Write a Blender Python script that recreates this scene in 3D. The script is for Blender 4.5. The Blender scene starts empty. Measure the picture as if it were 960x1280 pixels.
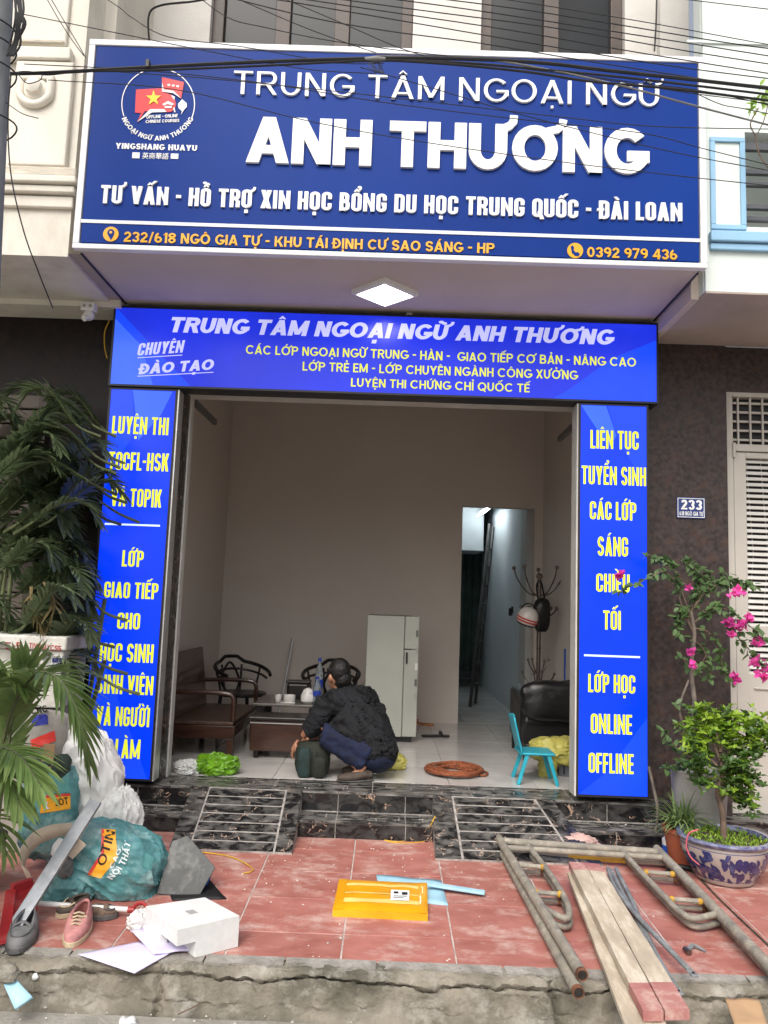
import bpy, bmesh, math, random, unicodedata
from mathutils import Vector, Matrix, Euler, noise
from mathutils.bvhtree import BVHTree
random.seed(7)
R = math.radians
SC = bpy.context.scene
COL = SC.collection

# ---------------------------------------------------------------- camera
CAMZ = 1.18
PITCH, ROLL, YAW, FPX = R(6.74), R(2.05), R(.52), 1000.0
cam_data = bpy.data.cameras.new("camera")
cam = bpy.data.objects.new("camera", cam_data)
COL.objects.link(cam)
cam.location = (0, 0, CAMZ)
cam.matrix_world = Matrix.Translation((0, 0, CAMZ)) @ Matrix.Rotation(YAW, 4, 'Z') @ Matrix.Rotation(R(90) + PITCH, 4, 'X') @ Matrix.Rotation(ROLL, 4, 'Z')
cam_data.sensor_fit = 'VERTICAL'
cam_data.sensor_height = 36
cam_data.lens = FPX / 1280 * 36
cam_data.clip_start = .05
cam_data.clip_end = 2000
SC.camera = cam

# ---------------------------------------------------------------- light
SUN_EL, SUN_AZ = R(48), R(196)      # high soft sun behind the viewer, veiled by cloud
world = bpy.data.worlds.new("World")
SC.world = world
world.use_nodes = True
wn = world.node_tree
bgn = wn.nodes['Background']
sky = wn.nodes.new('ShaderNodeTexSky')
sky.sky_type = 'NISHITA'
sky.sun_disc = False
sky.sun_elevation = SUN_EL
sky.sun_rotation = SUN_AZ
sky.dust_density = 6.0
sky.air_density = 1.0
hs = wn.nodes.new('ShaderNodeHueSaturation')
hs.inputs['Saturation'].default_value = .45
wn.links.new(sky.outputs[0], hs.inputs['Color'])
wn.links.new(hs.outputs[0], bgn.inputs[0])
bgn.inputs[1].default_value = .15
sl = bpy.data.lights.new("sun", 'SUN')
sl.energy = 1.0
sl.angle = R(40)
sl.color = (1, .97, .92)
sun = bpy.data.objects.new("sun", sl)
COL.objects.link(sun)
sdir = Vector((math.sin(SUN_AZ) * math.cos(SUN_EL), math.cos(SUN_AZ) * math.cos(SUN_EL), math.sin(SUN_EL)))
sun.rotation_euler = sdir.to_track_quat('Z', 'Y').to_euler()
SC.view_settings.view_transform = 'Standard'
SC.view_settings.look = 'None'
SC.view_settings.exposure = .52
SC.view_settings.gamma = 1

# ---------------------------------------------------------------- where things stand (surveyed from the lens)
def ray(px, py):
    x, y = (px - 480) / FPX, -(py - 640) / FPX
    c, s = math.cos(ROLL), math.sin(ROLL); X, Z = c * x - s * y, s * x + c * y
    c, s = math.cos(PITCH), math.sin(PITCH); F, U = c - s * Z, s + c * Z
    c, s = math.cos(YAW), math.sin(YAW)
    return Vector((c * X - s * F, s * X + c * F, U))
def at(px, py, Y):
    d = ray(px, py); t = Y / d.y
    return Vector((d.x * t, Y, CAMZ + d.z * t))
def gr(px, py, z=0.0):
    d = ray(px, py); t = (z - CAMZ) / d.z
    return Vector((d.x * t, d.y * t, z))
def zp(y):                      # the pavement falls a little to the kerb
    return -.225 - (5.05 - y) * .035
def pv(px, py, h=0.0):
    z = -.25
    for _ in range(6):
        p = gr(px, py, z + h); z = zp(p.y)
    return Vector((p.x, p.y, z + h))

# ---------------------------------------------------------------- materials
def mat(name, col, rough=.6, var=.12, scale=6.0, bump=.1, bscale=60.0, metal=0.0, col2=None, dirt=None, damt=.4, dscale=3.0,
        stretch=None, emis=None, estr=0.0, alpha=1.0, trans=0.0, spec=.5, coat=0.0, rvar=.1, detail=6.0, randobj=0.0, ior=1.45):
    m = bpy.data.materials.new(name); m.use_nodes = True
    nt = m.node_tree; N = nt.nodes; L = nt.links
    b = N['Principled BSDF']
    geo = N.new('ShaderNodeNewGeometry')
    vec = geo.outputs['Position']
    if stretch:
        mp = N.new('ShaderNodeMapping'); mp.inputs['Scale'].default_value = stretch
        L.new(vec, mp.inputs['Vector']); vec = mp.outputs[0]
    n1 = N.new('ShaderNodeTexNoise'); n1.inputs['Scale'].default_value = scale; n1.inputs['Detail'].default_value = detail
    L.new(vec, n1.inputs['Vector'])
    c = Vector(col[:3]); c2 = Vector(col2[:3]) if col2 else c * (1 - 2 * var)
    hi = c * (1 + var) if not col2 else c
    cr = N.new('ShaderNodeValToRGB')
    cr.color_ramp.elements[0].position = .32; cr.color_ramp.elements[1].position = .68
    cr.color_ramp.elements[0].color = (*c2, 1); cr.color_ramp.elements[1].color = (*[min(1, k) for k in hi], 1)
    L.new(n1.outputs['Fac'], cr.inputs['Fac'])
    out = cr.outputs['Color']
    if randobj:
        oi = N.new('ShaderNodeObjectInfo'); mr = N.new('ShaderNodeMapRange')
        mr.inputs['To Min'].default_value = 1 - randobj; mr.inputs['To Max'].default_value = 1 + randobj
        L.new(oi.outputs['Random'], mr.inputs['Value'])
        vm = N.new('ShaderNodeVectorMath'); vm.operation = 'SCALE'
        L.new(out, vm.inputs[0]); L.new(mr.outputs[0], vm.inputs['Scale']); out = vm.outputs[0]
    if dirt:
        n2 = N.new('ShaderNodeTexNoise'); n2.inputs['Scale'].default_value = dscale; n2.inputs['Detail'].default_value = 9; n2.inputs['Roughness'].default_value = .7
        L.new(vec, n2.inputs['Vector'])
        r2 = N.new('ShaderNodeMapRange'); r2.inputs['From Min'].default_value = .5; r2.inputs['From Max'].default_value = .68; r2.inputs['To Max'].default_value = damt
        L.new(n2.outputs['Fac'], r2.inputs['Value'])
        mx = N.new('ShaderNodeMixRGB'); mx.inputs['Color2'].default_value = (*dirt, 1)
        L.new(r2.outputs[0], mx.inputs['Fac']); L.new(out, mx.inputs['Color1']); out = mx.outputs[0]
    L.new(out, b.inputs['Base Color'])
    rr = N.new('ShaderNodeMapRange'); rr.inputs['To Min'].default_value = max(.02, rough - rvar); rr.inputs['To Max'].default_value = min(1, rough + rvar)
    L.new(n1.outputs['Fac'], rr.inputs['Value']); L.new(rr.outputs[0], b.inputs['Roughness'])
    if bump:
        n3 = N.new('ShaderNodeTexNoise'); n3.inputs['Scale'].default_value = bscale; n3.inputs['Detail'].default_value = 5
        L.new(vec, n3.inputs['Vector'])
        bp = N.new('ShaderNodeBump'); bp.inputs['Strength'].default_value = bump; bp.inputs['Distance'].default_value = .01
        L.new(n3.outputs['Fac'], bp.inputs['Height']); L.new(bp.outputs[0], b.inputs['Normal'])
    b.inputs['Metallic'].default_value = metal
    b.inputs['Specular IOR Level'].default_value = spec
    b.inputs['Coat Weight'].default_value = coat
    b.inputs['Transmission Weight'].default_value = trans
    b.inputs['IOR'].default_value = ior
    b.inputs['Alpha'].default_value = alpha
    if emis:
        b.inputs['Emission Color'].default_value = (*emis, 1); b.inputs['Emission Strength'].default_value = estr
    return m

def veined(name, base, vein, dust, vscale=9.0, vwidth=.012, vmask=.5, damt=.35, rough=.25, dscale=7.0, dstretch=(1, 4, 1), cloud=.5):
    """polished stone with thin broken veins and smears of site dust"""
    m = mat(name, base, rough, var=cloud * .5, scale=5, bump=.03, bscale=120, rvar=.12)
    nt = m.node_tree; N = nt.nodes; L = nt.links; b = N['Principled BSDF']
    src = b.inputs['Base Color'].links[0].from_socket
    geo = N.new('ShaderNodeNewGeometry')
    def nz(s, d=4, st=None):
        n = N.new('ShaderNodeTexNoise'); n.inputs['Scale'].default_value = s; n.inputs['Detail'].default_value = d; n.inputs['Distortion'].default_value = .8
        if st:
            mp = N.new('ShaderNodeMapping'); mp.inputs['Scale'].default_value = st; L.new(geo.outputs['Position'], mp.inputs[0]); L.new(mp.outputs[0], n.inputs['Vector'])
        else: L.new(geo.outputs['Position'], n.inputs['Vector'])
        return n.outputs['Fac']
    def mth(op, a, v):
        k = N.new('ShaderNodeMath'); k.operation = op; L.new(a, k.inputs[0])
        if isinstance(v, (int, float)): k.inputs[1].default_value = v
        else: L.new(v, k.inputs[1])
        return k.outputs[0]
    d = mth('ABSOLUTE', mth('SUBTRACT', nz(vscale, 3), .5), 0)
    line = mth('LESS_THAN', d, vwidth)
    line = mth('MULTIPLY', line, mth('GREATER_THAN', nz(vscale * .8, 2), vmask))
    mx = N.new('ShaderNodeMixRGB'); mx.inputs['Color2'].default_value = (*vein, 1)
    L.new(line, mx.inputs['Fac']); L.new(src, mx.inputs['Color1'])
    r2 = N.new('ShaderNodeMapRange'); r2.inputs['From Min'].default_value = .42; r2.inputs['From Max'].default_value = .72; r2.inputs['To Max'].default_value = damt
    L.new(nz(dscale, 10, dstretch), r2.inputs['Value'])
    mx2 = N.new('ShaderNodeMixRGB'); mx2.inputs['Color2'].default_value = (*dust, 1)
    L.new(r2.outputs[0], mx2.inputs['Fac']); L.new(mx.outputs[0], mx2.inputs['Color1']); L.new(mx2.outputs[0], b.inputs['Base Color'])
    rg = N.new('ShaderNodeMapRange'); rg.inputs['To Min'].default_value = rough; rg.inputs['To Max'].default_value = .8
    L.new(r2.outputs[0], rg.inputs['Value']); rg.inputs['From Max'].default_value = max(damt, .01); L.new(rg.outputs[0], b.inputs['Roughness'])
    return m

def leafmat(name, col, col2, tr=.35, rough=.45, scale=8):
    m = mat(name, col, rough, col2=col2, scale=scale, bump=0, randobj=.22)
    nt = m.node_tree; N = nt.nodes; L = nt.links; b = N['Principled BSDF']
    t = N.new('ShaderNodeBsdfTranslucent'); mx = N.new('ShaderNodeMixShader'); mx.inputs[0].default_value = tr
    L.new(b.inputs['Base Color'].links[0].from_socket, t.inputs['Color'])
    o = N['Material Output']
    L.new(b.outputs[0], mx.inputs[1]); L.new(t.outputs[0], mx.inputs[2]); L.new(mx.outputs[0], o.inputs['Surface'])
    return m
def glow(name, col, s):
    m = bpy.data.materials.new(name); m.use_nodes = True
    b = m.node_tree.nodes['Principled BSDF']
    b.inputs['Base Color'].default_value = (*[k * .4 for k in col], 1); b.inputs['Roughness'].default_value = .25
    b.inputs['Specular IOR Level'].default_value = .3
    b.inputs['Emission Color'].default_value = (*col, 1); b.inputs['Emission Strength'].default_value = s
    if s < 2:       # backlit film: the tubes behind it light it a little unevenly
        N = m.node_tree.nodes; L = m.node_tree.links; geo = N.new('ShaderNodeNewGeometry'); n = N.new('ShaderNodeTexNoise'); n.inputs['Scale'].default_value = 2.6; n.inputs['Detail'].default_value = 2
        mr = N.new('ShaderNodeMapRange'); mr.inputs['From Min'].default_value = .3; mr.inputs['From Max'].default_value = .7; mr.inputs['To Min'].default_value = s * .84; mr.inputs['To Max'].default_value = s * 1.12
        L.new(geo.outputs['Position'], n.inputs['Vector']); L.new(n.outputs['Fac'], mr.inputs['Value']); L.new(mr.outputs[0], b.inputs['Emission Strength'])
    return m

M = dict(
    cream=mat('cream_render', (.72, .68, .60), .8, .06, 2.5, .25, 50, dirt=(.36, .3, .22), damt=.4, dscale=2.2, stretch=(1, 1, .5)),
    cream_old=mat('flaking_render', (.62, .57, .48), .85, .12, 8, .5, 40, dirt=(.28, .2, .13), damt=.7, dscale=5, stretch=(.5, .5, 2)),
    shopwall=mat('shop_render', (.66, .635, .595), .85, .05, 2, .2, 60, dirt=(.4, .37, .33), damt=.3, dscale=1.7),
    white_n=mat('white_neighbour_paint', (.66, .72, .69), .75, .03, 1.5, .15, 60, dirt=(.5, .53, .5), damt=.25, dscale=1.3, stretch=(1, 1, .4)),
    paleblue=mat('pale_blue_paint', (.27, .47, .66), .6, .05, 3, .1, 60),
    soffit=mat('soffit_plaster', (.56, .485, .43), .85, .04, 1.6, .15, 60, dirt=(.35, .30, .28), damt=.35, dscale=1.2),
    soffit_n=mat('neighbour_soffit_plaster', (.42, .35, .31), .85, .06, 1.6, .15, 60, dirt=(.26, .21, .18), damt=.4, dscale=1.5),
    interior=mat('interior_paint', (.60, .54, .485), .8, .02, 1.2, .08, 60, dirt=(.50, .44, .38), damt=.25, dscale=1.5),
    jambpaint=mat('frame_paint', (.55, .54, .51), .5, .05, 6, .1, 60, dirt=(.3, .28, .25), damt=.3, dscale=8),
    alu=mat('aluminium', (.62, .62, .62), .35, .05, 10, .05, 80, metal=.7),
    sheet=mat('galvanised_strip', (.36, .38, .41), .45, .1, 9, .1, 70, metal=.55, dirt=(.6, .6, .58), damt=.5, dscale=12),
    signwhite=mat('sign_white_edge', (.74, .74, .76), .4, .02, 3, .03, 60),
    signblue=mat('sign_blue', (.004, .036, .235), .42, .06, 1.3, .0, 8, spec=.12, col2=(.003, .029, .20)),
    letter=mat('acrylic_white', (.82, .82, .80), .35, .02, 3, .02, 60),
    letterside=mat('acrylic_side', (.5, .5, .5), .5, .02, 3, .02, 60),
    gold=mat('acrylic_amber', (.86, .40, .01), .4, .04, 5, .02, 60),
    logored=mat('logo_red', (.62, .02, .03), .4, .05, 5, 0),
    logoyel=mat('logo_yellow', (.9, .6, .02), .4, .03, 5, 0),
    blackframe=mat('black_frame', (.015, .015, .02), .4, .1, 6, .05, 60),
    boxblue=glow('lightbox_blue', (.0, .040, .92), .72),
    boxblue_b=glow('lightbox_blue_banner', (.012, .030, .66), .72),
    boxblue2=glow('lightbox_blue_light', (.04, .14, .90), .72),
    boxblue3=glow('lightbox_blue_mid', (.008, .062, .90), .72),
    boxyel=glow('lightbox_yellow', (.84, .88, .04), .68),
    boxline=glow('lightbox_pale', (.72, .86, .9), .68),
    boxlav=glow('lightbox_lavender', (.55, .56, .92), .68),
    boxyel2=glow('lightbox_soft_yellow', (.76, .77, .06), .68),
    lampglow=glow('lamp_diffuser', (1, .93, .82), 9.0),
    tubeglow=glow('tube_light', (.85, .95, 1), 30.0),
    plastic_w=mat('white_plastic', (.72, .72, .7), .4, .04, 6, .03, 50),
    plastic_g=mat('grey_plastic', (.35, .34, .33), .45, .06, 6, .03, 50),
    glassdark=mat('dark_window_glass', (.012, .015, .018), .15, .2, 2, 0, rvar=.05, spec=.22),
    brownframe=mat('brown_window_frame', (.075, .055, .045), .5, .15, 10, .1, 60),
    granite_b=veined('black_marble', (.008, .008, .009), (.36, .24, .17), (.26, .245, .22), 11, .010, .55, .17, .14, 11, (1, 1.6, 1.6), cloud=.2),
    granite_top=veined('black_marble_trodden', (.022, .022, .022), (.36, .26, .2), (.36, .34, .31), 11, .008, .58, .70, .22, 16, (.55, 1.5, 1), cloud=.2),
    granite_ramp=veined('black_marble_ramp', (.014, .014, .015), (.36, .26, .2), (.34, .32, .29), 11, .009, .55, .38, .2, 15, (.8, 1.3, 1), cloud=.2),
    pavegrout=mat('paving_grout', (.52, .47, .43), .95, .15, 20, .3, 90, dirt=(.30, .2, .17), damt=.7, dscale=9),
    grout=mat('white_grout', (.36, .335, .31), .9, .2, 20, .3, 90, dirt=(.12, .11, .10), damt=.8, dscale=11),
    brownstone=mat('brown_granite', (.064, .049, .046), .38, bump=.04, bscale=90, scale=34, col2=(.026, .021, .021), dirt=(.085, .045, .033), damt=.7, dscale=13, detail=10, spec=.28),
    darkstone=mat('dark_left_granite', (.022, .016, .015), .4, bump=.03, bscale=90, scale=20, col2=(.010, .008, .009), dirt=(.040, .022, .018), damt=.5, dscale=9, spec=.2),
    redtile=mat('red_paving_tile', (.40, .160, .130), .6, bump=.12, bscale=110, scale=9, col2=(.31, .108, .085), dirt=(.56, .41, .36), damt=.78, dscale=6.0, stretch=(.9, 1.35, 1), randobj=.07),
    concrete=mat('rough_concrete', (.245, .218, .172), .95, bump=1.0, bscale=45, scale=5, col2=(.085, .078, .058), dirt=(.36, .34, .30), damt=.7, dscale=9, detail=11),
    concrete2=mat('kerb_crust', (.34, .32, .29), .95, bump=.8, bscale=50, scale=12, col2=(.20, .185, .16), detail=10),
    road=mat('road_concrete', (.34, .32, .285), .95, bump=.8, bscale=60, scale=7, col2=(.22, .205, .175), dirt=(.12, .11, .09), damt=.5, dscale=4, detail=10),
    floor=mat('polished_floor_tile', (.60, .58, .55), .12, bump=.0, scale=2.2, col2=(.48, .46, .44), dirt=(.38, .36, .34), damt=.45, dscale=3.5, randobj=.03, rvar=.05),
    floorgrout=mat('floor_grout', (.3, .29, .27), .8, .1, 20, .1, 60),
    wood=mat('dark_red_wood', (.055, .020, .010), .35, bump=.05, bscale=60, scale=6, col2=(.028, .010, .006), stretch=(1, 1, 8), coat=.3),
    woodlt=mat('bench_seat_wood', (.09, .05, .035), .4, bump=.05, bscale=60, scale=6, col2=(.05, .027, .02), stretch=(8, 1, 1)),
    wooddk=mat('blackened_wood', (.012, .009, .008), .35, bump=.04, bscale=60, scale=6),
    tableglass=mat('table_top', (.12, .105, .09), .2, .1, 5, .02, 60),
    fridge=mat('fridge_door', (.40, .41, .36), .4, .04, 3, .04, 40),
    fridgeside=mat('fridge_side', (.12, .12, .11), .5, .1, 3, .04, 40),
    rubber=mat('black_rubber', (.012, .012, .012), .6, .2, 8, .1, 60),
    leather=mat('black_leatherette', (.010, .010, .011), .35, .2, 6, .15, 40),
    chrome=mat('rack_metal', (.20, .165, .145), .3, .1, 10, 0, metal=.9),
    shirt=mat('black_shirt', (.007, .0075, .010), .85, .2, 12, .3, 60),
    jeans=mat('blue_jeans', (.007, .012, .040), .85, .25, 25, .3, 160),
    skin=mat('skin', (.36, .17, .10), .5, .1, 12, .05, 80),
    hair=mat('black_hair', (.006, .005, .005), .5, .3, 60, .5, 200, stretch=(1, 1, .25)),
    shoebrown=mat('brown_shoe', (.07, .052, .04), .7, .2, 20, .2, 80),
    pack=mat('olive_backpack', (.016, .020, .012), .8, .2, 20, .3, 90),
    packteal=mat('backpack_teal_panel', (.014, .032, .030), .8, .2, 20, .3, 90),
    turq=mat('turquoise_plastic', (.02, .33, .43), .35, .04, 6, .03, 50),
    bluepl=mat('blue_plastic', (.01, .08, .40), .4, .06, 6, .03, 50),
    rope=mat('orange_rope', (.26, .075, .03), .75, .3, 60, .3, 120),
    yellowbag=mat('yellow_bag', (.46, .42, .10), .5, .2, 10, .3, 40),
    basket=mat('grey_basket', (.11, .12, .14), .6, .1, 10, .1, 60),
    greenbag=mat('green_bag', (.18, .42, .015), .3, .2, 10, .2, 40, trans=.35),
    clearbag=mat('clear_bag', (.78, .78, .76), .25, .05, 10, .3, 40, trans=.25, ior=1.1),
    whitebag=mat('white_bag', (.86, .85, .82), .35, .06, 7, .35, 25),
    teal=mat('teal_woven_sack', (.085, .245, .255), .36, .2, 9, .6, 35, dirt=(.32, .42, .41), damt=.75, dscale=8),
    teallt=mat('teal_sack_face', (.10, .30, .29), .45, .12, 5, .25, 30),
    sackin=mat('sack_mouth_dark', (.05, .06, .06), .6, .2, 9, .2, 40),
    foam=mat('polystyrene', (.66, .66, .65), .8, .03, 30, .25, 200, dirt=(.55, .52, .48), damt=.35, dscale=6),
    foamold=mat('grubby_polystyrene', (.60, .59, .54), .85, .08, 12, .25, 160, dirt=(.34, .31, .26), damt=.5, dscale=5),
    inkred=mat('red_ink', (.45, .03, .03), .8, .3, 60, 0),
    inkblue=mat('blue_ink', (.03, .04, .3), .8, .3, 60, 0),
    inkblack=mat('black_ink', (.02, .02, .02), .8, .3, 60, 0),
    card=mat('cardboard', (.42, .27, .15), .9, .08, 8, .1, 60, dirt=(.3, .2, .12), damt=.4, dscale=7),
    cardgrey=mat('grey_carton', (.30, .28, .25), .9, .12, 8, .1, 60, dirt=(.18, .16, .14), damt=.5, dscale=7),
    beige=mat('beige_strip', (.68, .58, .45), .7, .06, 8, .1, 60, dirt=(.3, .25, .2), damt=.3, dscale=12),
    red=mat('red_plastic', (.36, .018, .022), .45, .1, 8, .08, 50, dirt=(.45, .2, .18), damt=.3, dscale=12),
    whitepole=mat('white_handle', (.70, .70, .68), .4, .05, 10, .03, 50, dirt=(.4, .38, .36), damt=.4, dscale=20),
    greysuede=mat('grey_suede', (.17, .17, .17), .85, .12, 20, .3, 120),
    greysole=mat('dark_sole', (.10, .10, .10), .8, .15, 20, .3, 90),
    pinkcanvas=mat('pink_canvas', (.50, .22, .21), .85, .12, 30, .3, 160),
    solecream=mat('cream_sole', (.52, .42, .28), .75, .12, 20, .15, 90),
    paper=mat('lilac_paper', (.60, .55, .74), .8, .03, 4, .03, 50),
    papershade=mat('white_paper', (.75, .75, .75), .8, .03, 4, .03, 50),
    slab=mat('dark_slate', (.085, .09, .088), .6, .2, 6, .15, 60, dirt=(.3, .3, .28), damt=.5, dscale=9),
    blackcloth=mat('black_sheet', (.012, .012, .013), .6, .2, 6, .15, 60),
    ylfoam=mat('yellow_parcel', (.80, .36, .006), .35, .08, 5, .12, 30, coat=.4),
    ylband=mat('parcel_tape', (.86, .66, .2), .35, .06, 8, .1, 40, coat=.5),
    bluefoam=mat('pale_blue_foam', (.34, .58, .70), .8, .06, 9, .2, 60, dirt=(.5, .52, .52), damt=.5, dscale=9),
    pipe=mat('dusty_steel_pipe', (.30, .27, .215), .75, bump=.35, bscale=70, scale=14, col2=(.19, .175, .15), dirt=(.46, .42, .34), damt=.75, dscale=16, metal=.1),
    pipegr=mat('grey_brace_pipe', (.25, .27, .28), .65, bump=.25, bscale=70, scale=14, col2=(.17, .18, .185), dirt=(.42, .42, .4), damt=.6, dscale=16, metal=.2),
    pipeyl=mat('yellow_painted_pipe', (.55, .30, .02), .6, bump=.2, bscale=70, scale=14, col2=(.35, .2, .04)),
    rust=mat('rust', (.17, .07, .035), .9, .3, 30, .3, 90),
    pipein=mat('pipe_inside', (.02, .016, .014), .9, .3, 30, .1, 90),
    board=mat('plaster_dusted_board', (.52, .44, .33), .85, bump=.5, bscale=45, scale=7, col2=(.36, .30, .23), dirt=(.62, .57, .48), damt=.8, dscale=7, stretch=(2.5, .7, 1)),
    boardedge=mat('board_edge', (.42, .34, .25), .85, bump=.3, bscale=45, scale=9, col2=(.3, .235, .17)),
    boardred=mat('board_red_end', (.42, .205, .175), .8, bump=.4, bscale=45, scale=12, col2=(.33, .12, .115), dirt=(.56, .44, .37), damt=.8, dscale=9),
    terracotta=mat('terracotta_plastic', (.36, .095, .045), .5, .08, 8, .08, 50, dirt=(.4, .2, .14), damt=.3, dscale=10),
    porcelain=mat('porcelain', (.36, .30, .27), .12, .05, 6, .0, 50, coat=.8),
    cobalt=mat('cobalt_glaze', (.012, .015, .085), .15, bump=0, scale=22, col2=(.03, .035, .14), coat=.8),
    cobalt2=mat('cobalt_wash', (.025, .03, .12), .15, bump=0, scale=22, col2=(.07, .075, .18), coat=.8),
    potrim=mat('blue_rim_glaze', (.26, .28, .38), .15, bump=0, scale=30, col2=(.035, .045, .17), coat=.8),
    greypot=mat('grey_cement_pot', (.32, .31, .29), .85, .12, 8, .3, 60),
    soil=mat('potting_soil', (.06, .045, .03), .95, .4, 40, .8, 90),
    bark=mat('bark', (.17, .12, .085), .9, bump=.6, bscale=70, scale=18, col2=(.09, .06, .045)),
    barkgrey=mat('grey_bark', (.20, .165, .13), .9, bump=.6, bscale=70, scale=18, col2=(.10, .085, .07)),
    palmdark=leafmat('areca_leaf', (.145, .185, .095), (.062, .095, .045), .3, .35),
    palmlight=leafmat('bright_palm_leaf', (.27, .37, .13), (.13, .22, .06), .35, .35),
    palmstem=mat('palm_stem', (.10, .12, .05), .6, .2, 10, .2, 60),
    palmdry=leafmat('dry_leaf', (.30, .24, .10), (.2, .14, .06), .2, .6),
    bleaf=leafmat('bougainvillea_leaf', (.15, .25, .085), (.075, .14, .05), .3, .45),
    bract=leafmat('pink_bract', (.82, .12, .46), (.66, .05, .32), .35, .6),
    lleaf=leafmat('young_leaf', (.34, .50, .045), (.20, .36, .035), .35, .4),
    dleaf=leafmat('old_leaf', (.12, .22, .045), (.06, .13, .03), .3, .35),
    spider=leafmat('spider_plant_leaf', (.24, .32, .12), (.12, .2, .06), .3, .45),
    moss=mat('moss', (.13, .22, .03), .95, .4, 40, 1.0, 60, dirt=(.24, .34, .04), damt=.7, dscale=30),
    cable=mat('black_cable', (.012, .012, .013), .5, .2, 10, 0),
    cablegrey=mat('grey_cable', (.16, .155, .15), .5, .1, 10, 0),
    polecon=mat('utility_pole_concrete', (.22, .235, .245), .85, .1, 7, .3, 50, stretch=(1, 1, .3), dirt=(.33, .34, .34), damt=.5, dscale=5),
    platblue=mat('enamel_blue', (.015, .035, .18), .25, .05, 6, 0, coat=.5),
    doorbeige=mat('beige_steel_door', (.46, .43, .385), .5, .05, 4, .08, 60, dirt=(.34, .31, .27), damt=.3, dscale=4),
    louvre=mat('louvre_white', (.56, .55, .52), .5, .04, 4, .05, 60),
    doordark=mat('unlit_backing', (.03, .03, .032), .7, .2, 4, 0),  # near-black colour stands in for the shade of unlit rooms
    railgrey=mat('dark_grey_rail', (.09, .095, .105), .4, .1, 6, .03, 50, metal=.3),
    shutterbr=mat('bronze_shutter', (.12, .095, .078), .55, .1, 5, .08, 50),
    helmet=mat('helmet_white', (.66, .62, .57), .3, .04, 6, 0, coat=.5),
    redstripe=mat('red_stripe', (.5, .03, .02), .35, .05, 6, 0),
    ladder=mat('ladder_dark', (.05, .045, .04), .5, .2, 8, .05, 50),
    curtain=mat('green_curtain', (.035, .055, .045), .8, .2, 5, .1, 50),
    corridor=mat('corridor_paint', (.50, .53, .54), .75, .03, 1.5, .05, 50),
    corridor2=mat('corridor_paint_shaded_side', (.42, .42, .40), .75, .03, 1.5, .05, 50),  # darker copy of the corridor paint, shade put into the colour
    clearplastic=mat('clear_bottle', (.55, .6, .62), .1, .05, 6, 0, trans=.75, ior=1.2),
    bottlelabel=mat('blue_label', (.02, .05, .35), .5, .1, 20, 0),
    ceramic=mat('white_ceramic', (.7, .68, .65), .2, .03, 6, 0),
    yellowwire=mat('yellow_wire', (.60, .36, .02), .6, .1, 20, 0),
    greenpl=mat('green_plastic', (.01, .30, .12), .4, .1, 6, 0),
    hose=mat('pink_cord', (.62, .12, .16), .6, .1, 6, 0),
    brassorange=mat('sack_orange_print', (.85, .38, .02), .5, .08, 20, .1, 60),
    sackred=mat('sack_red_print', (.65, .04, .03), .5, .08, 20, .1, 60),
    sackwhite=mat('sack_white_print', (.7, .78, .78), .5, .08, 20, .1, 60),
    dust=mat('plaster_dust', (.66, .62, .57), .95, .1, 20, .5, 60),
    debris=mat('plaster_chips', (.62, .58, .53), .95, .2, 20, .5, 60),
    orangewaste=mat('peel_orange', (.5, .2, .08), .7, .2, 20, .2, 60),
    pinkplastic=mat('dusty_pink_plastic', (.50, .33, .29), .5, .12, 14, .35, 40),
)

def sheen_through(m, k):
    """thin film: lets some light through"""
    nt = m.node_tree; N = nt.nodes; L = nt.links; b = N['Principled BSDF']; t = N.new('ShaderNodeBsdfTranslucent'); t.inputs['Color'].default_value = (.8, .8, .78, 1)
    mx = N.new('ShaderNodeMixShader'); mx.inputs[0].default_value = k
    L.new(b.outputs[0], mx.inputs[1]); L.new(t.outputs[0], mx.inputs[2]); L.new(mx.outputs[0], N['Material Output'].inputs['Surface'])
sheen_through(M['whitebag'], .15)
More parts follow.
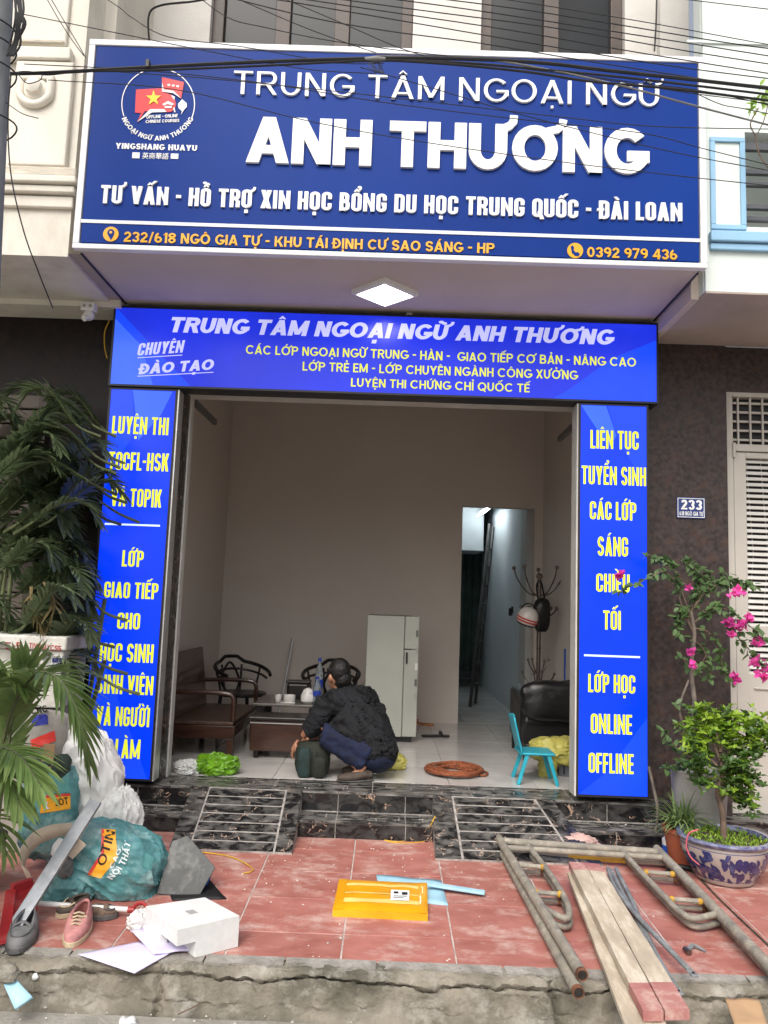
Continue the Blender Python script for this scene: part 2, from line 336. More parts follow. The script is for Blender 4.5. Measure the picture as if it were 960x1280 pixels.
# ---------------------------------------------------------------- geometry helpers
def wloc(o):
    v = Vector((0, 0, 0))
    while o is not None:
        v += o.location; o = o.parent
    return v
class G:
    """collects faces in world coordinates; out() links them as ONE mesh object"""
    def __init__(s): s.v = []; s.f = []; s.m = []; s.cur = 0
    def add(s, vs, fs):
        n = len(s.v); s.v += [Vector(v) for v in vs]
        for f in fs: s.f.append([i + n for i in f]); s.m.append(s.cur)
        return s
    def box(s, x0, x1, y0, y1, z0, z1):
        vs = [(x, y, z) for z in (z0, z1) for y in (y0, y1) for x in (x0, x1)]
        return s.add(vs, [(0, 2, 3, 1), (4, 5, 7, 6), (0, 1, 5, 4), (2, 6, 7, 3), (0, 4, 6, 2), (1, 3, 7, 5)])
    def beam(s, a, b, w, h, up=(0, 0, 1), taper=1.0):
        a, b = Vector(a), Vector(b); d = (b - a).normalized(); u = Vector(up)
        r = d.cross(u); r = r.normalized() if r.length > 1e-5 else Vector((1, 0, 0)); u = r.cross(d)
        vs = []
        for p, k in ((a, 1), (b, taper)):
            for i, j in ((-1, -1), (1, -1), (1, 1), (-1, 1)): vs.append(p + r * (i * w / 2 * k) + u * (j * h / 2 * k))
        return s.add(vs, [(0, 1, 2, 3), (7, 6, 5, 4), (0, 4, 5, 1), (1, 5, 6, 2), (2, 6, 7, 3), (3, 7, 4, 0)])
    def tube(s, pts, r, n=8, cap=True, flat=1.0):
        pts = [Vector(p) for p in pts]; rs = r if isinstance(r, (list, tuple)) else [r] * len(pts)
        base = len(s.v); prev = None; rings = []
        for i, p in enumerate(pts):
            d = (pts[min(i + 1, len(pts) - 1)] - pts[max(i - 1, 0)]).normalized()
            if prev is None:
                a = Vector((0, 0, 1)) if abs(d.z) < .9 else Vector((1, 0, 0)); u = d.cross(a).normalized()
            else:
                u = prev - d * prev.dot(d); u = u.normalized() if u.length > 1e-6 else prev
            prev = u; w = d.cross(u)
            for k in range(n):
                t = 2 * math.pi * k / n; s.v.append(p + (u * math.cos(t) + w * math.sin(t) * flat) * rs[i])
        for i in range(len(pts) - 1):
            for k in range(n):
                a = base + i * n + k; b = base + i * n + (k + 1) % n
                s.f.append([a, b, b + n, a + n]); s.m.append(s.cur)
        if cap:
            s.f.append([base + k for k in range(n)][::-1]); s.m.append(s.cur)
            s.f.append([base + (len(pts) - 1) * n + k for k in range(n)]); s.m.append(s.cur)
        return s
    def lathe(s, prof, c, n=24, sx=1, sy=1, axis=None, cap=True):
        base = len(s.v); c = Vector(c)
        q = Vector((0, 0, 1)).rotation_difference(Vector(axis)).to_matrix() if axis else Matrix.Identity(3)
        for (r, z) in prof:
            for k in range(n):
                t = 2 * math.pi * k / n; s.v.append(c + q @ Vector((r * math.cos(t) * sx, r * math.sin(t) * sy, z)))
        for i in range(len(prof) - 1):
            for k in range(n):
                a = base + i * n + k; b = base + i * n + (k + 1) % n
                s.f.append([a, b, b + n, a + n]); s.m.append(s.cur)
        if cap and prof[0][0] > 1e-4: s.f.append([base + k for k in range(n)][::-1]); s.m.append(s.cur)
        if cap and prof[-1][0] > 1e-4: s.f.append([base + (len(prof) - 1) * n + k for k in range(n)]); s.m.append(s.cur)
        return s
    def ball(s, c, r, n=12, sc=(1, 1, 1)):
        prof = [(max(1e-5, math.sin(math.pi * i / n)) * r, -math.cos(math.pi * i / n) * r * sc[2]) for i in range(n + 1)]
        return s.lathe(prof, c, n * 2 if n < 10 else n + 6, sc[0], sc[1])
    def prism(s, poly, o, ux, uy, uz, depth):
        """2-D outline in the frame (o, ux, uy), pushed along uz by depth"""
        n = len(poly); o, ux, uy, uz = Vector(o), Vector(ux), Vector(uy), Vector(uz)
        vs = [o + ux * p[0] + uy * p[1] for p in poly] + [o + ux * p[0] + uy * p[1] + uz * depth for p in poly]
        fs = [list(range(n))[::-1], [i + n for i in range(n)]] + [(i, (i + 1) % n, (i + 1) % n + n, i + n) for i in range(n)]
        return s.add(vs, fs)
    def grid(s, fn, nu, nv):
        base = len(s.v)
        for j in range(nv + 1):
            for i in range(nu + 1): s.v.append(Vector(fn(i / nu, j / nv)))
        for j in range(nv):
            for i in range(nu):
                a = base + j * (nu + 1) + i; s.f.append([a, a + 1, a + nu + 2, a + nu + 1]); s.m.append(s.cur)
        return s
    def out(s, name, mats, parent=None, smooth=False, bevel=0, angle=40, seg=2, fix=True):
        if not isinstance(mats, (list, tuple)): mats = [mats]
        off = wloc(parent) if parent else Vector((0, 0, 0))
        me = bpy.data.meshes.new(name)
        me.from_pydata([v - off for v in s.v], [], s.f)
        for m in mats: me.materials.append(m)
        if len(mats) > 1:
            for p, k in zip(me.polygons, s.m): p.material_index = k
        if fix:
            bm = bmesh.new(); bm.from_mesh(me); bmesh.ops.recalc_face_normals(bm, faces=bm.faces); bm.to_mesh(me); bm.free()
        if smooth:
            me.shade_smooth(); me.set_sharp_from_angle(angle=R(angle))
        o = bpy.data.objects.new(name, me); COL.objects.link(o)
        if parent: o.parent = parent
        if bevel:
            b = o.modifiers.new('bevel', 'BEVEL'); b.width = bevel; b.segments = seg; b.limit_method = 'ANGLE'; b.angle_limit = R(40)
        return o
def tag(o, label=None, cat=None, group=None, kind=None):
    if label: o['label'] = label
    if cat: o['category'] = cat
    if group: o['group'] = group
    if kind: o['kind'] = kind
    return o
def thing(name, label, cat, loc, group=None):
    o = bpy.data.objects.new(name, None); COL.objects.link(o); o.location = loc; o.empty_display_size = .1
    return tag(o, label, cat, group)
def inst(name, me, parent, loc, rot=(0, 0, 0), sc=(1, 1, 1)):
    o = bpy.data.objects.new(name, me); COL.objects.link(o); o.parent = parent
    o.location = Vector(loc) - wloc(parent); o.rotation_euler = rot; o.scale = sc
    return o
def copy_tree(o, parent=None):
    c = o.copy(); COL.objects.link(c)
    if parent: c.parent = parent
    for ch in [k for k in bpy.data.objects if k.parent == o]: copy_tree(ch, c)
    return c
def smooth_pts(pts, n=6):
    """Catmull-Rom through the points"""
    P = [Vector(p) for p in pts]; P = [P[0] * 2 - P[1]] + P + [P[-1] * 2 - P[-2]]; out = []
    for i in range(1, len(P) - 2):
        for k in range(n):
            t = k / n; a, b, c, d = P[i - 1], P[i], P[i + 1], P[i + 2]
            out.append(.5 * ((2 * b) + (c - a) * t + (2 * a - 5 * b + 4 * c - d) * t * t + (3 * b - a - 3 * c + d) * t ** 3))
    out.append(P[-2]); return out
def remesh(g, name, m, parent=None, vox=.01, smooth=6, disp=None):
    """fuses overlapping solids into one continuous skin"""
    o = g.out(name, m, None, fix=True)
    a = o.modifiers.new('r', 'REMESH'); a.mode = 'VOXEL'; a.voxel_size = vox
    b = o.modifiers.new('s', 'SMOOTH'); b.factor = .5; b.iterations = smooth
    dg = bpy.context.evaluated_depsgraph_get(); dg.update()
    me = bpy.data.meshes.new_from_object(o.evaluated_get(dg), preserve_all_data_layers=False, depsgraph=dg)
    old = o.data; o.modifiers.clear(); o.data = me; bpy.data.meshes.remove(old); me.name = name
    if not me.materials: me.materials.append(m)
    if disp:
        for v in me.vertices: v.co += disp(v.co, v.normal)
    off = wloc(parent) if parent else Vector((0, 0, 0))
    me.transform(Matrix.Translation(-off)); me.shade_smooth()
    if parent: o.parent = parent
    return o
def crumple(c, rad, seed=0, amp=.12, freq=3.0, sub=4, power=2.6, rot=None, flat=None, squash=None, aniso=(1, 1, 1), fine=1.0, pleat=None):
    """a creased bag: a rounded block pushed in and out along ridges; returns (verts, faces)"""
    bm = bmesh.new(); bmesh.ops.create_icosphere(bm, subdivisions=sub, radius=1)
    off = Vector((seed * 7.1, seed * 3.3, seed * 1.7)); c = Vector(c)
    q = Euler(rot).to_matrix() if rot else Matrix.Identity(3)
    for v in bm.verts:
        p = v.co.copy(); n = (abs(p.x) ** power + abs(p.y) ** power + abs(p.z) ** power) ** (1 / power); p /= n
        pa = Vector((p.x * aniso[0], p.y * aniso[1], p.z * aniso[2])); wq = pa + noise.noise_vector(pa * freq * .55 + off) * .55
        r1 = 1 - abs(noise.noise(wq * freq + off)) * 2.6; r2 = 1 - abs(noise.noise(wq * freq * 2.1 + off * 2)) * 2.6; r3 = noise.noise(p * freq * .6 - off)
        vd = noise.voronoi(wq * freq * 1.25 + off)[0]; r4 = 1 - min(1, (vd[1] - vd[0]) * 2.2); r5 = 1 - abs(noise.noise(wq * freq * 5.2 + off)) * 2.6 if sub > 3 else 0
        k = 1 + amp * (r1 * .45 + r2 * .30 * fine + r3 * .8 + r4 * .38 * fine + r5 * .11 * fine)
        if pleat:
            n_, pa_, ax_ = pleat
            th = math.atan2(p.z, p.y) if ax_ == 'x' else math.atan2(p.y, p.x); h_ = p.x if ax_ == 'x' else p.z
            w1 = th * n_ + 4.0 * noise.noise(p * 1.3 + off) + h_ * 1.4; w2 = th * n_ * 1.7 - 5.0 * noise.noise(p * 1.9 - off) - h_ * 2.2
            m1 = .5 + .5 * noise.noise(p * 1.7 + off * 3); m2 = .5 + .5 * noise.noise(p * 2.1 - off * 2)
            k += pa_ * ((1 - abs(math.sin(w1)) ** .6) * 1.2 * m1 + (1 - abs(math.sin(w2)) ** .6) * m2 - .5)
        p = p * k
        if squash: p = squash(p)
        w = c + q @ Vector((p.x * rad[0], p.y * rad[1], p.z * rad[2]))
        if flat is not None and w.z < flat: w.z = flat + (w.z - flat) * .05
        v.co = w
    vs = [v.co.copy() for v in bm.verts]; fs = [[v.index for v in f.verts] for f in bm.faces]; bm.free()
    return vs, fs

# ---------------------------------------------------------------- lettering: every glyph is drawn from strokes
def arcq(cx, cy, rx, ry, a0, a1, t, h, n=None):
    n = n or max(3, int(abs(a1 - a0) / 15)); out = []; P = []
    for i in range(n + 1):
        a = R(a0 + (a1 - a0) * i / n)
        P.append(((cx + rx * math.cos(a), cy + ry * math.sin(a)), (cx + (rx - t) * math.cos(a), cy + (ry - h) * math.sin(a))))
    outer = [p[0] for p in P]; inner = [p[1] for p in P][::-1]
    return [('strip', P)]
def rc(x0, x1, y0, y1): return [('poly', [(x0, y0), (x1, y0), (x1, y1), (x0, y1)])]
def sl_(x0, y0, x1, y1, w):
    return [('poly', [(x0, y0), (x0 + w, y0), (x1 + w, y1), (x1, y1)])]
def pathq(pts, t, h):
    P = []
    for i, (x, y) in enumerate(pts):
        a, b = pts[max(i - 1, 0)], pts[min(i + 1, len(pts) - 1)]
        dx, dy = b[0] - a[0], b[1] - a[1]; l = math.hypot(dx, dy) or 1; dx /= l; dy /= l
        w = (h + (t - h) * abs(dy)) / 2
        P.append(((x - dy * w, y + dx * w), (x + dy * w, y - dx * w)))
    return [('strip', P)]
def ell(cx, cy, rx, ry, a0, a1, n=10): return [(cx + rx * math.cos(R(a0 + (a1 - a0) * i / n)), cy + ry * math.sin(R(a0 + (a1 - a0) * i / n))) for i in range(n + 1)]
def glyph(ch, S):
    t, h, W, Rr = S['t'], S['h'], S['W'], S['R']
    q = []; w = W
    cond = Rr < .45
    def dsh(x1, y0, y1):
        ry = min(Rr, (y1 - y0) / 2); rx = min(ry if not cond else W * .5, x1 - .001)
        if not cond: rx = ry
        k = rc(t * .5, x1 - rx, y1 - h, y1) + rc(t * .5, x1 - rx, y0, y0 + h)
        k += arcq(x1 - rx, y1 - ry, rx, ry, 0, 90, t, h) + arcq(x1 - rx, y0 + ry, rx, ry, 270, 360, t, h)
        if y1 - y0 - 2 * ry > .01: k += rc(x1 - t, x1, y0 + ry, y1 - ry)
        return k
    def O(w, y0=0, y1=1, rr=None):
        rr = min(rr or Rr, (y1 - y0) / 2)
        k = arcq(w / 2, y1 - rr, w / 2, rr, 0, 180, t, h) + arcq(w / 2, y0 + rr, w / 2, rr, 180, 360, t, h)
        if y1 - y0 - 2 * rr > .01: k += rc(0, t, y0 + rr, y1 - rr) + rc(w - t, w, y0 + rr, y1 - rr)
        return k
    if ch in 'OQ':
        w = W if cond else 1.02 * S.get('Ow', 1); q = O(w)
        if ch == 'Q': q += sl_(w * .78, -.12, w * .5, .28, t)
    elif ch in 'CG':
        w = W if cond else .95 * S.get('Ow', 1)
        if cond:
            q = arcq(w / 2, 1 - Rr, w / 2, Rr, 0, 180, t, h) + arcq(w / 2, Rr, w / 2, Rr, 180, 360, t, h) + rc(0, t, Rr, 1 - Rr) + rc(w - t, w, .63, 1 - Rr)
            q += rc(w - t, w, Rr, .37) if ch == 'C' else rc(w - t, w, Rr, .5) + rc(w * .5, w - t, .5 - h, .5)
        else:
            W2 = 1.02 * S.get('Ow', 1)
            q = arcq(W2 / 2, .5, W2 / 2, .5, 42, 318 if ch == 'C' else 340, t, h)
            if ch == 'G': q += rc(W2 / 2, W2 * .985, .5 - h, .5) + rc(W2 * .985 - t, W2 * .985, .25, .5)
    elif ch in 'DĐ':
        q = rc(0, t, 0, 1) + dsh(w, 0, 1)
        if ch == 'Đ': q += rc(-.1, w * .5, .5 - h * .4, .5 + h * .4)
    elif ch == 'B': q = rc(0, t, 0, 1) + dsh(w * .93, .5 - h * .3, 1) + dsh(w, 0, .5 + h * .5)
    elif ch in 'PR':
        q = rc(0, t, 0, 1) + dsh(w, .42, 1)
        if ch == 'R': q += (rc(w - t, w, 0, .36) + rc(w * .5, w - t * .4, .36, .47)) if cond else sl_(w - t * .9, 0, w * .45, .44, t * 1.08)
    elif ch == 'U': q = rc(0, t, min(Rr, .42), 1) + rc(w - t, w, min(Rr, .42), 1) + arcq(w / 2, min(Rr, .42), w / 2, min(Rr, .42), 180, 360, t, h)
    elif ch == 'A':
        w = W * 1.12; k = t * 1.06; q = sl_(0, 0, w / 2 - k / 2, 1, k) + sl_(w - k, 0, w / 2 - k / 2, 1, k) + rc(w * .25, w * .75, .2, .2 + h * .85)
    elif ch == 'V': w = W * 1.1; k = t * 1.06; q = sl_(w / 2 - k / 2, 0, 0, 1, k) + sl_(w / 2 - k / 2, 0, w - k, 1, k)
    elif ch == 'X': w = W * 1.05; k = t * 1.15; q = sl_(0, 0, w - k, 1, k) + sl_(w - k, 0, 0, 1, k)
    elif ch == 'Y': w = W * 1.08; k = t * 1.1; q = rc(w / 2 - t / 2, w / 2 + t / 2, 0, .45) + sl_(w / 2 - k / 2, .4, 0, 1, k) + sl_(w / 2 - k / 2, .4, w - k, 1, k)
    elif ch == 'N':
        w = W * (1.12 if cond else 1.02); k = t * (.72 if cond else 1.1)
        q = rc(0, t, 0, 1) + rc(w - t, w, 0, 1) + sl_(w - k * 1.02, 0, k * .02, 1, k)
    elif ch == 'M':
        w = W * (1.5 if cond else 1.3); k = t * (.8 if cond else 1)
        q = rc(0, t, 0, 1) + rc(w - t, w, 0, 1) + sl_(w / 2 - k * .5, .08, 0, 1, k) + sl_(w / 2 - k * .5, .08, w - k, 1, k)
    elif ch == 'K': w = W * 1.05; q = rc(0, t, 0, 1) + sl_(t * .6, .38, w - t * 1.15, 1, t * 1.15) + sl_(w - t * 1.1, 0, w * .3, .62, t * 1.15)
    elif ch == 'E': w = W * .82; q = rc(0, t, 0, 1) + rc(t, w, 1 - h, 1) + rc(t, w, 0, h) + rc(t, w * .93, .5 - h / 2, .5 + h / 2)
    elif ch == 'F': w = W * .8; q = rc(0, t, 0, 1) + rc(t, w, 1 - h, 1) + rc(t, w * .93, .5 - h / 2, .5 + h / 2)
    elif ch == 'H': q = rc(0, t, 0, 1) + rc(w - t, w, 0, 1) + rc(t, w - t, .5 - h / 2, .5 + h / 2)
    elif ch == 'I': w = t; q = rc(0, t, 0, 1)
    elif ch == 'J': w = W * .8; q = rc(w - t, w, .28, 1) + arcq(w / 2, .28, w / 2, .28, 200, 360, t, h)
    elif ch == 'L': w = W * .78; q = rc(0, t, 0, 1) + rc(t, w, 0, h)
    elif ch == 'T': w = W * .95; q = rc(w / 2 - t / 2, w / 2 + t / 2, 0, 1 - h) + rc(0, w, 1 - h, 1)
    elif ch in 'S5':
        w = W * (.92 if not cond else 1); rx = (w - t) / 2; ry = (1 - h) / 4
        if ch == 'S': q = pathq(ell(w / 2, 1 - h / 2 - ry, rx, ry, 10, 270, 14) + ell(w / 2, h / 2 + ry, rx, ry, 90, -170, 14)[1:], t, h)
        else: q = rc(0, w * .95, 1 - h, 1) + rc(0, t, .5, 1 - h) + pathq(ell(w / 2, .32, rx, .32 - h / 2, 140, -160, 16), t, h)
    elif ch == '3':
        w = W * .9; rx = (w - t) / 2; ry = (1 - h) / 4
        q = pathq(ell(w / 2, 1 - h / 2 - ry, rx, ry, 165, -90, 14), t, h) + pathq(ell(w / 2, h / 2 + ry, rx, ry, 90, -165, 14), t, h)
    elif ch == '2':
        w = W * .88; rx = (w - t) / 2; q = pathq(ell(w / 2, 1 - h / 2 - .24, rx, .24, 170, -25, 12) + [(t * .6, h)], t, h) + rc(0, w, 0, h)
    elif ch in '69':
        w = W * .92; k = O(w, 0, .62, .31) + pathq(ell(w / 2 + .08, .45, w / 2 + .08 - t / 2, .55 - h / 2, 105, 180, 8), t, h)
        q = k if ch == '6' else [(a, [((w - p[0][0], 1 - p[0][1]), (w - p[1][0], 1 - p[1][1])) for p in b]) if a == 'strip' else (a, [(w - x, 1 - y) for x, y in b]) for a, b in k]
    elif ch == '8': w = W * .92; q = O(w, 0, .56, .28) + O(w, .5, 1, .25)
    elif ch == '0': w = W * .95; q = O(w, 0, 1, .5 if not cond else Rr)
    elif ch == '1': w = W * .5; q = rc(w - t, w, 0, 1) + sl_(0, .76, w - t, 1, t * .5)
    elif ch == '7': w = W * .85; q = rc(0, w, 1 - h, 1) + sl_(w * .15, 0, w - t, 1 - h, t)
    elif ch == '4': w = W * .98; q = rc(w * .62, w * .62 + t, 0, 1) + rc(0, w, .2, .2 + h) + sl_(0, .25, w * .62 - t * .2, 1, t)
    elif ch == '-': w = W * .5; q = rc(0, w, .5 - h * .5, .5 + h * .5)
    elif ch == '/': w = W * .6; q = sl_(0, -.05, w - t * .8, 1.05, t * .8)
    return q, w
def accents(marks, w, S, ch):
    t, h = S['t'], S['h']; k = S.get('acc', .2); cx = w / 2; q = []; top = 1.07; st = min(h, t) * .75
    hat = '\u0302' in marks
    for m in marks:
        if m == '\u0302': q += [('strip', [((cx - k, top), (cx - k + st * .9, top)), ((cx - st * .3, top + k * .8 + st * .3), (cx, top + k * .8 - st * .55)), ((cx, top + k * .8 + st * .3), (cx, top + k * .8 - st * .55))]), ('strip', [((cx + k - st * .9, top), (cx + k, top)), ((cx, top + k * .8 - st * .55), (cx, top + k * .8 + st * .3))])]
        x, y = (cx + k * .85, top + k * .55) if hat else (cx, top)
        if m == '\u0301': q += sl_(x - st * .8, y, x + k * .45, y + k * 1.05, st * 1.3)
        if m == '\u0300': q += sl_((x if not hat else cx - k * 1.1) - st * .1, y + (k * .2 if hat else 0), (x if not hat else cx - k * 1.1) - k * .9, y + k * 1.05, st * 1.3)
        if m == '\u0303': q += pathq([(cx - k + 2 * k * i / 10, top + (k * 1.25 if hat else k * .3) + math.sin(i / 10 * 2 * math.pi) * k * .28) for i in range(11)], st, st)
        if m == '\u0309': q += pathq(ell(x, y + k * .8, k * .42, k * .4, 170, -60, 8) + [(x, y)], st * .9, st * .9)
        if m == '\u0323': q += rc(cx - st * .75, cx + st * .75, -.12 - st * 1.5, -.12)
        if m == '\u031b':
            if ch == 'O': q += pathq([(w - t * .9, .87), (w - .02, .92), (w + .10, 1.02), (w + .12, 1.14)], st * 1.1, st)
            else: q += pathq([(w - t * .4, 1 - st * .6), (w + .05, 1 - st * .2), (w + .13, 1.06), (w + .14, 1.2)], st * 1.1, st)
    return q
STY = dict(
    cond=dict(t=.195, h=.155, W=.50, R=.19, sp=.085, space=.30, acc=.15),
    heavy=dict(t=.27, h=.215, W=.86, R=.5, sp=.05, space=.34, acc=.22, Ow=1.0),
    bold=dict(t=.19, h=.165, W=.72, R=.5, sp=.11, space=.36, acc=.17, Ow=.86),
    geo=dict(t=.165, h=.145, W=.68, R=.5, sp=.12, space=.34, acc=.17, Ow=.9),
    optima=dict(t=.145, h=.085, W=.80, R=.5, sp=.17, space=.42, acc=.17, Ow=.98),
    slab=dict(t=.25, h=.16, W=.74, R=.5, sp=.12, space=.45, acc=.17, Ow=.85),
)
def layout(s, style):
    """-> list of (char, [strokes]) with x advanced, and the total width (cap height 1)"""
    S = STY[style]; x = 0; out = []
    for c in s:
        if c == ' ': x += S['space']; continue
        if c == 'Đ': base, marks = 'Đ', ''
        else:
            d = unicodedata.normalize('NFD', c); base, marks = d[0], d[1:]
        q, w = glyph(base, S); q = q + accents(marks, w, S, base)
        sh = []
        for kind, pts in q:
            if kind == 'poly': sh.append((kind, [(px + x, py) for px, py in pts]))
            else: sh.append((kind, [((a[0] + x, a[1]), (b[0] + x, b[1])) for a, b in pts]))
        out.append((c, sh)); x += w + S['sp'] + (.06 if '\u031b' in marks else 0)
    return out, x - S['sp']
def stroke_geo(g, strokes, f, fn, back, step=.00025):
    """strokes -> solids; f maps glyph (x, y) to world on the front face, fn = outward normal"""
    fn = Vector(fn)
    for i, (kind, pts) in enumerate(strokes):
        e = fn * (step * i)
        if kind == 'poly':
            n = len(pts); fr = [f(*p) + e for p in pts]; bk = [f(*p) - fn * back for p in pts]
            g.add(fr + bk, [list(range(n))] + [(i_, i_ + n, (i_ + 1) % n + n, (i_ + 1) % n) for i_ in range(n)])
        else:
            m = len(pts); A = [f(*p[0]) + e for p in pts]; B = [f(*p[1]) + e for p in pts]
            A2 = [f(*p[0]) - fn * back for p in pts]; B2 = [f(*p[1]) - fn * back for p in pts]
            fs = []
            for k in range(m - 1):
                fs += [(k, k + 1, m + k + 1, m + k), (k, 2 * m + k, 2 * m + k + 1, k + 1), (m + k, m + k + 1, 3 * m + k + 1, 3 * m + k)]
            fs += [(0, m, 3 * m, 2 * m), (m - 1, 3 * m - 1, 4 * m - 1, 2 * m - 1)]
            g.add(A + B + A2 + B2, fs)
    return g
def sign_text(s, style, parent, m, xl, xr, base_l, top_l, Y, base_r=None, raised=0.0, shear=0.0, name='letter', per_letter=False, weld=.001):
    a = at(xl, base_l, Y); c = at(xl, top_l, Y); b = at(xr, base_r if base_r else base_l + (xr - xl) * .035, Y)
    H = c.z - a.z; zb = (a.z + b.z) / 2 if not shear or base_r is None else a.z; slope = 0 if not (shear and base_r) else (b.z - a.z) / (b.x - a.x)
    lay, w = layout(s, style); sx = (b.x - a.x) / w
    x0 = a.x
    def f(x, y): return Vector((x0 + x * sx + shear * y * H, Y, zb + y * H + slope * (x * sx)))
    if per_letter:
        out = []
        for ch, st in lay:
            g = stroke_geo(G(), st, f, (0, -1, 0), raised); out.append(g.out(name, m, parent, fix=False))
        return out
    g = G()
    for ch, st in lay: stroke_geo(g, st, f, (0, -1, 0), raised, .00015)
    return g.out(name, m, parent, fix=False)
# ================================================================= SETTING
st = lambda g, name, m, parent=None, **k: (lambda o: tag(o, kind='structure') if not parent else o)(g.out(name, m, parent, **k))
# ground far below everything, road slab, rough kerb, red paving
st(G().box(-300, 300, -300, 300, -.62, -.6), 'ground', M['road'])
st(G().grid(lambda u, v: (-8 + 16 * u, -6 + 9.335 * v, -.445 + .006 * noise.noise(Vector((u * 60, v * 40, 0)))), 120, 70), 'road', M['road'], smooth=True)

def kerb_pt(u, v):
    x = -4 + 8 * u
    prof = [(3.555, -.30), (3.50, -.286), (3.455, -.290), (3.44, -.296), (3.425, -.31), (3.412, -.345), (3.400, -.40), (3.392, -.425), (3.375, -.445), (3.345, -.50), (3.33, -.56)]
    t = v * (len(prof) - 1); i = min(int(t), len(prof) - 2); k = t - i
    y = prof[i][0] * (1 - k) + prof[i + 1][0] * k; z = prof[i][1] * (1 - k) + prof[i + 1][1] * k
    p = Vector((x, y, z)); n1 = noise.fractal(Vector((x * 7, v * 4, 3)), .6, 2, 5); n2 = noise.noise(Vector((x * 26, v * 16, 9)))
    if v > .04: p.z += .010 * n1 + .004 * n2; p.y += .012 * n1 - .004 * n2
    crack = .44 + .055 * noise.noise(Vector((x * 2.6, 0, 0))) + .035 * noise.noise(Vector((x * 11, 4, 0)))
    d = abs(v - crack); w = .022 + .016 * noise.noise(Vector((x * 3.1, 7, 0)))
    if d < w and w > 0: p.y += .030 * (1 - d / w); p.z -= .018 * (1 - d / w)
    if v < crack - .0: p.y -= .010 * max(0, 1 - abs(v - crack) / .2)
    # vertical breaks between kerb stones
    for xc in (-.86, .72, 1.9):
        dd = abs(x - xc - .03 * noise.noise(Vector((v * 9, xc, 0))))
        if dd < .02: p.y += .03 * (1 - dd / .02); p.z -= .015 * (1 - dd / .02)
    return p
kerb = st(G().grid(kerb_pt, 900, 46), 'kerb', M['concrete'], smooth=True, angle=60)
# broken mortar crust along the tile edge
rnd = random.Random(3)
x = -3.0
crust = thing('mortar_crust', 'broken grey mortar strip along the outer edge of the red paving', 'mortar', (0, 3.47, -.28))
while x < 3.2:
    w = rnd.uniform(.16, .62); d0, d1 = rnd.uniform(.028, .06), rnd.uniform(.028, .06); n = max(4, int(w / .03))
    top = [(x + w * i / n, 3.512, zp(3.5) + .002) for i in range(n + 1)]
    fr = [(x + w * i / n + rnd.uniform(-.004, .004), 3.500 - (d0 + (d1 - d0) * i / n) + rnd.uniform(-.009, .009), zp(3.5) - rnd.uniform(.0, .008)) for i in range(n + 1)]
    lo = [(p[0], p[1] + .006, p[2] - .045) for p in fr]
    g = G(); g.add(top + fr + lo, [(i, i + 1, n + 2 + i, n + 1 + i) for i in range(n)] + [(n + 1 + i, n + 2 + i, 2 * n + 3 + i, 2 * n + 2 + i) for i in range(n)])
    g.out('mortar_piece', M['concrete2'], crust); x += w + rnd.uniform(.002, .014)
tag(kerb, 'rough cracked concrete kerb')

# pavement sheet (the grout shows between tiles) and its tiles
pave = G(); pave.grid(lambda u, v: (-4 + 8 * u, 3.50 + 2.6 * v, zp(3.50 + 2.6 * v) - .003), 2, 2)
pavement = st(pave, 'pavement', M['pavegrout'])
TX = [-4.005 + .4825 * i for i in range(18)]
ty = []
for py in (1204, 1168.5, 1125.5, 1091.5, 1063.5): ty.append(pv(445, py).y)
ty[0] = 3.502
step_ = (ty[4] - ty[1]) / 3
ty += [ty[4] + step_ * k for k in range(1, 4)]
def tile_mesh(w, d, z0, z1, bev, m, name):
    g = G(); b = bev
    vs = [(b, b, z1), (w - b, b, z1), (w - b, d - b, z1), (b, d - b, z1), (0, 0, z1 - b), (w, 0, z1 - b), (w, d, z1 - b), (0, d, z1 - b), (0, 0, z0), (w, 0, z0), (w, d, z0), (0, d, z0)]
    g.add(vs, [(0, 1, 2, 3)] + [(i, (i + 1) % 4, 4 + (i + 1) % 4, 4 + i)[::-1] for i in range(4)] + [(4 + i, 4 + (i + 1) % 4, 8 + (i + 1) % 4, 8 + i)[::-1] for i in range(4)])
    me = bpy.data.meshes.new(name); me.from_pydata(g.v, [], g.f); me.materials.append(m); return me
cache = {}
for j in range(len(ty) - 1):
    d = ty[j + 1] - ty[j] - .005
    for i in range(len(TX) - 1):
        x0 = TX[i]
        if ty[j] > 5.0 and -1.9 < x0 < 1.35: continue
        if not -3.2 < x0 < 2.9: continue
        key = round(d, 3)
        if key not in cache: cache[key] = tile_mesh(TX[1] - TX[0] - .007, d, -.012, 0, .0015, M['redtile'], 'paving_tile')
        o = inst('paving_tile', cache[key], pavement, (x0 + .003, ty[j] + .0025, zp(ty[j] + .0025) + rnd.uniform(-.001, .001)), (math.atan(.035), rnd.uniform(-.002, .002), 0))
# drain joint on the neighbour's side
dj = G(); a, b = pv(832, 1058, .004), pv(975, 1195, .004)
dj.tube(smooth_pts([a, a.lerp(b, .3) + Vector((.006, 0, 0)), a.lerp(b, .6) - Vector((.006, 0, 0)), b], 6), .007, 6, flat=.3)
dj.out('joint', M['soil'], pavement)

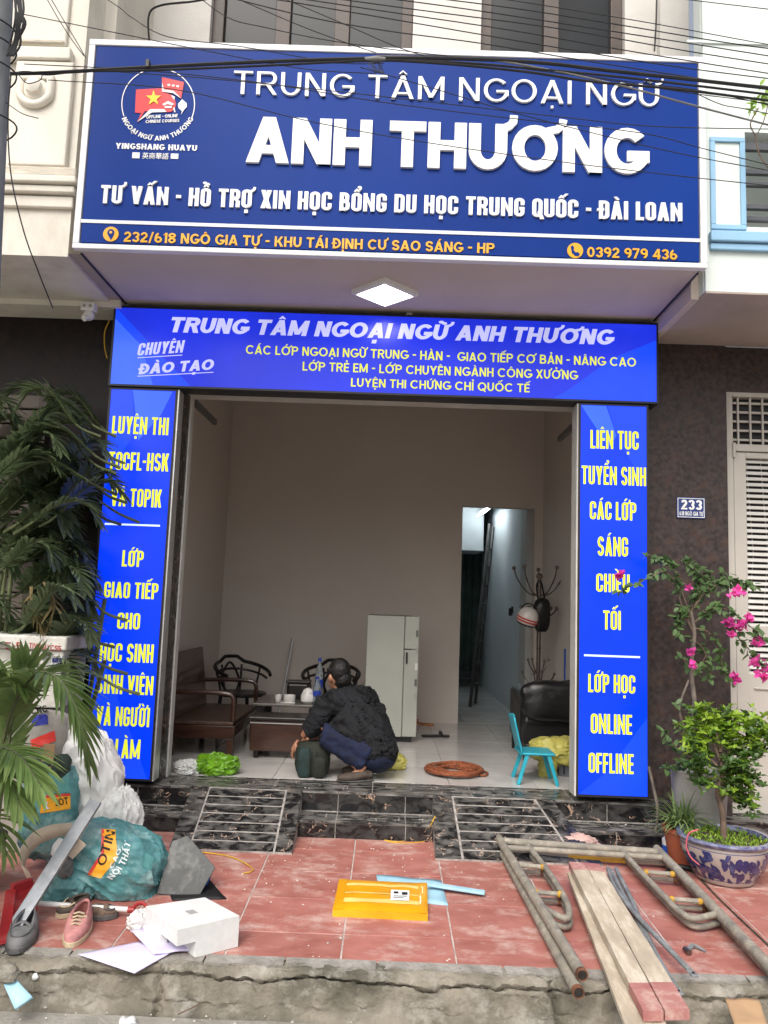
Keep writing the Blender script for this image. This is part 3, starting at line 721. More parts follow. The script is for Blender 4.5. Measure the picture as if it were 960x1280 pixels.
# ---------------------------------------------------------------- black marble steps with two motorbike ramps
steps = thing('marble_steps', 'two low black marble steps dusted with plaster in front of the shop', 'steps', (-.05, 5.2, -.23))
core = G().box(-1.977, 1.857, 5.269, 5.62, -.3, -.003).box(-1.977, 1.857, 5.052, 5.269, -.3, -.128)
core.out('mortar_core', M['grout'], steps)
rnd = random.Random(5)
def slabs(x0, x1, y0, y1, z0, z1, n, m, gap=.005):
    w = (x1 - x0) / n
    for i in range(n):
        G().box(x0 + i * w + gap / 2, x0 + (i + 1) * w - gap / 2, y0, y1, z0, z1).out('marble_slab', m, steps, bevel=.0015, seg=1)
slabs(-1.98, 1.86, 5.262, 5.50, -.014, 0, 6, M['granite_top'])
slabs(-1.98, 1.86, 5.503, 5.60, -.014, -.001, 6, M['granite_top'])
slabs(-1.98, 1.86, 5.266, 5.277, -.119, -.017, 9, M['granite_b'])
slabs(-1.98, 1.86, 5.045, 5.262, -.139, -.125, 9, M['granite_top'])
slabs(-1.98, 1.86, 5.049, 5.060, -.30, -.143, 9, M['granite_b'])
def ramp(label, tl, tr, bl, br, n):
    """a sloped marble slab with raised rungs between two side strips; corners are pavement-plane points"""
    z1 = zp(4.72) + .012
    P = [Vector((tl, 5.262, -.0005)), Vector((tr, 5.262, -.0005)), Vector((br, 4.735, z1)), Vector((bl, 4.735, z1))]
    r = thing('motorbike_ramp', label, 'ramp', ((tl + tr) / 2, 5.0, -.2), 'marble motorbike ramps over the steps')
    up = (P[1] - P[0]).cross(P[3] - P[0]).normalized()
    if up.z < 0: up = -up
    def q(u, v, h=0): return P[0].lerp(P[1], u).lerp(P[3].lerp(P[2], u), v) + up * h
    g = G(); A = [q(0, 0, 0), q(1, 0, 0), q(1, 1, 0), q(0, 1, 0)]
    g.add(A + [Vector((a.x, a.y, -.3)) for a in A], [(0, 1, 2, 3), (0, 4, 5, 1), (1, 5, 6, 2), (2, 6, 7, 3), (3, 7, 4, 0)]).out('ramp_bed', M['grout'], r)
    def plate(u0, u1, v0, v1, h0, h1, nm, m, tilt=0, uu=None):
        ub0, ub1 = uu or (u0, u1)
        vs = [q(u0, v0, h1), q(u1, v0, h1), q(ub1, v1, h1 - tilt), q(ub0, v1, h1 - tilt), q(u0, v0, h0), q(u1, v0, h0), q(ub1, v1, h0), q(ub0, v1, h0)]
        G().add(vs, [(0, 1, 2, 3), (0, 4, 5, 1), (1, 5, 6, 2), (2, 6, 7, 3), (3, 7, 4, 0)]).out(nm, m, r)
    for v0, v1 in ((0, .5), (.507, .8), (.807, 1)):
        plate(0, .156, v0, v1, -.02, .003, 'side_strip', M['granite_ramp']); plate(.864, 1, v0, v1, -.02, .003, 'side_strip', M['granite_ramp'])
    for i in range(n):
        a, b = (i + .17) / n, (i + 1.0) / n
        plate(.172, .845, a, b, -.02, .0035, 'rung', M['granite_ramp'])
    return r
ramp('black marble ramp with rungs beside the pile of bags', at(240, 985, 5.262).x, at(378, 989, 5.262).x, pv(214, 1059).x, pv(364, 1070).x, 7)
ramp('black marble ramp with rungs whose foot lies under the scaffold frames', at(541, 996, 5.262).x, at(690, 1000, 5.262).x, pv(544, 1074).x, pv(742, 1068).x, 7)
# neighbour's own step on the far side
nst = thing('neighbour_step', 'low dark step under the beige louvred door', 'step', (2.6, 5.4, -.2))
G().box(1.88, 3.6, 5.26, 5.72, -.3, -.10).out('riser', M['granite_top'], nst, bevel=.004)
G().box(1.885, 3.6, 5.245, 5.7, -.10, -.085).out('tread', M['granite_top'], nst, bevel=.003)

# ---------------------------------------------------------------- ROOM behind the opening
RY0, RY1, RX0, RX1 = 5.60, 8.48, -1.75, 1.62
st(G().box(RX0 - .1, 3.0, RY0 - .02, 14.2, -.14, -.009), 'floor', M['floorgrout'])
floor = bpy.data.objects['floor']
cf = tile_mesh(.597, .597, -.008, 0, .001, M['floor'], 'floor_tile')
for i in range(6):
    for j in range(5): inst('floor_tile', cf, floor, (RX0 + .01 + i * .6 - .2, RY0 + .01 + j * .6 - .02, 0))
for i in range(3):
    for j in range(9): inst('floor_tile', cf, floor, (.25 + i * .6, 8.61 + j * .6, 0))
st(G().box(RX0 - .12, RX0, RY0 - .1, RY1 + .12, 0, 3.45), 'wall_left', M['interior'])
st(G().box(RX1, RX1 + .1, RY0 - .1, RY1 + .12, 0, 3.45), 'wall_right', M['interior'])
DX0, DX1, DZ = at(577, 700, RY1).x, at(668, 700, RY1).x, 2.275
wb = G(); wb.box(RX0, DX0, RY1, RY1 + .11, 0, 3.45).box(DX1, RX1, RY1, RY1 + .11, 0, 3.45).box(DX0 - .0, DX1 + .0, RY1 + .001, RY1 + .109, DZ, 3.45)
st(wb, 'wall_back', M['interior'])
st(G().box(RX0 - .1, RX1 + .1, RY0 - .1, RY1 + .12, 3.45, 3.55), 'ceiling', M['interior'])
# skirting hint and corridor behind
cx1 = 1.50
st(G().box(.18, .28, 8.59, 14.1, 0, 3.0), 'wall_corridor_left', M['corridor'])
st(G().box(cx1, cx1 + .1, 9.0, 14.1, 0, 3.0), 'wall_corridor_right', M['corridor'])
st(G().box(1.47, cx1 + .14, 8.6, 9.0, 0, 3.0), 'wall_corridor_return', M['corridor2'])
st(G().box(.18, cx1 + .1, 14.0, 14.1, 0, 3.0), 'wall_corridor_end', M['corridor'])
st(G().box(.18, cx1 + .15, 8.6, 14.1, 3.0, 3.1), 'corridor_ceiling', M['corridor'])
lo = at(590, 688, 11.6)
st(G().box(.28, at(604, 688, 11.6).x, 11.6, 14.0, lo.z, 2.99), 'loft_wall', M['corridor'])
cu = G().grid(lambda u, v: (.85 + (at(601, 800, 12.4).x - .85) * u, 12.4 + .03 * math.sin(u * 34), .25 + (lo.z - .25) * v), 60, 2)
tag(cu.out('curtain', M['curtain'], smooth=True), 'dark green curtain hanging at the end of the corridor', 'curtain')
a, b = at(600.5, 642, 11.5), at(612, 633.5, 10.2)
tl = thing('tube_light', 'lit white tube light high on the corridor wall', 'light', a.lerp(b, .5))
G().beam(a, b, .045, .05).out('batten', M['plastic_w'], tl)
G().tube([a + Vector((-.03, 0, -.03)), b + Vector((-.03, 0, -.03))], .018, 10).out('tube', M['tubeglow'], tl)
# ladder leaning in the corridor
la, lb = at(613, 652, 10.6), gr(590, 862, 0); lb = Vector((at(588, 860, 10.0).x, 10.0, 0)); la = at(612, 655, 11.0)
ld = thing('bamboo_ladder', 'dark ladder leaning against the corridor wall below the tube light', 'ladder', lb)
side = Vector((.10, .36, 0))
for s in (0, 1): G().tube([lb + side * s, la + side * s], .022, 8).out('rail', M['ladder'], ld)
for i in range(1, 9): G().tube([lb.lerp(la, i / 9.3), lb.lerp(la, i / 9.3) + side], .014, 6).out('rung', M['ladder'], ld)
sw = at(630, 762, 9.7)
so = thing('wall_socket', 'small black socket on the pale corridor wall', 'socket', Vector((cx1, sw.y, sw.z)))
G().box(cx1 - .012, cx1 - .0, sw.y - .05, sw.y + .05, sw.z - .04, sw.z + .04).out('plate', M['rubber'], so, bevel=.003)
G().box(cx1 - .045, cx1 - .012, sw.y - .03, sw.y + .03, sw.z - .07, sw.z + .02).out('plug', M['rubber'], so, bevel=.006)

# ---------------------------------------------------------------- SHOP HOUSE shell
shop = thing('shop_house', 'narrow shop house with an open ground floor and a signed balcony front', 'building', (0, 5.5, 0))
FY = 5.50
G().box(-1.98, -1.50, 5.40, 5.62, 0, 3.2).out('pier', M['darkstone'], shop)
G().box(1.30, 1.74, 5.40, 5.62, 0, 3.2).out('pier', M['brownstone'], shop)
G().box(-1.50, 1.30, 5.42, 5.62, 2.64, 3.2).out('lintel', M['shopwall'], shop)
# stone return beside the left light box, painted frame inside it
G().box(-1.50, -1.441, 5.33, 5.497, 0, 2.60).out('jamb_stone', M['granite_b'], shop)
fr = thing('opening_frame', 'pale painted steel frame round the shop opening', 'frame', (-.1, 5.56, 0))
G().box(-1.460, -1.432, 5.50, 5.58, .0, 2.60).out('post', M['jambpaint'], fr, bevel=.003)
G().box(1.272, 1.298, 5.47, 5.56, .0, 2.60).out('post', M['jambpaint'], fr, bevel=.003)
G().box(-1.460, 1.298, 5.44, 5.58, 2.602, 2.638).out('head', M['jambpaint'], fr, bevel=.003)
for i in range(9): G().tube([(-1.445, 5.42, .25 + i * .27), (-1.437, 5.42, .25 + i * .27)], .012, 10).out('bolt', M['chrome'], fr)
# balcony slab: soffit, upper wall, windows
SZ, SYF = 3.165, 4.40
LX, RX_ = at(92, 318, SYF).x + .03, at(880, 342, SYF).x - .02
G().box(LX, RX_, SYF + .03, 5.5, SZ, SZ + .12).out('balcony_soffit', M['soffit'], shop)
G().box(LX, RX_, SYF + .06, SYF + .16, SZ + .121, 4.40).out('balcony_parapet', M['shopwall'], shop)
G().box(-2.02, LX - .001, 5.40, 5.62, 3.2, 8).out('upper_pier', M['shopwall'], shop)
W1, W2 = (at(262, 40, 5.4).x, at(516, 40, 5.4).x), (at(601, 50, 5.4).x, at(781, 50, 5.4).x)
xr_end = at(857, 30, 5.4).x
up = G()
zt = 7.2
for x0, x1 in ((LX, W1[0]), (W1[1], W2[0]), (W2[1], xr_end)): up.box(x0, x1, 5.40, 5.62, SZ + .121, zt)
up.box(LX, xr_end, 5.401, 5.62, zt + .001, 8)
up.box(W1[0], W1[1], 5.401, 5.62, SZ + .121, 4.6).box(W2[0], W2[1], 5.401, 5.62, SZ + .121, 4.6)
up.out('upper_wall', M['shopwall'], shop)
G().box(at(821, 20, 5.4).x, xr_end, 5.33, 5.40, SZ + .13, 8).out('pilaster', M['shopwall'], shop, bevel=.006)
for k, (x0, x1) in enumerate((W1, W2)):
    n = 3 if k == 0 else 2
    wf = G(); fw = .085
    wf.box(x0, x0 + fw, 5.46, 5.53, 4.6, zt).box(x1 - fw, x1, 5.46, 5.53, 4.6, zt).box(x0 + fw, x1 - fw, 5.461, 5.529, 4.6, 4.6 + fw)
    w = wf.out('window', M['brownframe'], shop, bevel=.006)
    ww = (x1 - x0 - 2 * fw)
    for i in range(1, n): G().box(x0 + fw + ww * i / n - .055, x0 + fw + ww * i / n + .055, 5.455, 5.535, 4.69, zt).out('mullion', M['brownframe'], w, bevel=.005)
    for i in range(n): G().box(x0 + fw + ww * i / n + (.056 if i else 0), x0 + fw + ww * (i + 1) / n - (.056 if i < n - 1 else 0), 5.50, 5.508, 4.69, zt).out('pane', M['glassdark'], w)
    G().box(x0, x1, 5.58, 5.60, 4.61, zt).out('dark_room_backing', M['doordark'], w)  # near-black sheet painted in place of the unlit room behind
# dark strip joint at the end of the soffit
G().tube([(RX_ + .004, SYF + .05, SZ - .004), (RX_ + .004, 5.4, SZ - .004)], .006, 6).out('joint', M['blackframe'], shop)
G().tube([(LX - .006, SYF + .05, SZ - .004), (LX + .0, 4.8, SZ - .008), (LX + .004, 5.4, SZ - .004)], .007, 6).out('joint', M['blackframe'], shop)

# ---------------------------------------------------------------- ceiling lamp under the balcony
lc = (gr(481, 369, SZ - .03)); s = .105
lamp = thing('ceiling_lamp', 'lit square panel lamp under the balcony soffit', 'lamp', (lc.x, lc.y, SZ))
def ring(h, z, y0=0): return [(lc.x - h, lc.y - h, z), (lc.x + h, lc.y - h, z), (lc.x + h, lc.y + h, z), (lc.x - h, lc.y + h, z)]
ro = Matrix.Rotation(R(45), 3, 'Z')
def rring(h, z): return [Vector((lc.x, lc.y, z)) + ro @ Vector((a * h, b * h, 0)) for a, b in ((-1, -1), (1, -1), (1, 1), (-1, 1))]
g = G(); g.add(rring(.150, SZ) + rring(.150, SZ - .028) + rring(.128, SZ - .034) + rring(.128, SZ - .02), [(i, (i + 1) % 4, 4 + (i + 1) % 4, 4 + i) for i in range(4)] + [(4 + i, 4 + (i + 1) % 4, 8 + (i + 1) % 4, 8 + i) for i in range(4)] + [(8 + i, 8 + (i + 1) % 4, 12 + (i + 1) % 4, 12 + i) for i in range(4)])
g.out('lamp_frame', M['plastic_w'], lamp)
G().add(rring(.127, SZ - .027), [(0, 1, 2, 3)]).out('diffuser', M['lampglow'], lamp)
# ================================================================= SIGNS
SY = 4.40
sign = thing('fascia_sign', 'large dark blue language school sign with raised white letters across the balcony', 'sign', (at(490, 340, SY)), 'shop signs')
c = [at(115, 50, SY), at(880, 75, SY), at(882.5, 336, SY), at(90, 312.5, SY)]
x0, x1 = (c[0].x + c[3].x) / 2, (c[1].x + c[2].x) / 2; z1, z0 = (c[0].z + c[1].z) / 2, (c[2].z + c[3].z) / 2
G().box(x0 + .045, x1 - .045, SY - .012, SY + .03, z0 + .04, z1 - .04).out('panel', M['signblue'], sign)
f = .037
for q in ((x0, x1, z0, z0 + .030), (x0, x1, z1 - f, z1)): G().box(q[0], q[1], SY - .020, SY + .028, q[2], q[3]).out('edge_profile', M['signwhite'], sign, bevel=.004)
for q in ((x0, x0 + f), (x1 - f, x1)): G().box(q[0], q[1], SY - .0195, SY + .028, z0 + .030, z1 - f).out('edge_profile', M['signwhite'], sign, bevel=.004)
F = SY - .012
dz = (at(100, 276, F).z + at(872, 301, F).z) / 2
G().box(x0 + f, x1 - f, F - .004, F, dz - .010, dz + .010).out('divider', M['signwhite'], sign)
L1 = sign_text('TRUNG TÂM NGOẠI NGỮ', 'optima', sign, M['letter'], 291, 826, 115.5, 87, F - .014, 134, raised=.014, per_letter=True)
L2 = sign_text('ANH THƯƠNG', 'heavy', sign, M['letter'], 307, 809, 202, 145, F - .018, 218, raised=.018, per_letter=True)
L3 = sign_text('TƯ VẤN - HỖ TRỢ XIN HỌC BỔNG DU HỌC TRUNG QUỐC - ĐÀI LOAN', 'cond', sign, M['letter'], 125, 853, 252.5, 230, F - .012, 277.5, raised=.012, per_letter=True)
L4 = sign_text('232/618 NGÔ GIA TỰ - KHU TÁI ĐỊNH CƯ SAO SÁNG - HP', 'bold', sign, M['gold'], 154.5, 618, 301.5, 289, F - .006, 317, raised=.006, per_letter=True)
L5 = sign_text('0392 979 436', 'bold', sign, M['gold'], 734, 846.5, 321, 308.5, F - .006, 324.5, raised=.006, per_letter=True)
def disc(px, py, r, m, parent, Y, name, n=28, depth=.004, ry=None):
    c = at(px, py, Y); k = r * Y / 1000
    return G().prism([(k * math.cos(2 * math.pi * i / n), (ry or r) * Y / 1000 * math.sin(2 * math.pi * i / n)) for i in range(n)], c, (1, 0, 0), (0, 0, 1), (0, 1, 0), depth).out(name, m, parent)
def flatpoly(pts, m, parent, Y, name, depth=.003):
    P = [at(px, py, Y) for px, py in pts]
    n = len(P); g = G(); g.add(P + [p + Vector((0, depth, 0)) for p in P], [list(range(n)), list(range(n, 2 * n))] + [(i, (i + 1) % n, (i + 1) % n + n, i + n) for i in range(n)])
    return g.out(name, m, parent)
disc(138.5, 292.5, 10.2, M['gold'], sign, F - .005, 'pin_badge'); disc(138.5, 290.5, 4.6, M['signblue'], sign, F - .007, 'pin_head')
flatpoly([(134.4, 292.5), (138.5, 300), (142.6, 292.8)], M['signblue'], sign, F - .0075, 'pin_point'); disc(138.5, 290.3, 1.9, M['gold'], sign, F - .009, 'pin_eye')
disc(719, 313, 10.4, M['gold'], sign, F - .005, 'phone_badge')
flatpoly([(713.5, 308), (716, 306.5), (718, 310), (716.6, 312), (719.8, 315.6), (722, 314.6), (725, 317.4), (723, 320), (719, 319.6), (714.8, 315.4)], M['signblue'], sign, F - .008, 'handset')
# emblem ------------------------------------------------------------
def lg(u, v): return (140 + u / 8.0, 80 + v / 8.0)         # emblem drawn in its own sheet
cu, cv, rr = 462, 400, 368
def logo_arc(a0, a1, w=9):
    g = G(); P = []
    for i in range(33):
        a = R(a0 + (a1 - a0) * i / 32); A = at(*lg(cu + rr * math.cos(a), cv - rr * .98 * math.sin(a)), F - .004); B = at(*lg(cu + (rr - w) * math.cos(a), cv - (rr - w) * .98 * math.sin(a)), F - .004)
        P.append((A, B))
    vs = [p[0] for p in P] + [p[1] for p in P]; n = 33
    g.add(vs + [v + Vector((0, .003, 0)) for v in vs], [(i, i + 1, n + i + 1, n + i) for i in range(n - 1)]).out('emblem_ring', M['letter'], sign)
logo_arc(-22, 72); logo_arc(103, 200)
lp = lambda pts, m, y, nm: flatpoly([lg(*p) for p in pts], m, sign, F - y, nm)
lp([(240, 255), (500, 240), (530, 285), (600, 310), (628, 350), (640, 400), (625, 450), (590, 478), (540, 480), (330, 470), (250, 585), (290, 490), (230, 485)], M['logored'], .004, 'emblem_bubble')
lp([(252, 578), (370, 462), (380, 452), (520, 450), (545, 478), (400, 482)], M['letter'], .006, 'emblem_bubble_edge')
lp([(500, 130), (722, 180), (692, 340), (610, 285), (500, 268)], M['logored'], .006, 'emblem_flag')
lp([(500, 185), (520, 255), (615, 268), (695, 345), (610, 290), (500, 275)], M['letter'], .0075, 'emblem_flag_edge')
for k in range(3): disc(*lg(568 + k * 44, 208 + k * 7), 2.0, M['letter'], sign, F - .008, 'emblem_dot', n=10, ry=1.5)
sc_ = [(415 + (80 if i % 2 == 0 else 32) * math.sin(math.pi * i / 5), 340 - (80 if i % 2 == 0 else 32) * math.cos(math.pi * i / 5)) for i in range(10)]
lp(sc_, M['logoyel'], .008, 'emblem_star')
lp([(505, 400), (560, 370), (620, 400), (600, 412), (555, 398), (515, 415)], M['letter'], .0075, 'emblem_hand')
lp([(525, 420), (600, 420), (590, 440), (530, 440)], M['letter'], .0075, 'emblem_hand')
lp([(660, 400), (700, 352), (745, 390), (748, 425), (715, 465), (690, 505), (700, 470), (665, 440)], M['letter'], .006, 'emblem_brush')
lp([(590, 310), (628, 325), (622, 360), (604, 335)], M['letter'], .008, 'emblem_cap'); lp([(612, 440), (625, 432), (634, 480), (622, 480)], M['letter'], .006, 'emblem_tassel')
def tiny(s, style, u0, v0, u1, v1, capv, nm='emblem_lettering'):
    a, b = lg(u0, v0), lg(u1, v1); t = lg(u0, v0 - capv)
    sign_text(s, style, sign, M['letter'], a[0], b[0], a[1], t[1], F - .004, b[1], raised=.003, name=nm, shear=1e-6)
tiny('OFFLINE - ONLINE', 'bold', 342, 545, 655, 530, 32); tiny('CHINESE COURSES', 'bold', 335, 590, 672, 578, 30)
tiny('YINGSHANG HUAYU', 'slab', 35, 845, 848, 868, 56)
s = 'NGOẠI NGỮ ANH THƯƠNG'
lay, w = layout(s, 'bold')
A0, A1, rb = 206, 338, 428
ctr = at(*lg(cu, cv - 5), F - .004); k = F / 1000 / 8.0
g = G(); Hh = 52 * k; arc = R(A1 - A0); 
for ch, stg in lay:
    def fa(x, y):
        a = R(A0) + arc * (x / w); r = (rb - 6) * k - y * Hh
        return ctr + Vector((math.cos(a) * r, 0, math.sin(a) * r))
    stroke_geo(g, stg, fa, (0, -1, 0), .003, .0001)
g.out('emblem_lettering', M['letter'], sign, fix=False)
a, b = at(*lg(200, 940), F - .004), at(*lg(278, 885), F - .004); G().box(a.x, b.x, F - .004, F, a.z, b.z).out('emblem_bar', M['letter'], sign)
a, b = at(*lg(586, 945), F - .004), at(*lg(664, 897), F - .004); G().box(a.x, b.x, F - .004, F, a.z, b.z).out('emblem_bar', M['letter'], sign)
fc = bpy.data.curves.new('emblem_characters', 'FONT'); fc.body = '英商華語'; fc.extrude = .01
fo = bpy.data.objects.new('tmp_text', fc); COL.objects.link(fo); dg = bpy.context.evaluated_depsgraph_get(); dg.update()
fm = bpy.data.meshes.new_from_object(fo.evaluated_get(dg)); bpy.data.objects.remove(fo)
xs = [v.co.x for v in fm.vertices]; ys = [v.co.y for v in fm.vertices]
a, b = at(*lg(300, 945), F - .004), at(*lg(566, 890), F - .004)
sx_, sy_ = (b.x - a.x) / (max(xs) - min(xs)), (b.z - a.z) / (max(ys) - min(ys))
off = wloc(sign)
for v in fm.vertices: v.co = Vector((a.x + (v.co.x - min(xs)) * sx_, F - .002 - v.co.z * .15, a.z + (v.co.y - min(ys)) * sy_)) - off
fm.materials.clear(); fm.materials.append(M['letter']); fm.name = 'emblem_characters'
o = bpy.data.objects.new('emblem_characters', fm); COL.objects.link(o); o.parent = sign

# ---------------------------------------------------------------- light boxes
def lightbox(label, x0, x1, z0, z1, y, depth, name='light_box', film='boxblue'):
    r = thing(name, label, 'sign', ((x0 + x1) / 2, y, z0), 'blue light boxes round the opening')
    G().box(x0 + .012, x1 - .012, y, y + .01, z0 + .012, z1 - .012).out('face', M[film], r)
    for q in ((x0, x1, z0, z0 + .013), (x0, x1, z1 - .013, z1)): G().box(q[0], q[1], y - .004, y + depth, q[2], q[3]).out('edge_frame', M['blackframe'], r)
    for q in ((x0, x0 + .013), (x1 - .013, x1)): G().box(q[0], q[1], y - .0035, y + depth, z0 + .0132, z1 - .0132).out('edge_frame', M['blackframe'], r)
    G().box(x0 + .013, x1 - .013, y + .011, y + depth - .002, z0 + .014, z1 - .014).out('case', M['plastic_g'], r)
    return r
BY = 5.19
bx0, bx1 = (at(142, 382, BY).x + at(136, 484, BY).x) / 2, (at(824, 404, BY).x + at(822, 503, BY).x) / 2
bz1, bz0 = (at(142, 382, BY).z + at(824, 404, BY).z) / 2, (at(136, 484, BY).z + at(822, 503, BY).z) / 2
ban = lightbox('wide glowing blue light box of yellow course names above the opening', bx0, bx1, bz0, bz1, BY, .16, film='boxblue_b')
PYY = 5.21
lx0, lx1 = (at(134.5, 487, PYY).x + at(110.4, 860, PYY).x) / 2, (at(219.6, 489, PYY).x + at(192, 977, PYY).x) / 2
rx0, rx1 = (at(724.5, 505, PYY).x + at(719.3, 994, PYY).x) / 2, (at(812, 505, PYY).x + at(810.3, 998, PYY).x) / 2
lz0, rz0 = at(192, 977, PYY).z, at(765, 997, PYY).z
lb_ = lightbox('tall glowing blue light box partly behind the palm leaves', lx0, lx1, lz0, bz0 - .004, PYY, .15)
rb_ = lightbox('tall glowing blue light box beside the bougainvillea', rx0, rx1, rz0, bz0 - .004, PYY, .15)
G().box(lx1 + .001, lx1 + .011, PYY + .004, PYY + .15, lz0, bz0 - .006).out('silver_side', M['alu'], lb_)
G().box(rx0 - .011, rx0 - .001, PYY + .004, PYY + .15, rz0, bz0 - .006).out('silver_side', M['jambpaint'], rb_)
for px in (157, 512, 818): 
    p = at(px, 380, BY + .05); G().box(p.x - .02, p.x + .02, BY + .04, BY + .10, bz1, SZ).out('hanger', M['alu'], ban)
# printed light bands
def band(pts, parent, Y, m, dy=.001): flatpoly(pts, m, parent, Y - dy, 'printed_band', .0005)
bp = lambda f1, f2: f1
def clipx(P, x0, x1, z0, z1): return P
def wband(P, parent, Y, m, dy=.001):
    vs = [Vector((x, Y - dy, z)) for x, z in P]; G().add(vs, [list(range(len(vs)))]).out('printed_band', m, parent, fix=False)
e = .014
wband([(bx0 + e, bz1 - e), (bx0 + .55, bz0 + e), (bx0 + e, bz0 + e)], ban, BY, M['boxblue3'])
wband([(bx0 + e, bz1 - .09), (bx0 + .20, bz1 - .27), (bx0 + .30, bz0 + e), (bx0 + e, bz0 + e)], ban, BY, M['boxblue2'], .002)
wband([(bx1 - e, bz1 - .12), (bx1 - .3, bz1 - .25), (bx1 - .62, bz0 + .06), (bx1 - .7, bz0 + e), (bx1 - e, bz0 + e)], ban, BY, M['boxblue3'])
wband([(lx1 - .30, bz0 - .02), (lx1 - e - .02, bz0 - .02), (lx1 - .10, bz0 - .18), (lx1 - .24, bz0 - .36)], lb_, PYY, M['boxblue2'])
wband([(lx0 + e, bz0 - .02), (lx1 - .30, bz0 - .02), (lx1 - .27, bz0 - .30), (lx0 + e, bz0 - .7)], lb_, PYY, M['boxblue3'], .0015)
wband([(lx0 + e, lz0 + .9), (lx1 - .2, lz0 + .4), (lx1 - .03, lz0 + e), (lx0 + e, lz0 + e)], lb_, PYY, M['boxblue3'])
wband([(rx0 + e, bz0 - .02), (rx0 + .18, bz0 - .02), (rx0 + .25, bz0 - .22), (rx0 + .2, bz0 - .3)], rb_, PYY, M['boxblue2'])
wband([(rx0 + .19, bz0 - .02), (rx1 - e, bz0 - .02), (rx1 - e, bz0 - .55), (rx0 + .27, bz0 - .27)], rb_, PYY, M['boxblue3'])
wband([(rx0 + e, rz0 + e), (rx1 - e, rz0 + e), (rx1 - e, rz0 + .5), (rx0 + .2, rz0 + .16)], rb_, PYY, M['boxblue3'])
pt = lambda s, sty, par, m, xl, xr, bl, tl, br, Y, sh=0.0, n='printed_line': sign_text(s, sty, par, m, xl, xr, bl, tl, Y - .0035, br, raised=.001, shear=sh, name=n)
STY['black'] = dict(t=.25, h=.21, W=.74, R=.5, sp=.07, space=.34, acc=.19, Ow=.9)
pt('TRUNG TÂM NGOẠI NGỮ ANH THƯƠNG', 'black', ban, M['boxlav'], 210, 765, 415, 396, 431, BY, .22)
pt('CÁC LỚP NGOẠI NGỮ TRUNG - HÀN -  GIAO TIẾP CƠ BẢN - NÂNG CAO', 'geo', ban, M['boxyel2'], 307, 795, 443.5, 432.5, 457, BY)
pt('LỚP TRẺ EM - LỚP CHUYÊN NGÀNH CÔNG XƯỞNG', 'geo', ban, M['boxyel2'], 378, 722, 464.5, 453.5, 473, BY)
pt('LUYỆN THI CHỨNG CHỈ QUỐC TẾ', 'geo', ban, M['boxyel2'], 438.5, 662, 483.5, 473, 490, BY)
pt('CHUYÊN', 'cond', ban, M['boxlav'], 171, 228, 444.5, 429, 440.5, BY, .15); pt('ĐÀO TẠO', 'black', ban, M['boxlav'], 173, 266, 468, 454.5, 462, BY, .15)
for a, b in (((172, 447.5), (228, 444)), ((172, 470.5), (267, 465.5))):
    A, B = at(*a, BY), at(*b, BY); G().beam(A - Vector((0, .0035, 0)), B - Vector((0, .0035, 0)), .002, .005, (0, 0, 1)).out('printed_rule', M['boxlav'], ban)
STY['tall'] = dict(t=.16, h=.13, W=.44, R=.17, sp=.075, space=.24, acc=.13)
for s, xl, xr, tp, bs in (('LUYỆN THI', 139.5, 210, 520, 541.7), ('TOCFL-HSK', 135, 210, 564.6, 587), ('VÀ TOPIK', 138, 201, 610, 632.5), ('LỚP', 152, 178.6, 687.7, 708), ('GIAO TIẾP', 129.5, 197, 727, 747),
    ('CHO', 146, 174.3, 765.7, 786), ('HỌC SINH', 124, 191, 803.4, 826.6), ('SINH VIÊN', 119.5, 190.7, 843, 866.7), ('VÀ NGƯỜI', 119.3, 186, 882.7, 906.7), ('ĐI LÀM', 124.5, 174.3, 923, 947)):
    pt(s, 'tall', lb_, M['boxyel'], xl, xr, bs, tp, bs + (xr - xl) * .03, PYY)
for s, xl, xr, tp, bs in (('LIÊN TỤC', 738, 798.3, 537.4, 560.4), ('TUYỂN SINH', 727, 807.6, 582, 605), ('CÁC LỚP', 737.3, 795.3, 626.5, 649), ('SÁNG', 747, 785, 670.6, 694.6), ('CHIỀU', 745.3, 787, 716.8, 739.7),
    ('TỐI', 754, 776, 763, 786.9), ('LỚP HỌC', 735.3, 794, 842.3, 865.2), ('ONLINE', 738.5, 790, 892, 916.7), ('OFFLINE', 735.7, 792, 941, 965.8)):
    pt(s, 'tall', rb_, M['boxyel'], xl, xr, bs, tp, bs + (xr - xl) * .03, PYY)
for par, a, b in ((lb_, (131, 655), (200, 657)), (rb_, (730, 819), (800, 821.5))):
    A, B = at(*a, PYY - .003), at(*b, PYY - .003); G().box(A.x, B.x, PYY - .0045, PYY - .003, (A.z + B.z) / 2 - .006, (A.z + B.z) / 2 + .006).out('printed_rule', M['boxline'], par)

# ================================================================= NEIGHBOUR HOUSES
ln = thing('classical_house', 'cream neighbour house with moulded plaster pilaster and cornice', 'building', (-2.8, 4.5, 0))
Y0 = 4.46
def lx(px, py=150, Y=Y0): return at(px, py, Y).x
def lz(py, px=60, Y=Y0): return at(px, py, Y).z
nx1 = lx(88, 280)
G().box(-4.6, nx1, Y0, 5.5, lz(320), 8).out('front_wall', M['cream'], ln)
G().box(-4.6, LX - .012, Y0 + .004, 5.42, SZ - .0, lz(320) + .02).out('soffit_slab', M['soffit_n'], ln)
G().box(-4.6, LX - .012, 5.16, 5.42, SZ - .055, SZ - .001).out('back_beam', M['cream'], ln, bevel=.004)
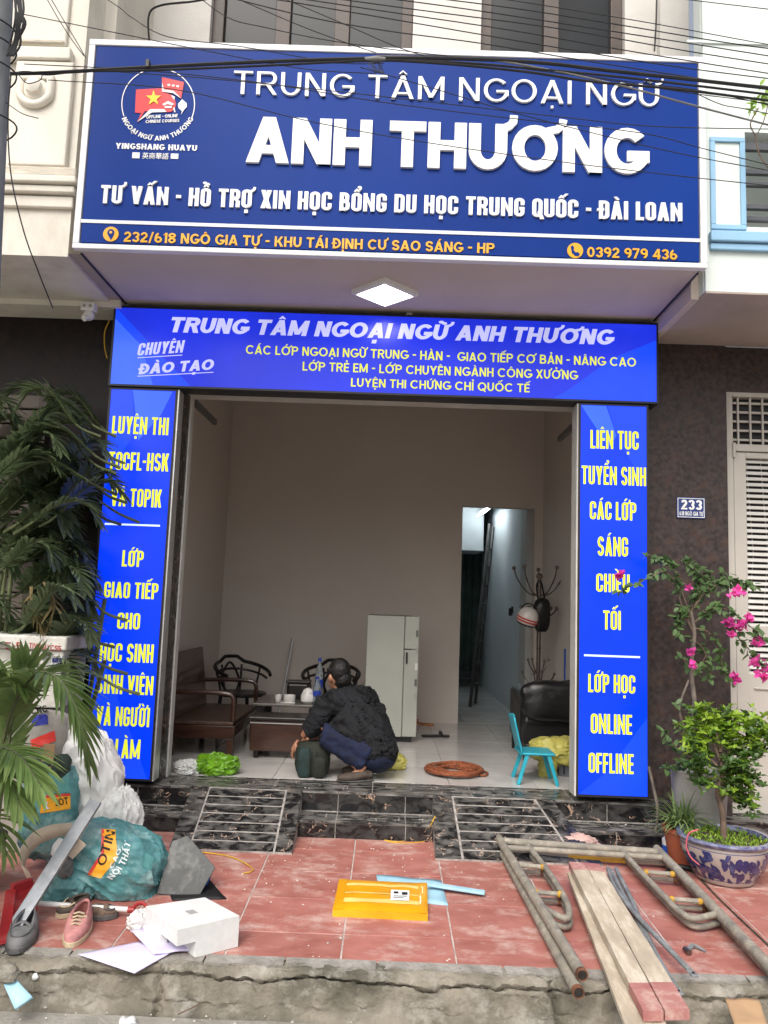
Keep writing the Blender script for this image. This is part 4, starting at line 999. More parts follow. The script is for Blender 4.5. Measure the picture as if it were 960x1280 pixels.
# cornice courses
for py0, py1, pr in ((214, 226, .06), (227, 236, .085), (237, 246, .06), (247, 262, .03)):
    G().box(-4.6, nx1 + pr * .5, Y0 - pr, Y0 - .001, lz(py1), lz(py0) - .002).out('cornice_course', M['cream_old'] if py0 < 227 else M['cream'], ln, bevel=.01, seg=3)
G().box(lx(18), lx(90, 150), Y0 - .045, Y0, lz(212), lz(82)).out('pilaster_block', M['cream'], ln, bevel=.012, seg=3)
G().box(lx(-30), lx(93, 70), Y0 - .06, Y0 - .0, lz(81), lz(66)).out('pilaster_cap', M['cream'], ln, bevel=.01, seg=3)
G().box(lx(-60), lx(86, 40), Y0 - .03, Y0, lz(60), 8).out('upper_panel', M['cream'], ln, bevel=.01, seg=3)
G().box(lx(-60), lx(84, 55), Y0 - .05, Y0 - .031, lz(60), lz(56)).out('panel_moulding', M['cream_old'], ln, bevel=.006)
p = at(45, 112, Y0 - .05)
G().lathe([(.075, 0), (.072, .02), (.05, .035), (.045, .06), (.022, .072), (.0001, .075)], p + Vector((0, .01, 0)), 28, axis=(0, -1, 0)).out('boss', M['cream'], ln, smooth=True)
gg = G(); up_ = [p + Vector((a * .09, -.01, .06)) if i in (0, 8) else p + Vector((math.cos(R(180 + i * 22.5)) * .095, -.01, math.sin(R(180 + i * 22.5)) * .10)) for i, a in enumerate((-1, -1, -1, -1, 0, 1, 1, 1, 1))]
gg.tube(smooth_pts(up_, 4), .024, 10).out('boss_collar', M['cream'], ln, smooth=True)
G().box(p.x - .11, p.x + .11, Y0 - .075, Y0 - .045, p.z + .055, p.z + .085).out('boss_shelf', M['cream'], ln, bevel=.006)
# return wall of the neighbour towards the shop and the dark recessed ground floor
G().box(nx1 - .03, LX - .015, Y0 + .25, 5.5, SZ + .1, 8).out('return_wall', M['cream'], ln)
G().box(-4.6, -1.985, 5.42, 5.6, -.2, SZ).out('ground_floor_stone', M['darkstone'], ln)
sh0 = at(52, 500, 5.40).x
for i in range(26): G().box(-4.2, sh0, 5.385, 5.414, 2.45 - i * .105, 2.545 - i * .105).out('shutter_slat', M['shutterbr'], ln, bevel=.008)
G().box(sh0 + .01, sh0 + .06, 5.36, 5.415, -.2, 2.62).out('shutter_guide', M['brownframe'], ln)
rn = thing('white_house', 'white neighbour house with pale blue trim and a louvred door', 'building', (2.6, 4.5, 0))
Y1 = 4.50; nL = at(882, 350, Y1).x
wz = at(920, 365, Y1).z
rx_ = lambda px, py=230: at(px, py, Y1).x
rz_ = lambda py, px=920: at(px, py, Y1).z
bal = rx_(932, 230)
up0 = rz_(0, 900) - .1
# front wall with the balcony opening cut out (rails stand in it)
w_ = G(); w_.box(nL, bal, Y1, Y1 + .14, wz, rz_(165)).box(bal, 5, Y1 + .001, Y1 + .139, wz, rz_(283)).box(nL, 5, Y1, Y1 + .14, rz_(165) + .001, 8)
w_.out('front_wall', M['white_n'], rn)
G().box(at(857, 150, 5.0).x + .02, nL - .002, Y1 + .03, Y1 + .13, wz, 8).out('side_cheek', M['white_n'], rn)
G().box(bal, 5, 5.2, 5.3, wz, 5).out('balcony_back_wall', M['white_n'], rn)
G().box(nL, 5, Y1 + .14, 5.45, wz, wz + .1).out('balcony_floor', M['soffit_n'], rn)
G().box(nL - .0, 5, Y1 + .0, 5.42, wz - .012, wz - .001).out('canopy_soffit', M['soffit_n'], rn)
G().box(RX_ + .02, nL - .001, Y1 + .1, 5.42, wz - .012, SZ + .1).out('canopy_side', M['soffit'], rn)
# blue framed plaster panel
a0, a1, b0, b1 = rx_(887), rx_(931), rz_(288, 905), rz_(173, 905); k = .03
for q in ((a0, a1, b0, b0 + k), (a0, a1, b1 - k, b1)): G().box(q[0], q[1], Y1 - .018, Y1 - .0005, q[2], q[3]).out('blue_moulding', M['paleblue'], rn, bevel=.004)
for q in ((a0, a0 + k), (a1 - k, a1)): G().box(q[0], q[1], Y1 - .0178, Y1 - .0005, b0 + k, b1 - k).out('blue_moulding', M['paleblue'], rn, bevel=.004)
G().box(a0 + k, a1 - k, Y1 - .004, Y1 - .0006, b0 + k, b1 - k).out('plaster_panel', M['white_n'], rn, bevel=.003)
G().box(rx_(884), 5, Y1 - .05, Y1 - .0005, rz_(306), rz_(293)).out('blue_ledge', M['paleblue'], rn, bevel=.008)
G().box(rx_(885), 5, Y1 - .03, Y1 - .0007, rz_(315), rz_(307)).out('blue_ledge', M['paleblue'], rn, bevel=.006)
G().box(rx_(858, 60), 5, Y1 - .012, Y1 - .0005, rz_(56), rz_(53)).out('plaster_joint', M['white_n'], rn)
for py0, py1 in ((174, 184), (208, 214), (223, 229), (252, 258), (267, 273)): G().box(bal - .01, 5, Y1 + .03, Y1 + .06, rz_(py1, 950), rz_(py0, 950)).out('rail', M['railgrey'], rn, bevel=.004)
# ground floor: brown granite and louvred steel door
gx1 = at(911, 700, 5.40).x
G().box(1.742, gx1, 5.40, 5.62, -.2, wz - .013).out('granite_pier', M['brownstone'], rn)
G().box(gx1, 5, 5.42, 5.62, at(930, 490, 5.42).z, wz - .013).out('granite_lintel', M['brownstone'], rn)
DY = 5.45
dx = gx1 + .005; dz1 = at(930, 490, DY).z; dzb = -.08
d = thing('louvred_door', 'beige steel door with white louvres and a lattice transom', 'door', (2.6, DY, dzb))
G().box(dx, dx + .05, DY - .02, DY + .06, dzb, dz1).out('door_frame', M['doorbeige'], d, bevel=.004)
G().box(dx + .05, 3.4, DY - .02, DY + .06, dz1 - .04, dz1).out('door_frame', M['doorbeige'], d, bevel=.004)
tz = at(930, 556, DY).z
G().box(dx + .05, 3.4, DY - .025, DY + .06, tz - .05, tz).out('transom_bar', M['doorbeige'], d, bevel=.004)
G().box(dx + .05, 3.4, DY + .05, DY + .055, dzb, dz1 - .04).out('dark_interior_backing', M['doordark'], d)  # unlit space behind the louvres, drawn as a near-black sheet
x = dx + .09
for i in range(9): G().box(x + i * .085, x + i * .085 + .012, DY, DY + .012, tz, dz1 - .04).out('transom_bar', M['doorbeige'], d)
for i in range(5): G().box(dx + .05, 3.4, DY + .013, DY + .025, tz + .03 + i * .065, tz + .045 + i * .065).out('transom_bar', M['doorbeige'], d)
lz1, lz0_ = at(935, 573, DY).z, at(935, 842, DY).z
G().box(dx + .055, dx + .14, DY - .01, DY + .04, dzb, tz - .055).out('leaf_stile', M['doorbeige'], d, bevel=.004)
G().box(dx + .14, 3.4, DY - .01, DY + .04, lz1, tz - .055).out('leaf_rail', M['doorbeige'], d, bevel=.004)
zm0, zm1 = at(935, 800, DY).z, at(935, 782, DY).z
n = 22
zz = lz1 - .02
lou = G().beam((0, 0, 0), (.95, 0, 0), .030, .005, (0, -.75, .65)).out('louvre', M['louvre'], None); lou.parent = d
lme = lou.data; lou.location = Vector((dx + .14, DY + .015, zz)) - wloc(d)
while zz > lz0_ + .03:
    zz -= .040
    if zm0 < zz < zm1: continue
    inst('louvre', lme, d, (dx + .14, DY + .015, zz))
for i in range(7):
    xx = dx + .16 + i * .1
    G().tube([(xx, DY + .035, lz0_), (xx + .04, DY + .035, lz0_ + .2), (xx, DY + .035, lz0_ + .4), (xx + .04, DY + .035, lz0_ + .8), (xx, DY + .035, lz1)], .004, 5).out('lattice_bar', M['doorbeige'], d)
G().box(dx + .14, 3.4, DY - .008, DY + .03, zm0, zm1).out('leaf_rail', M['doorbeige'], d, bevel=.003)
G().box(dx + .14, 3.4, DY - .004, DY + .03, dzb, lz0_).out('kick_panel', M['doorbeige'], d, bevel=.004)
for q in ((at(935, 905, DY).z, .02), (at(935, 860, DY).z, .014)): G().box(dx + .17, 3.4, DY - .018, DY - .004, q[0] - q[1] / 2, q[0] + q[1] / 2).out('panel_moulding', M['doorbeige'], d, bevel=.004)
for z in (lz1 + .0, .5): G().tube([(dx + .052, DY - .03, z), (dx + .052, DY - .03, z + .1)], .011, 8).out('hinge', M['doorbeige'], d)
# house number
p0, p1 = at(845, 647, 5.385), at(882, 622, 5.385)
hn = thing('house_number_sign', 'small blue enamel house number plate on the brown granite', 'number sign', (p0.x, 5.385, p0.z))
a, b = at(846, 621, 5.385), at(882, 648.5, 5.385)
zc0, zc1 = a.z - .0, b.z + .0
G().box(a.x, b.x, 5.388, 5.398, zc1, zc0).out('plate', M['platblue'], hn, bevel=.003)
k = .006
for q in ((a.x + k, b.x - k, zc1 + k, zc1 + k + .004), (a.x + k, b.x - k, zc0 - k - .004, zc0 - k), ): G().box(q[0], q[1], 5.3865, 5.388, q[2], q[3]).out('border', M['letter'], hn)
for q in ((a.x + k, a.x + k + .004), (b.x - k - .004, b.x - k)): G().box(q[0], q[1], 5.3866, 5.388, zc1 + k, zc0 - k).out('border', M['letter'], hn)
sign_text('233', 'slab', hn, M['letter'], 851.5, 877.5, 636.5, 624.5, 5.3868, 637.5, raised=.001, name='digits')
sign_text('618 NGÔ GIA TỰ', 'bold', hn, M['letter'], 849.5, 879, 644.2, 639, 5.3868, 645, raised=.001, name='street_lettering')
# surveillance camera
cp = at(111, 386, 5.12)
scam = thing('security_camera', 'small white dome security camera under the neighbour soffit', 'camera', cp)
G().box(cp.x - .045, cp.x + .045, cp.y - .03, cp.y + .04, cp.z - .02, cp.z + .035).out('mount', M['plastic_w'], scam, bevel=.006)
for s_ in (-.02, .02): G().lathe([(.012, 0), (.012, .003), (.006, .004)], (cp.x + s_, cp.y - .031, cp.z + .01), 12, axis=(0, -1, 0)).out('screw_cap', M['plastic_g'], scam)
G().ball((cp.x + .005, cp.y, cp.z - .045), .036, 12, (1, 1, 1)).out('dome', M['plastic_w'], scam, smooth=True)
G().tube([(cp.x - .0, cp.y - .02, cp.z - .065), (cp.x - .012, cp.y - .040, cp.z - .08)], .022, 14).out('lens_barrel', M['plastic_w'], scam, smooth=True)
# ================================================================= INSIDE THE SHOP
# wooden bench along the side wall, facing the room
by0, by1 = 6.25, 7.35
bx = -1.15
bench = thing('wooden_bench', 'long dark red wooden bench with curved armrests along the wall', 'bench', (-1.4, 6.8, 0))
G().box(-1.64, bx, by0, by1, .235, .262).out('seat', M['woodlt'], bench, bevel=.006)
G().box(-1.64, bx + .01, by0 - .005, by0 + .03, .135, .233).out('apron', M['wood'], bench, bevel=.006)
G().box(bx - .03, bx + .011, by0 + .031, by1 - .03, .150, .233).out('apron', M['wood'], bench, bevel=.006)
bk = G(); bk.add([(-1.665, by0, .262), (-1.60, by0, .262), (-1.665 + -.0, by0, .76), (-1.69, by0, .76), (-1.665, by1, .262), (-1.60, by1, .262), (-1.665, by1, .76), (-1.69, by1, .76)], [(0, 1, 2, 3), (4, 7, 6, 5), (0, 4, 5, 1), (1, 5, 6, 2), (2, 6, 7, 3), (3, 7, 4, 0)])
bk.out('backrest', M['wood'], bench, bevel=.008)
for k, y in enumerate((by0 + .02, by1 - .02)):
    P = smooth_pts([(-1.64, y, .47), (-1.35, y, .478), (-1.205, y, .470), (-1.165, y, .44), (-1.16, y, .38), (-1.158, y, .262)], 5)
    G().tube(P, .018, 8).out('armrest', M['wood'], bench, smooth=True)
    for xx in (-1.17, -1.62): G().box(xx - .025, xx + .025, y - .02, y + .025, 0, .134 if xx > -1.2 and k == 0 else .234).out('leg', M['wood'], bench, bevel=.005)
# low glass-topped coffee table, cabinet stool in front
ctb = thing('coffee_table', 'low dark coffee table carrying cups and bottles', 'table', (-.72, 6.9, 0))
G().box(-1.07, -.40, 6.62, 7.25, .345, .365).out('table_top', M['tableglass'], ctb, bevel=.004)
for x in (-1.02, -.46):
    for y in (6.68, 7.18): G().box(x - .03, x + .03, y - .03, y + .03, 0, .344).out('leg', M['wooddk'], ctb, bevel=.004)
G().box(-1.0, -.48, 6.7, 7.16, .16, .18).out('lower_shelf', M['wood'], ctb, bevel=.004)
stl = thing('low_cabinet', 'low dark wooden box stool in front of the coffee table', 'stool', (-.78, 6.4, 0))
G().box(-1.02, -.50, 6.26, 6.52, .055, .285).out('body', M['wood'], stl, bevel=.008)
G().box(-1.035, -.485, 6.24, 6.54, .286, .312).out('lid', M['wooddk'], stl, bevel=.008)
G().box(-1.02, -.50, 6.252, 6.259, .262, .268).out('edge_strip', M['alu'], stl)
for x in (-.97, -.55):
    for y in (6.29, 6.49): G().tube([(x, y, 0), (x, y, .055)], .02, 10).out('leg', M['wooddk'], stl)
def round_chair(label, c, yaw, lean=0):
    t = thing('horseshoe_chair', label, 'chair', c, 'black horseshoe armchairs')
    rm = Matrix.Rotation(yaw, 3, 'Z'); c = Vector(c)
    w = lambda x, y, z: c + rm @ Vector((x, y, z))
    P = [w(.27 * math.cos(R(a)), .25 * math.sin(R(a)), .60 - .10 * (1 - math.sin(R(a))) * .8 + (.04 if 60 < a < 120 else 0)) for a in range(-30, 211, 15)]
    G().tube(P, .018, 8).out('arm_rail', M['wooddk'], t, smooth=True)
    P2 = [w(.25 * math.cos(R(a)), .23 * math.sin(R(a)), .52 - .08 * (1 - math.sin(R(a))) * .8) for a in range(-10, 191, 20)]
    G().tube(P2, .012, 8).out('lower_rail', M['wooddk'], t, smooth=True)
    G().lathe([(.0001, .285), (.23, .285), (.24, .30), (.23, .318), (.0001, .318)], c, 26).out('seat', M['wooddk'], t, smooth=True)
    for a in (20, 65, 115, 160): G().tube([w(.2 * math.cos(R(a)), .2 * math.sin(R(a)), .31), w(.26 * math.cos(R(a)), .24 * math.sin(R(a)), .56)], .011, 6).out('spindle', M['wooddk'], t)
    for a in (45, 135, 225, 315): G().tube([w(.2 * math.cos(R(a)), .2 * math.sin(R(a)), .29), w(.24 * math.cos(R(a)), .22 * math.sin(R(a)), 0)], .018, 8).out('leg', M['wooddk'], t)
    pl = G(); pl.tube(smooth_pts([w(-.06, .20, .31), w(-.1, .24, .42), w(0, .26, .58), w(.1, .24, .42), w(.06, .20, .31)], 5), .012, 6); pl.out('splat', M['wooddk'], t, smooth=True)
round_chair('black horseshoe armchair between the bench and the back wall', (-1.38, 7.85, 0), R(40))
round_chair('black horseshoe armchair behind the squatting man', (-.52, 7.75, 0), R(-5))
a, b = at(366, 798, 8.42), Vector((at(352, 866, 8.2).x - .03, 8.2, 0))
tag(G().tube([a, b], .013, 8).out('broom_stick', M['alu'], None, smooth=True), 'thin grey stick leaning against the back wall', 'stick')
# things on the table (top at .365)
def on(px, y): return Vector((at(px, 870, y).x, y, .365))
cpt = thing('glass_tea_pot', 'small clear glass tea set at the front of the coffee table', 'tea set', on(362, 6.75))
q = on(362, 6.75); G().lathe([(.035, 0), (.05, .02), (.05, .06), (.046, .062), (.04, .01), (.0001, .008)], q, 20).out('bowl', M['ceramic'], cpt, smooth=True)
G().box(q.x - .07, q.x + .05, q.y - .05, q.y + .05, q.z + .0, q.z + .006).out('saucer', M['ceramic'], cpt, bevel=.002)
q = on(348, 6.8); tag(G().lathe([(.02, 0), (.03, .03), (.03, .055), (.025, .055), (.018, .01), (.0001, .008)], q, 16).out('tea_cup', M['ceramic'], None, smooth=True), 'small white cup beside the glass tea set', 'cup')
q = on(385, 6.74); wc = thing('white_pot', 'round white lidded pot beside the water bottles', 'pot', q)
G().lathe([(.035, 0), (.058, .02), (.06, .06), (.05, .085), (.0001, .087)], q, 22).out('body', M['ceramic'], wc, smooth=True)
G().lathe([(.048, .087), (.04, .11), (.015, .125), (.0001, .127)], q, 22).out('lid', M['ceramic'], wc, smooth=True)
for lab, px, y, h in (('tall clear water bottle with a blue label behind the white pot', 398, 6.95, .36), ('shorter clear water bottle with a blue label at the table edge', 396, 6.72, .22)):
    q = on(px, y); b = thing('water_bottle', lab, 'bottle', q, 'water bottles on the coffee table'); k = h / .24
    G().lathe([(.030, 0), (.033, .01), (.033, .15 * k), (.028, .17 * k), (.013, .21 * k), (.013, .225 * k), (.0001, .226 * k)], q, 18).out('body', M['clearplastic'], b, smooth=True)
    G().lathe([(.0345, .07 * k), (.0345, .12 * k)], q, 18).out('label', M['bottlelabel'], b, smooth=True)
    G().lathe([(.015, .222 * k), (.015, .24 * k), (.0001, .24 * k)], q, 14).out('cap', M['bottlelabel'], b, smooth=True)
q = on(372, 7.1); kb = thing('black_kettle', 'black kettle box standing behind the white pot', 'kettle', q)
G().box(q.x - .09, q.x + .10, q.y - .07, q.y + .07, q.z, q.z + .13).out('body', M['wooddk'], kb, bevel=.02); G().box(q.x - .10, q.x + .11, q.y - .08, q.y + .08, q.z + .13, q.z + .15).out('lid', M['wooddk'], kb, bevel=.006)
# fridge
fy0, fy1 = 7.20, 7.72; fx0, fx1 = at(457, 850, fy0).x, at(514, 850, fy0).x; fz = at(480, 769, fy0).z
fg = thing('refrigerator', 'old grey two door refrigerator against the back wall', 'refrigerator', ((fx0 + fx1) / 2, 7.5, 0))
G().box(fx0, fx1, fy0 + .04, fy1, .04, fz).out('cabinet', M['fridgeside'], fg, bevel=.008)
G().box(fx0 - .002, fx0 + .33, fy0 - .0, fy0 + .038, .05, fz - .003).out('side_panel', M['fridge'], fg, bevel=.006)
G().box(fx0 + .333, fx1 + .06, fy0 + .02, fy0 + .05, .05, fz - .3).out('lower_door', M['fridge'], fg, bevel=.008)
G().box(fx0 + .333, fx1 + .06, fy0 + .02, fy0 + .05, fz - .292, fz - .003).out('freezer_door', M['fridge'], fg, bevel=.008)
G().box(fx0 + .35, fx0 + .365, fy0 + .0, fy0 + .02, fz - .42, fz - .32).out('handle', M['rubber'], fg, bevel=.003)
for i, z in enumerate((.95, .80, .66, .52, .40)): G().box(fx1 + .03, fx1 + .052, fy0 + .016, fy0 + .0195, z - .03, z + .03).out('magnet', [M['fridgeside'], M['plastic_g'], M['ceramic']][i % 3], fg)
G().box(fx0 + .01, fx1 + .02, fy0 + .05, fy1 - .02, 0, .04).out('plinth', M['rubber'], fg)
# coat rack
rc_ = Vector((1.415, 7.55, 0)); rk = thing('coat_rack', 'metal coat rack with curled ball-tipped hooks by the wall', 'coat rack', rc_)
G().tube([rc_ + Vector((0, 0, 0)), rc_ + Vector((0, 0, 1.50))], .020, 10).out('pole', M['chrome'], rk, smooth=True)
G().ball(rc_ + Vector((0, 0, 1.515)), .032, 8).out('finial', M['chrome'], rk, smooth=True)
for z, rr2, up_, n, ph in ((1.33, .25, .26, 5, 10), (1.12, .17, .10, 5, 40), (.62, .11, .12, 4, 20), (.50, .15, .12, 4, 65)):
    for i in range(n):
        a = R(ph + 360 * i / n); d = Vector((math.cos(a), math.sin(a), 0))
        tip = rc_ + d * rr2 + Vector((0, 0, z + up_))
        h = G().tube(smooth_pts([rc_ + Vector((0, 0, z)), rc_ + d * rr2 * .45 + Vector((0, 0, z + up_ * .12)), rc_ + d * rr2 * .85 + Vector((0, 0, z + up_ * .6)), tip], 4), .007, 6).out('hook', M['chrome'], rk, smooth=True)
        G().ball(tip, .02 if z > 1 else .014, 6).out('ball_tip', M['chrome'], h, smooth=True)
for i in range(3):
    a = R(30 + 120 * i); d = Vector((math.cos(a), math.sin(a), 0)); G().tube(smooth_pts([rc_ + Vector((0, 0, .1)), rc_ + d * .1 + Vector((0, 0, .07)), rc_ + d * .2 + Vector((0, 0, .012))], 4), .01, 6).out('foot', M['chrome'], rk, smooth=True)
hp = at(660, 771, 7.36)
hel = thing('motorbike_helmet', 'white open helmet with red stripes hanging on the coat rack', 'helmet', hp)
G().lathe([(.001, .092), (.052, .080), (.085, .045), (.098, 0), (.096, -.032), (.088, -.058), (.075, -.062), (.07, -.03), (.001, .045)], hp, 26, axis=(.28, -.25, 1)).out('shell', M['helmet'], hel, smooth=True)
for z in (-.010, -.034): G().lathe([(.0985, z - .007), (.0995, z + .007)], hp, 26, cap=False, axis=(.28, -.25, 1)).out('stripe', M['redstripe'], hel, smooth=True)
G().lathe([(.078, -.075), (.092, -.058), (.06, -.06)], hp, 22, cap=False, axis=(.28, -.25, 1)).out('rim', M['rubber'], hel, smooth=True)
G().tube(smooth_pts([hp + Vector((-.06, 0, .07)), hp + Vector((-.03, .03, .11)), hp + Vector((.03, .06, .12)), hp + Vector((.08, 0, .06))], 5), .006, 6).out('strap', M['rubber'], hel)
bp_ = at(677, 768, 7.42)
v, f = crumple(bp_, (.075, .05, .15), 4, .12, 2.5, 3); bg = thing('black_shoulder_bag', 'black bag hanging behind the helmet on the coat rack', 'bag', bp_)
G().add(v, f).out('bag_body', M['leather'], bg, smooth=True)
G().tube(smooth_pts([bp_ + Vector((-.03, 0, .12)), bp_ + Vector((-.05, 0, .26)), bp_ + Vector((0, .05, .30)), bp_ + Vector((.03, 0, .12))], 5), .009, 6).out('strap', M['leather'], bg)
# black armchair
sf = thing('black_armchair', 'black leatherette armchair beside the glowing panel inside the shop', 'armchair', (1.38, 6.85, 0))
G().box(1.20, 1.60, 6.62, 7.15, .12, .34).out('seat', M['leather'], sf, bevel=.04, seg=4)
g = G(); g.add([(1.10, 6.60, .12), (1.19, 6.60, .12), (1.19, 6.60, .50), (1.10, 6.60, .44), (1.10, 7.2, .12), (1.19, 7.2, .12), (1.19, 7.2, .56), (1.10, 7.2, .52)], [(0, 1, 2, 3), (4, 7, 6, 5), (0, 4, 5, 1), (1, 5, 6, 2), (2, 6, 7, 3), (3, 7, 4, 0)])
g.out('armrest', M['leather'], sf, bevel=.03, seg=3)
g = G(); g.add([(1.10, 6.50, .30), (1.62, 6.50, .30), (1.62, 6.58, .62), (1.14, 6.58, .58), (1.10, 6.62, .12), (1.62, 6.62, .12), (1.62, 6.70, .66), (1.16, 6.70, .60)], [(0, 1, 2, 3), (4, 7, 6, 5), (0, 4, 5, 1), (1, 5, 6, 2), (2, 6, 7, 3), (3, 7, 4, 0)])
g.out('backrest', M['leather'], sf, bevel=.035, seg=4)
for x, y in ((1.13, 6.56), (1.58, 6.56), (1.13, 7.15), (1.58, 7.15)): G().tube([(x, y, 0), (x, y, .125)], .014, 8).out('leg', M['rubber'], sf)
v, f = crumple((1.36, 6.52, .48), (.26, .09, .15), 9, .09, 1.8, 4, 3.5); G().add(v, f).out('cushion', M['leather'], sf, smooth=True)
# blue chair far right behind
bc = at(712, 832, 7.35); b2 = thing('blue_chair', 'blue plastic chair back showing above the black armchair', 'chair', (bc.x, 7.35, 0))
for i in range(3): G().box(bc.x - .04, bc.x + .22, 7.33, 7.35, bc.z + .10 - i * .085 - .03, bc.z + .10 - i * .085 + .028).out('back_slat', M['bluepl'], b2, bevel=.008)
G().box(bc.x - .05, bc.x - .02, 7.33, 7.37, 0, bc.z + .15).out('post', M['bluepl'], b2, bevel=.008)
G().box(bc.x - .03, bc.x + .2, 7.0, 7.33, .38, .41).out('seat', M['bluepl'], b2, bevel=.01)
# small turquoise child's chair: side view, facing +x
cb = Vector((1.06, 5.80, 0)); tc = thing('child_chair', 'small turquoise plastic child chair standing in the doorway', 'chair', cb)
g = G()
prof = [(-.10, .20), (-.125, .30), (-.15, .40), (-.158, .455)]
g.grid(lambda u, v: (cb.x - .105 - .06 * v + .012 * math.cos((u - .5) * math.pi), cb.y - .13 + .26 * u, .20 + .26 * v - .03 * abs(u - .5) * v), 8, 8)
o = g.out('backrest', M['turq'], tc, smooth=True); s = o.modifiers.new('s', 'SOLIDIFY'); s.thickness = .012
G().box(cb.x - .115, cb.x + .13, cb.y - .13, cb.y + .13, .198, .215).out('seat', M['turq'], tc, bevel=.007)
for sy in (-1, 1):
    for x0_, x1_ in ((-.06, -.125), (.085, .145)): G().beam((cb.x + x0_, cb.y + sy * .105, .205), (cb.x + x1_, cb.y + sy * .125, 0), .03, .028, (1, 0, 0), .85).out('leg', M['turq'], tc, bevel=.005)
# basket with a yellow bag
q = Vector((1.37, 6.12, 0)); bs = thing('plastic_basket', 'grey slotted basket half hidden behind the lit panel', 'basket', q)
G().lathe([(.12, 0), (.15, .19), (.158, .20), (.15, .20), (.115, .01), (.0001, .008)], q, 28).out('wall', M['basket'], bs, smooth=True)
for i in range(16): a = R(i * 22.5); G().beam(q + Vector((math.cos(a) * .126, math.sin(a) * .126, .02)), q + Vector((math.cos(a) * .152, math.sin(a) * .152, .18)), .012, .006, (math.cos(a), math.sin(a), 0)).out('rib', M['rubber'], bs)
v, f = crumple((1.27, 6.08, .17), (.15, .12, .085), 12, .25, 2.6, 4); tag(G().add(v, f).out('yellow_bag', M['yellowbag'], None, smooth=True), 'crumpled yellow bag spilling over the grey basket', 'bag')
v, f = crumple((1.20, 6.0, .05), (.06, .06, .08), 13, .2, 2.6, 3, flat=.0); tag(G().add(v, f).out('yellow_bag', M['yellowbag'], None, smooth=True), 'small yellow bundle on the floor behind the turquoise chair', 'bag')
# coil of orange extension rope
cc = Vector((.52, 5.98, 0)); P = []
rnd = random.Random(11)
for i in range(12 * 16):
    a = R(i * 22.5); k = i / (12 * 16); r = .105 + .095 * (.5 + .5 * math.sin(k * 17 + 1)) + .012 * noise.noise(Vector((i * .3, 0, 0)))
    P.append(cc + Vector((math.cos(a) * r * 1.05, math.sin(a) * r * 1.15, .012 + .026 * abs(math.sin(k * 11)) + .004 * math.sin(i * 1.3))))
rp = G().tube(P, .0085, 6); rp.tube(smooth_pts([P[-1], cc + Vector((.2, -.1, .01)), cc + Vector((.24, .03, .01)), cc + Vector((.12, .16, .01))], 6), .0085, 6)
tag(rp.out('rope_coil', M['rope'], None, smooth=True), 'coil of orange rope lying on the shop floor near the step', 'rope')
# sandals on the floor
def sandal(label, p, yaw, m, up=0):
    rm = Matrix.Rotation(yaw, 3, 'Z'); p = Vector(p); t = thing('sandal', label, 'sandal', p)
    pl = [(.0, -.036), (.06, -.042), (.14, -.03), (.22, -.042), (.25, -.03), (.26, 0), (.25, .03), (.2, .04), (.13, .03), (.05, .036), (.0, .03), (-.01, 0)]
    G().prism(pl, p, rm @ Vector((1, 0, 0)), rm @ Vector((0, 1, 0)), (0, 0, 1), .018).out('sole', m, t, bevel=.004)
    G().tube([p + rm @ Vector((.18, -.04, .012)), p + rm @ Vector((.17, -.02, .045)), p + rm @ Vector((.17, .02, .045)), p + rm @ Vector((.18, .04, .012))], .012, 6).out('strap', m, t, smooth=True)
sandal('black sandal on the floor beside the refrigerator', gr(528, 921), R(10), M['rubber'])
sandal('brown sandal near the inner doorway', gr(541, 907), R(160), M['orangewaste'])
# bags of stuff inside the doorway
v, f = crumple((-1.15, 5.68, .055), (.155, .10, .075), 21, .20, 2.0, 5, 2.0, flat=0.002, fine=.6, pleat=(3, .30, 'z'))
tag(G().add(v, f).out('green_bag', M['greenbag'], None, smooth=True), 'crumpled lime green plastic bag inside the doorway', 'bag')
v, f = crumple((-1.335, 5.66, .035), (.085, .08, .05), 22, .2, 2.4, 5, 2.2, flat=0.002, fine=.5, pleat=(3, .3, 'z'))
tag(G().add(v, f).out('clear_bag', M['clearbag'], None, smooth=True), 'crumpled clear plastic bag beside the lime green one', 'bag')
v, f = crumple((.07, 6.05, .05), (.09, .07, .06), 24, .3, 2.4, 4, 2.2, flat=0.002)
tag(G().add(v, f).out('pale_bag', M['yellowbag'], None, smooth=True), 'pale crumpled bag on the floor behind the squatting man', 'bag')
for lab, p0, p1 in (('slanting shutter bracket high on the wall beside the bench', (243, 503, 5.75), (269, 528, 6.7)), ('slanting shutter bracket high on the wall above the coat rack', (720, 530, 5.8), (699, 549, 6.7))):
    a = at(*p0); b = at(*p1); tag(G().beam(a, b, .03, .045).out('shutter_bracket', M['fridgeside'], None), lab, 'bracket')

# ================================================================= SQUATTING MAN (seen from behind, turned to the bag)
man = thing('person', 'man in black shirt and blue jeans squatting over a backpack', 'person', (-.2, 5.68, 0))
def V(*a): return Vector(a)
fw = V(-.74, .67, 0); lf = V(-.67, -.74, 0)
pel = V(-.03, 5.70, .19); chest = V(-.235, 5.79, .46); neck = V(-.30, 5.835, .615); hd = V(-.345, 5.835, .712)
lsh = V(-.425, 5.665, .535); rsh = V(-.105, 5.93, .56)
lel = V(-.52, 5.70, .335); lha = V(-.615, 5.735, .245)
rel = V(-.35, 6.06, .36); rha = V(-.56, 5.92, .24)
lhip, rhip = pel + lf * .085 + V(0, 0, -.0), pel - lf * .085
lkn, rkn = V(-.42, 5.64, .315), V(-.36, 5.99, .33)
lan, ran = V(-.12, 5.585, .075), V(-.10, 5.86, .075)
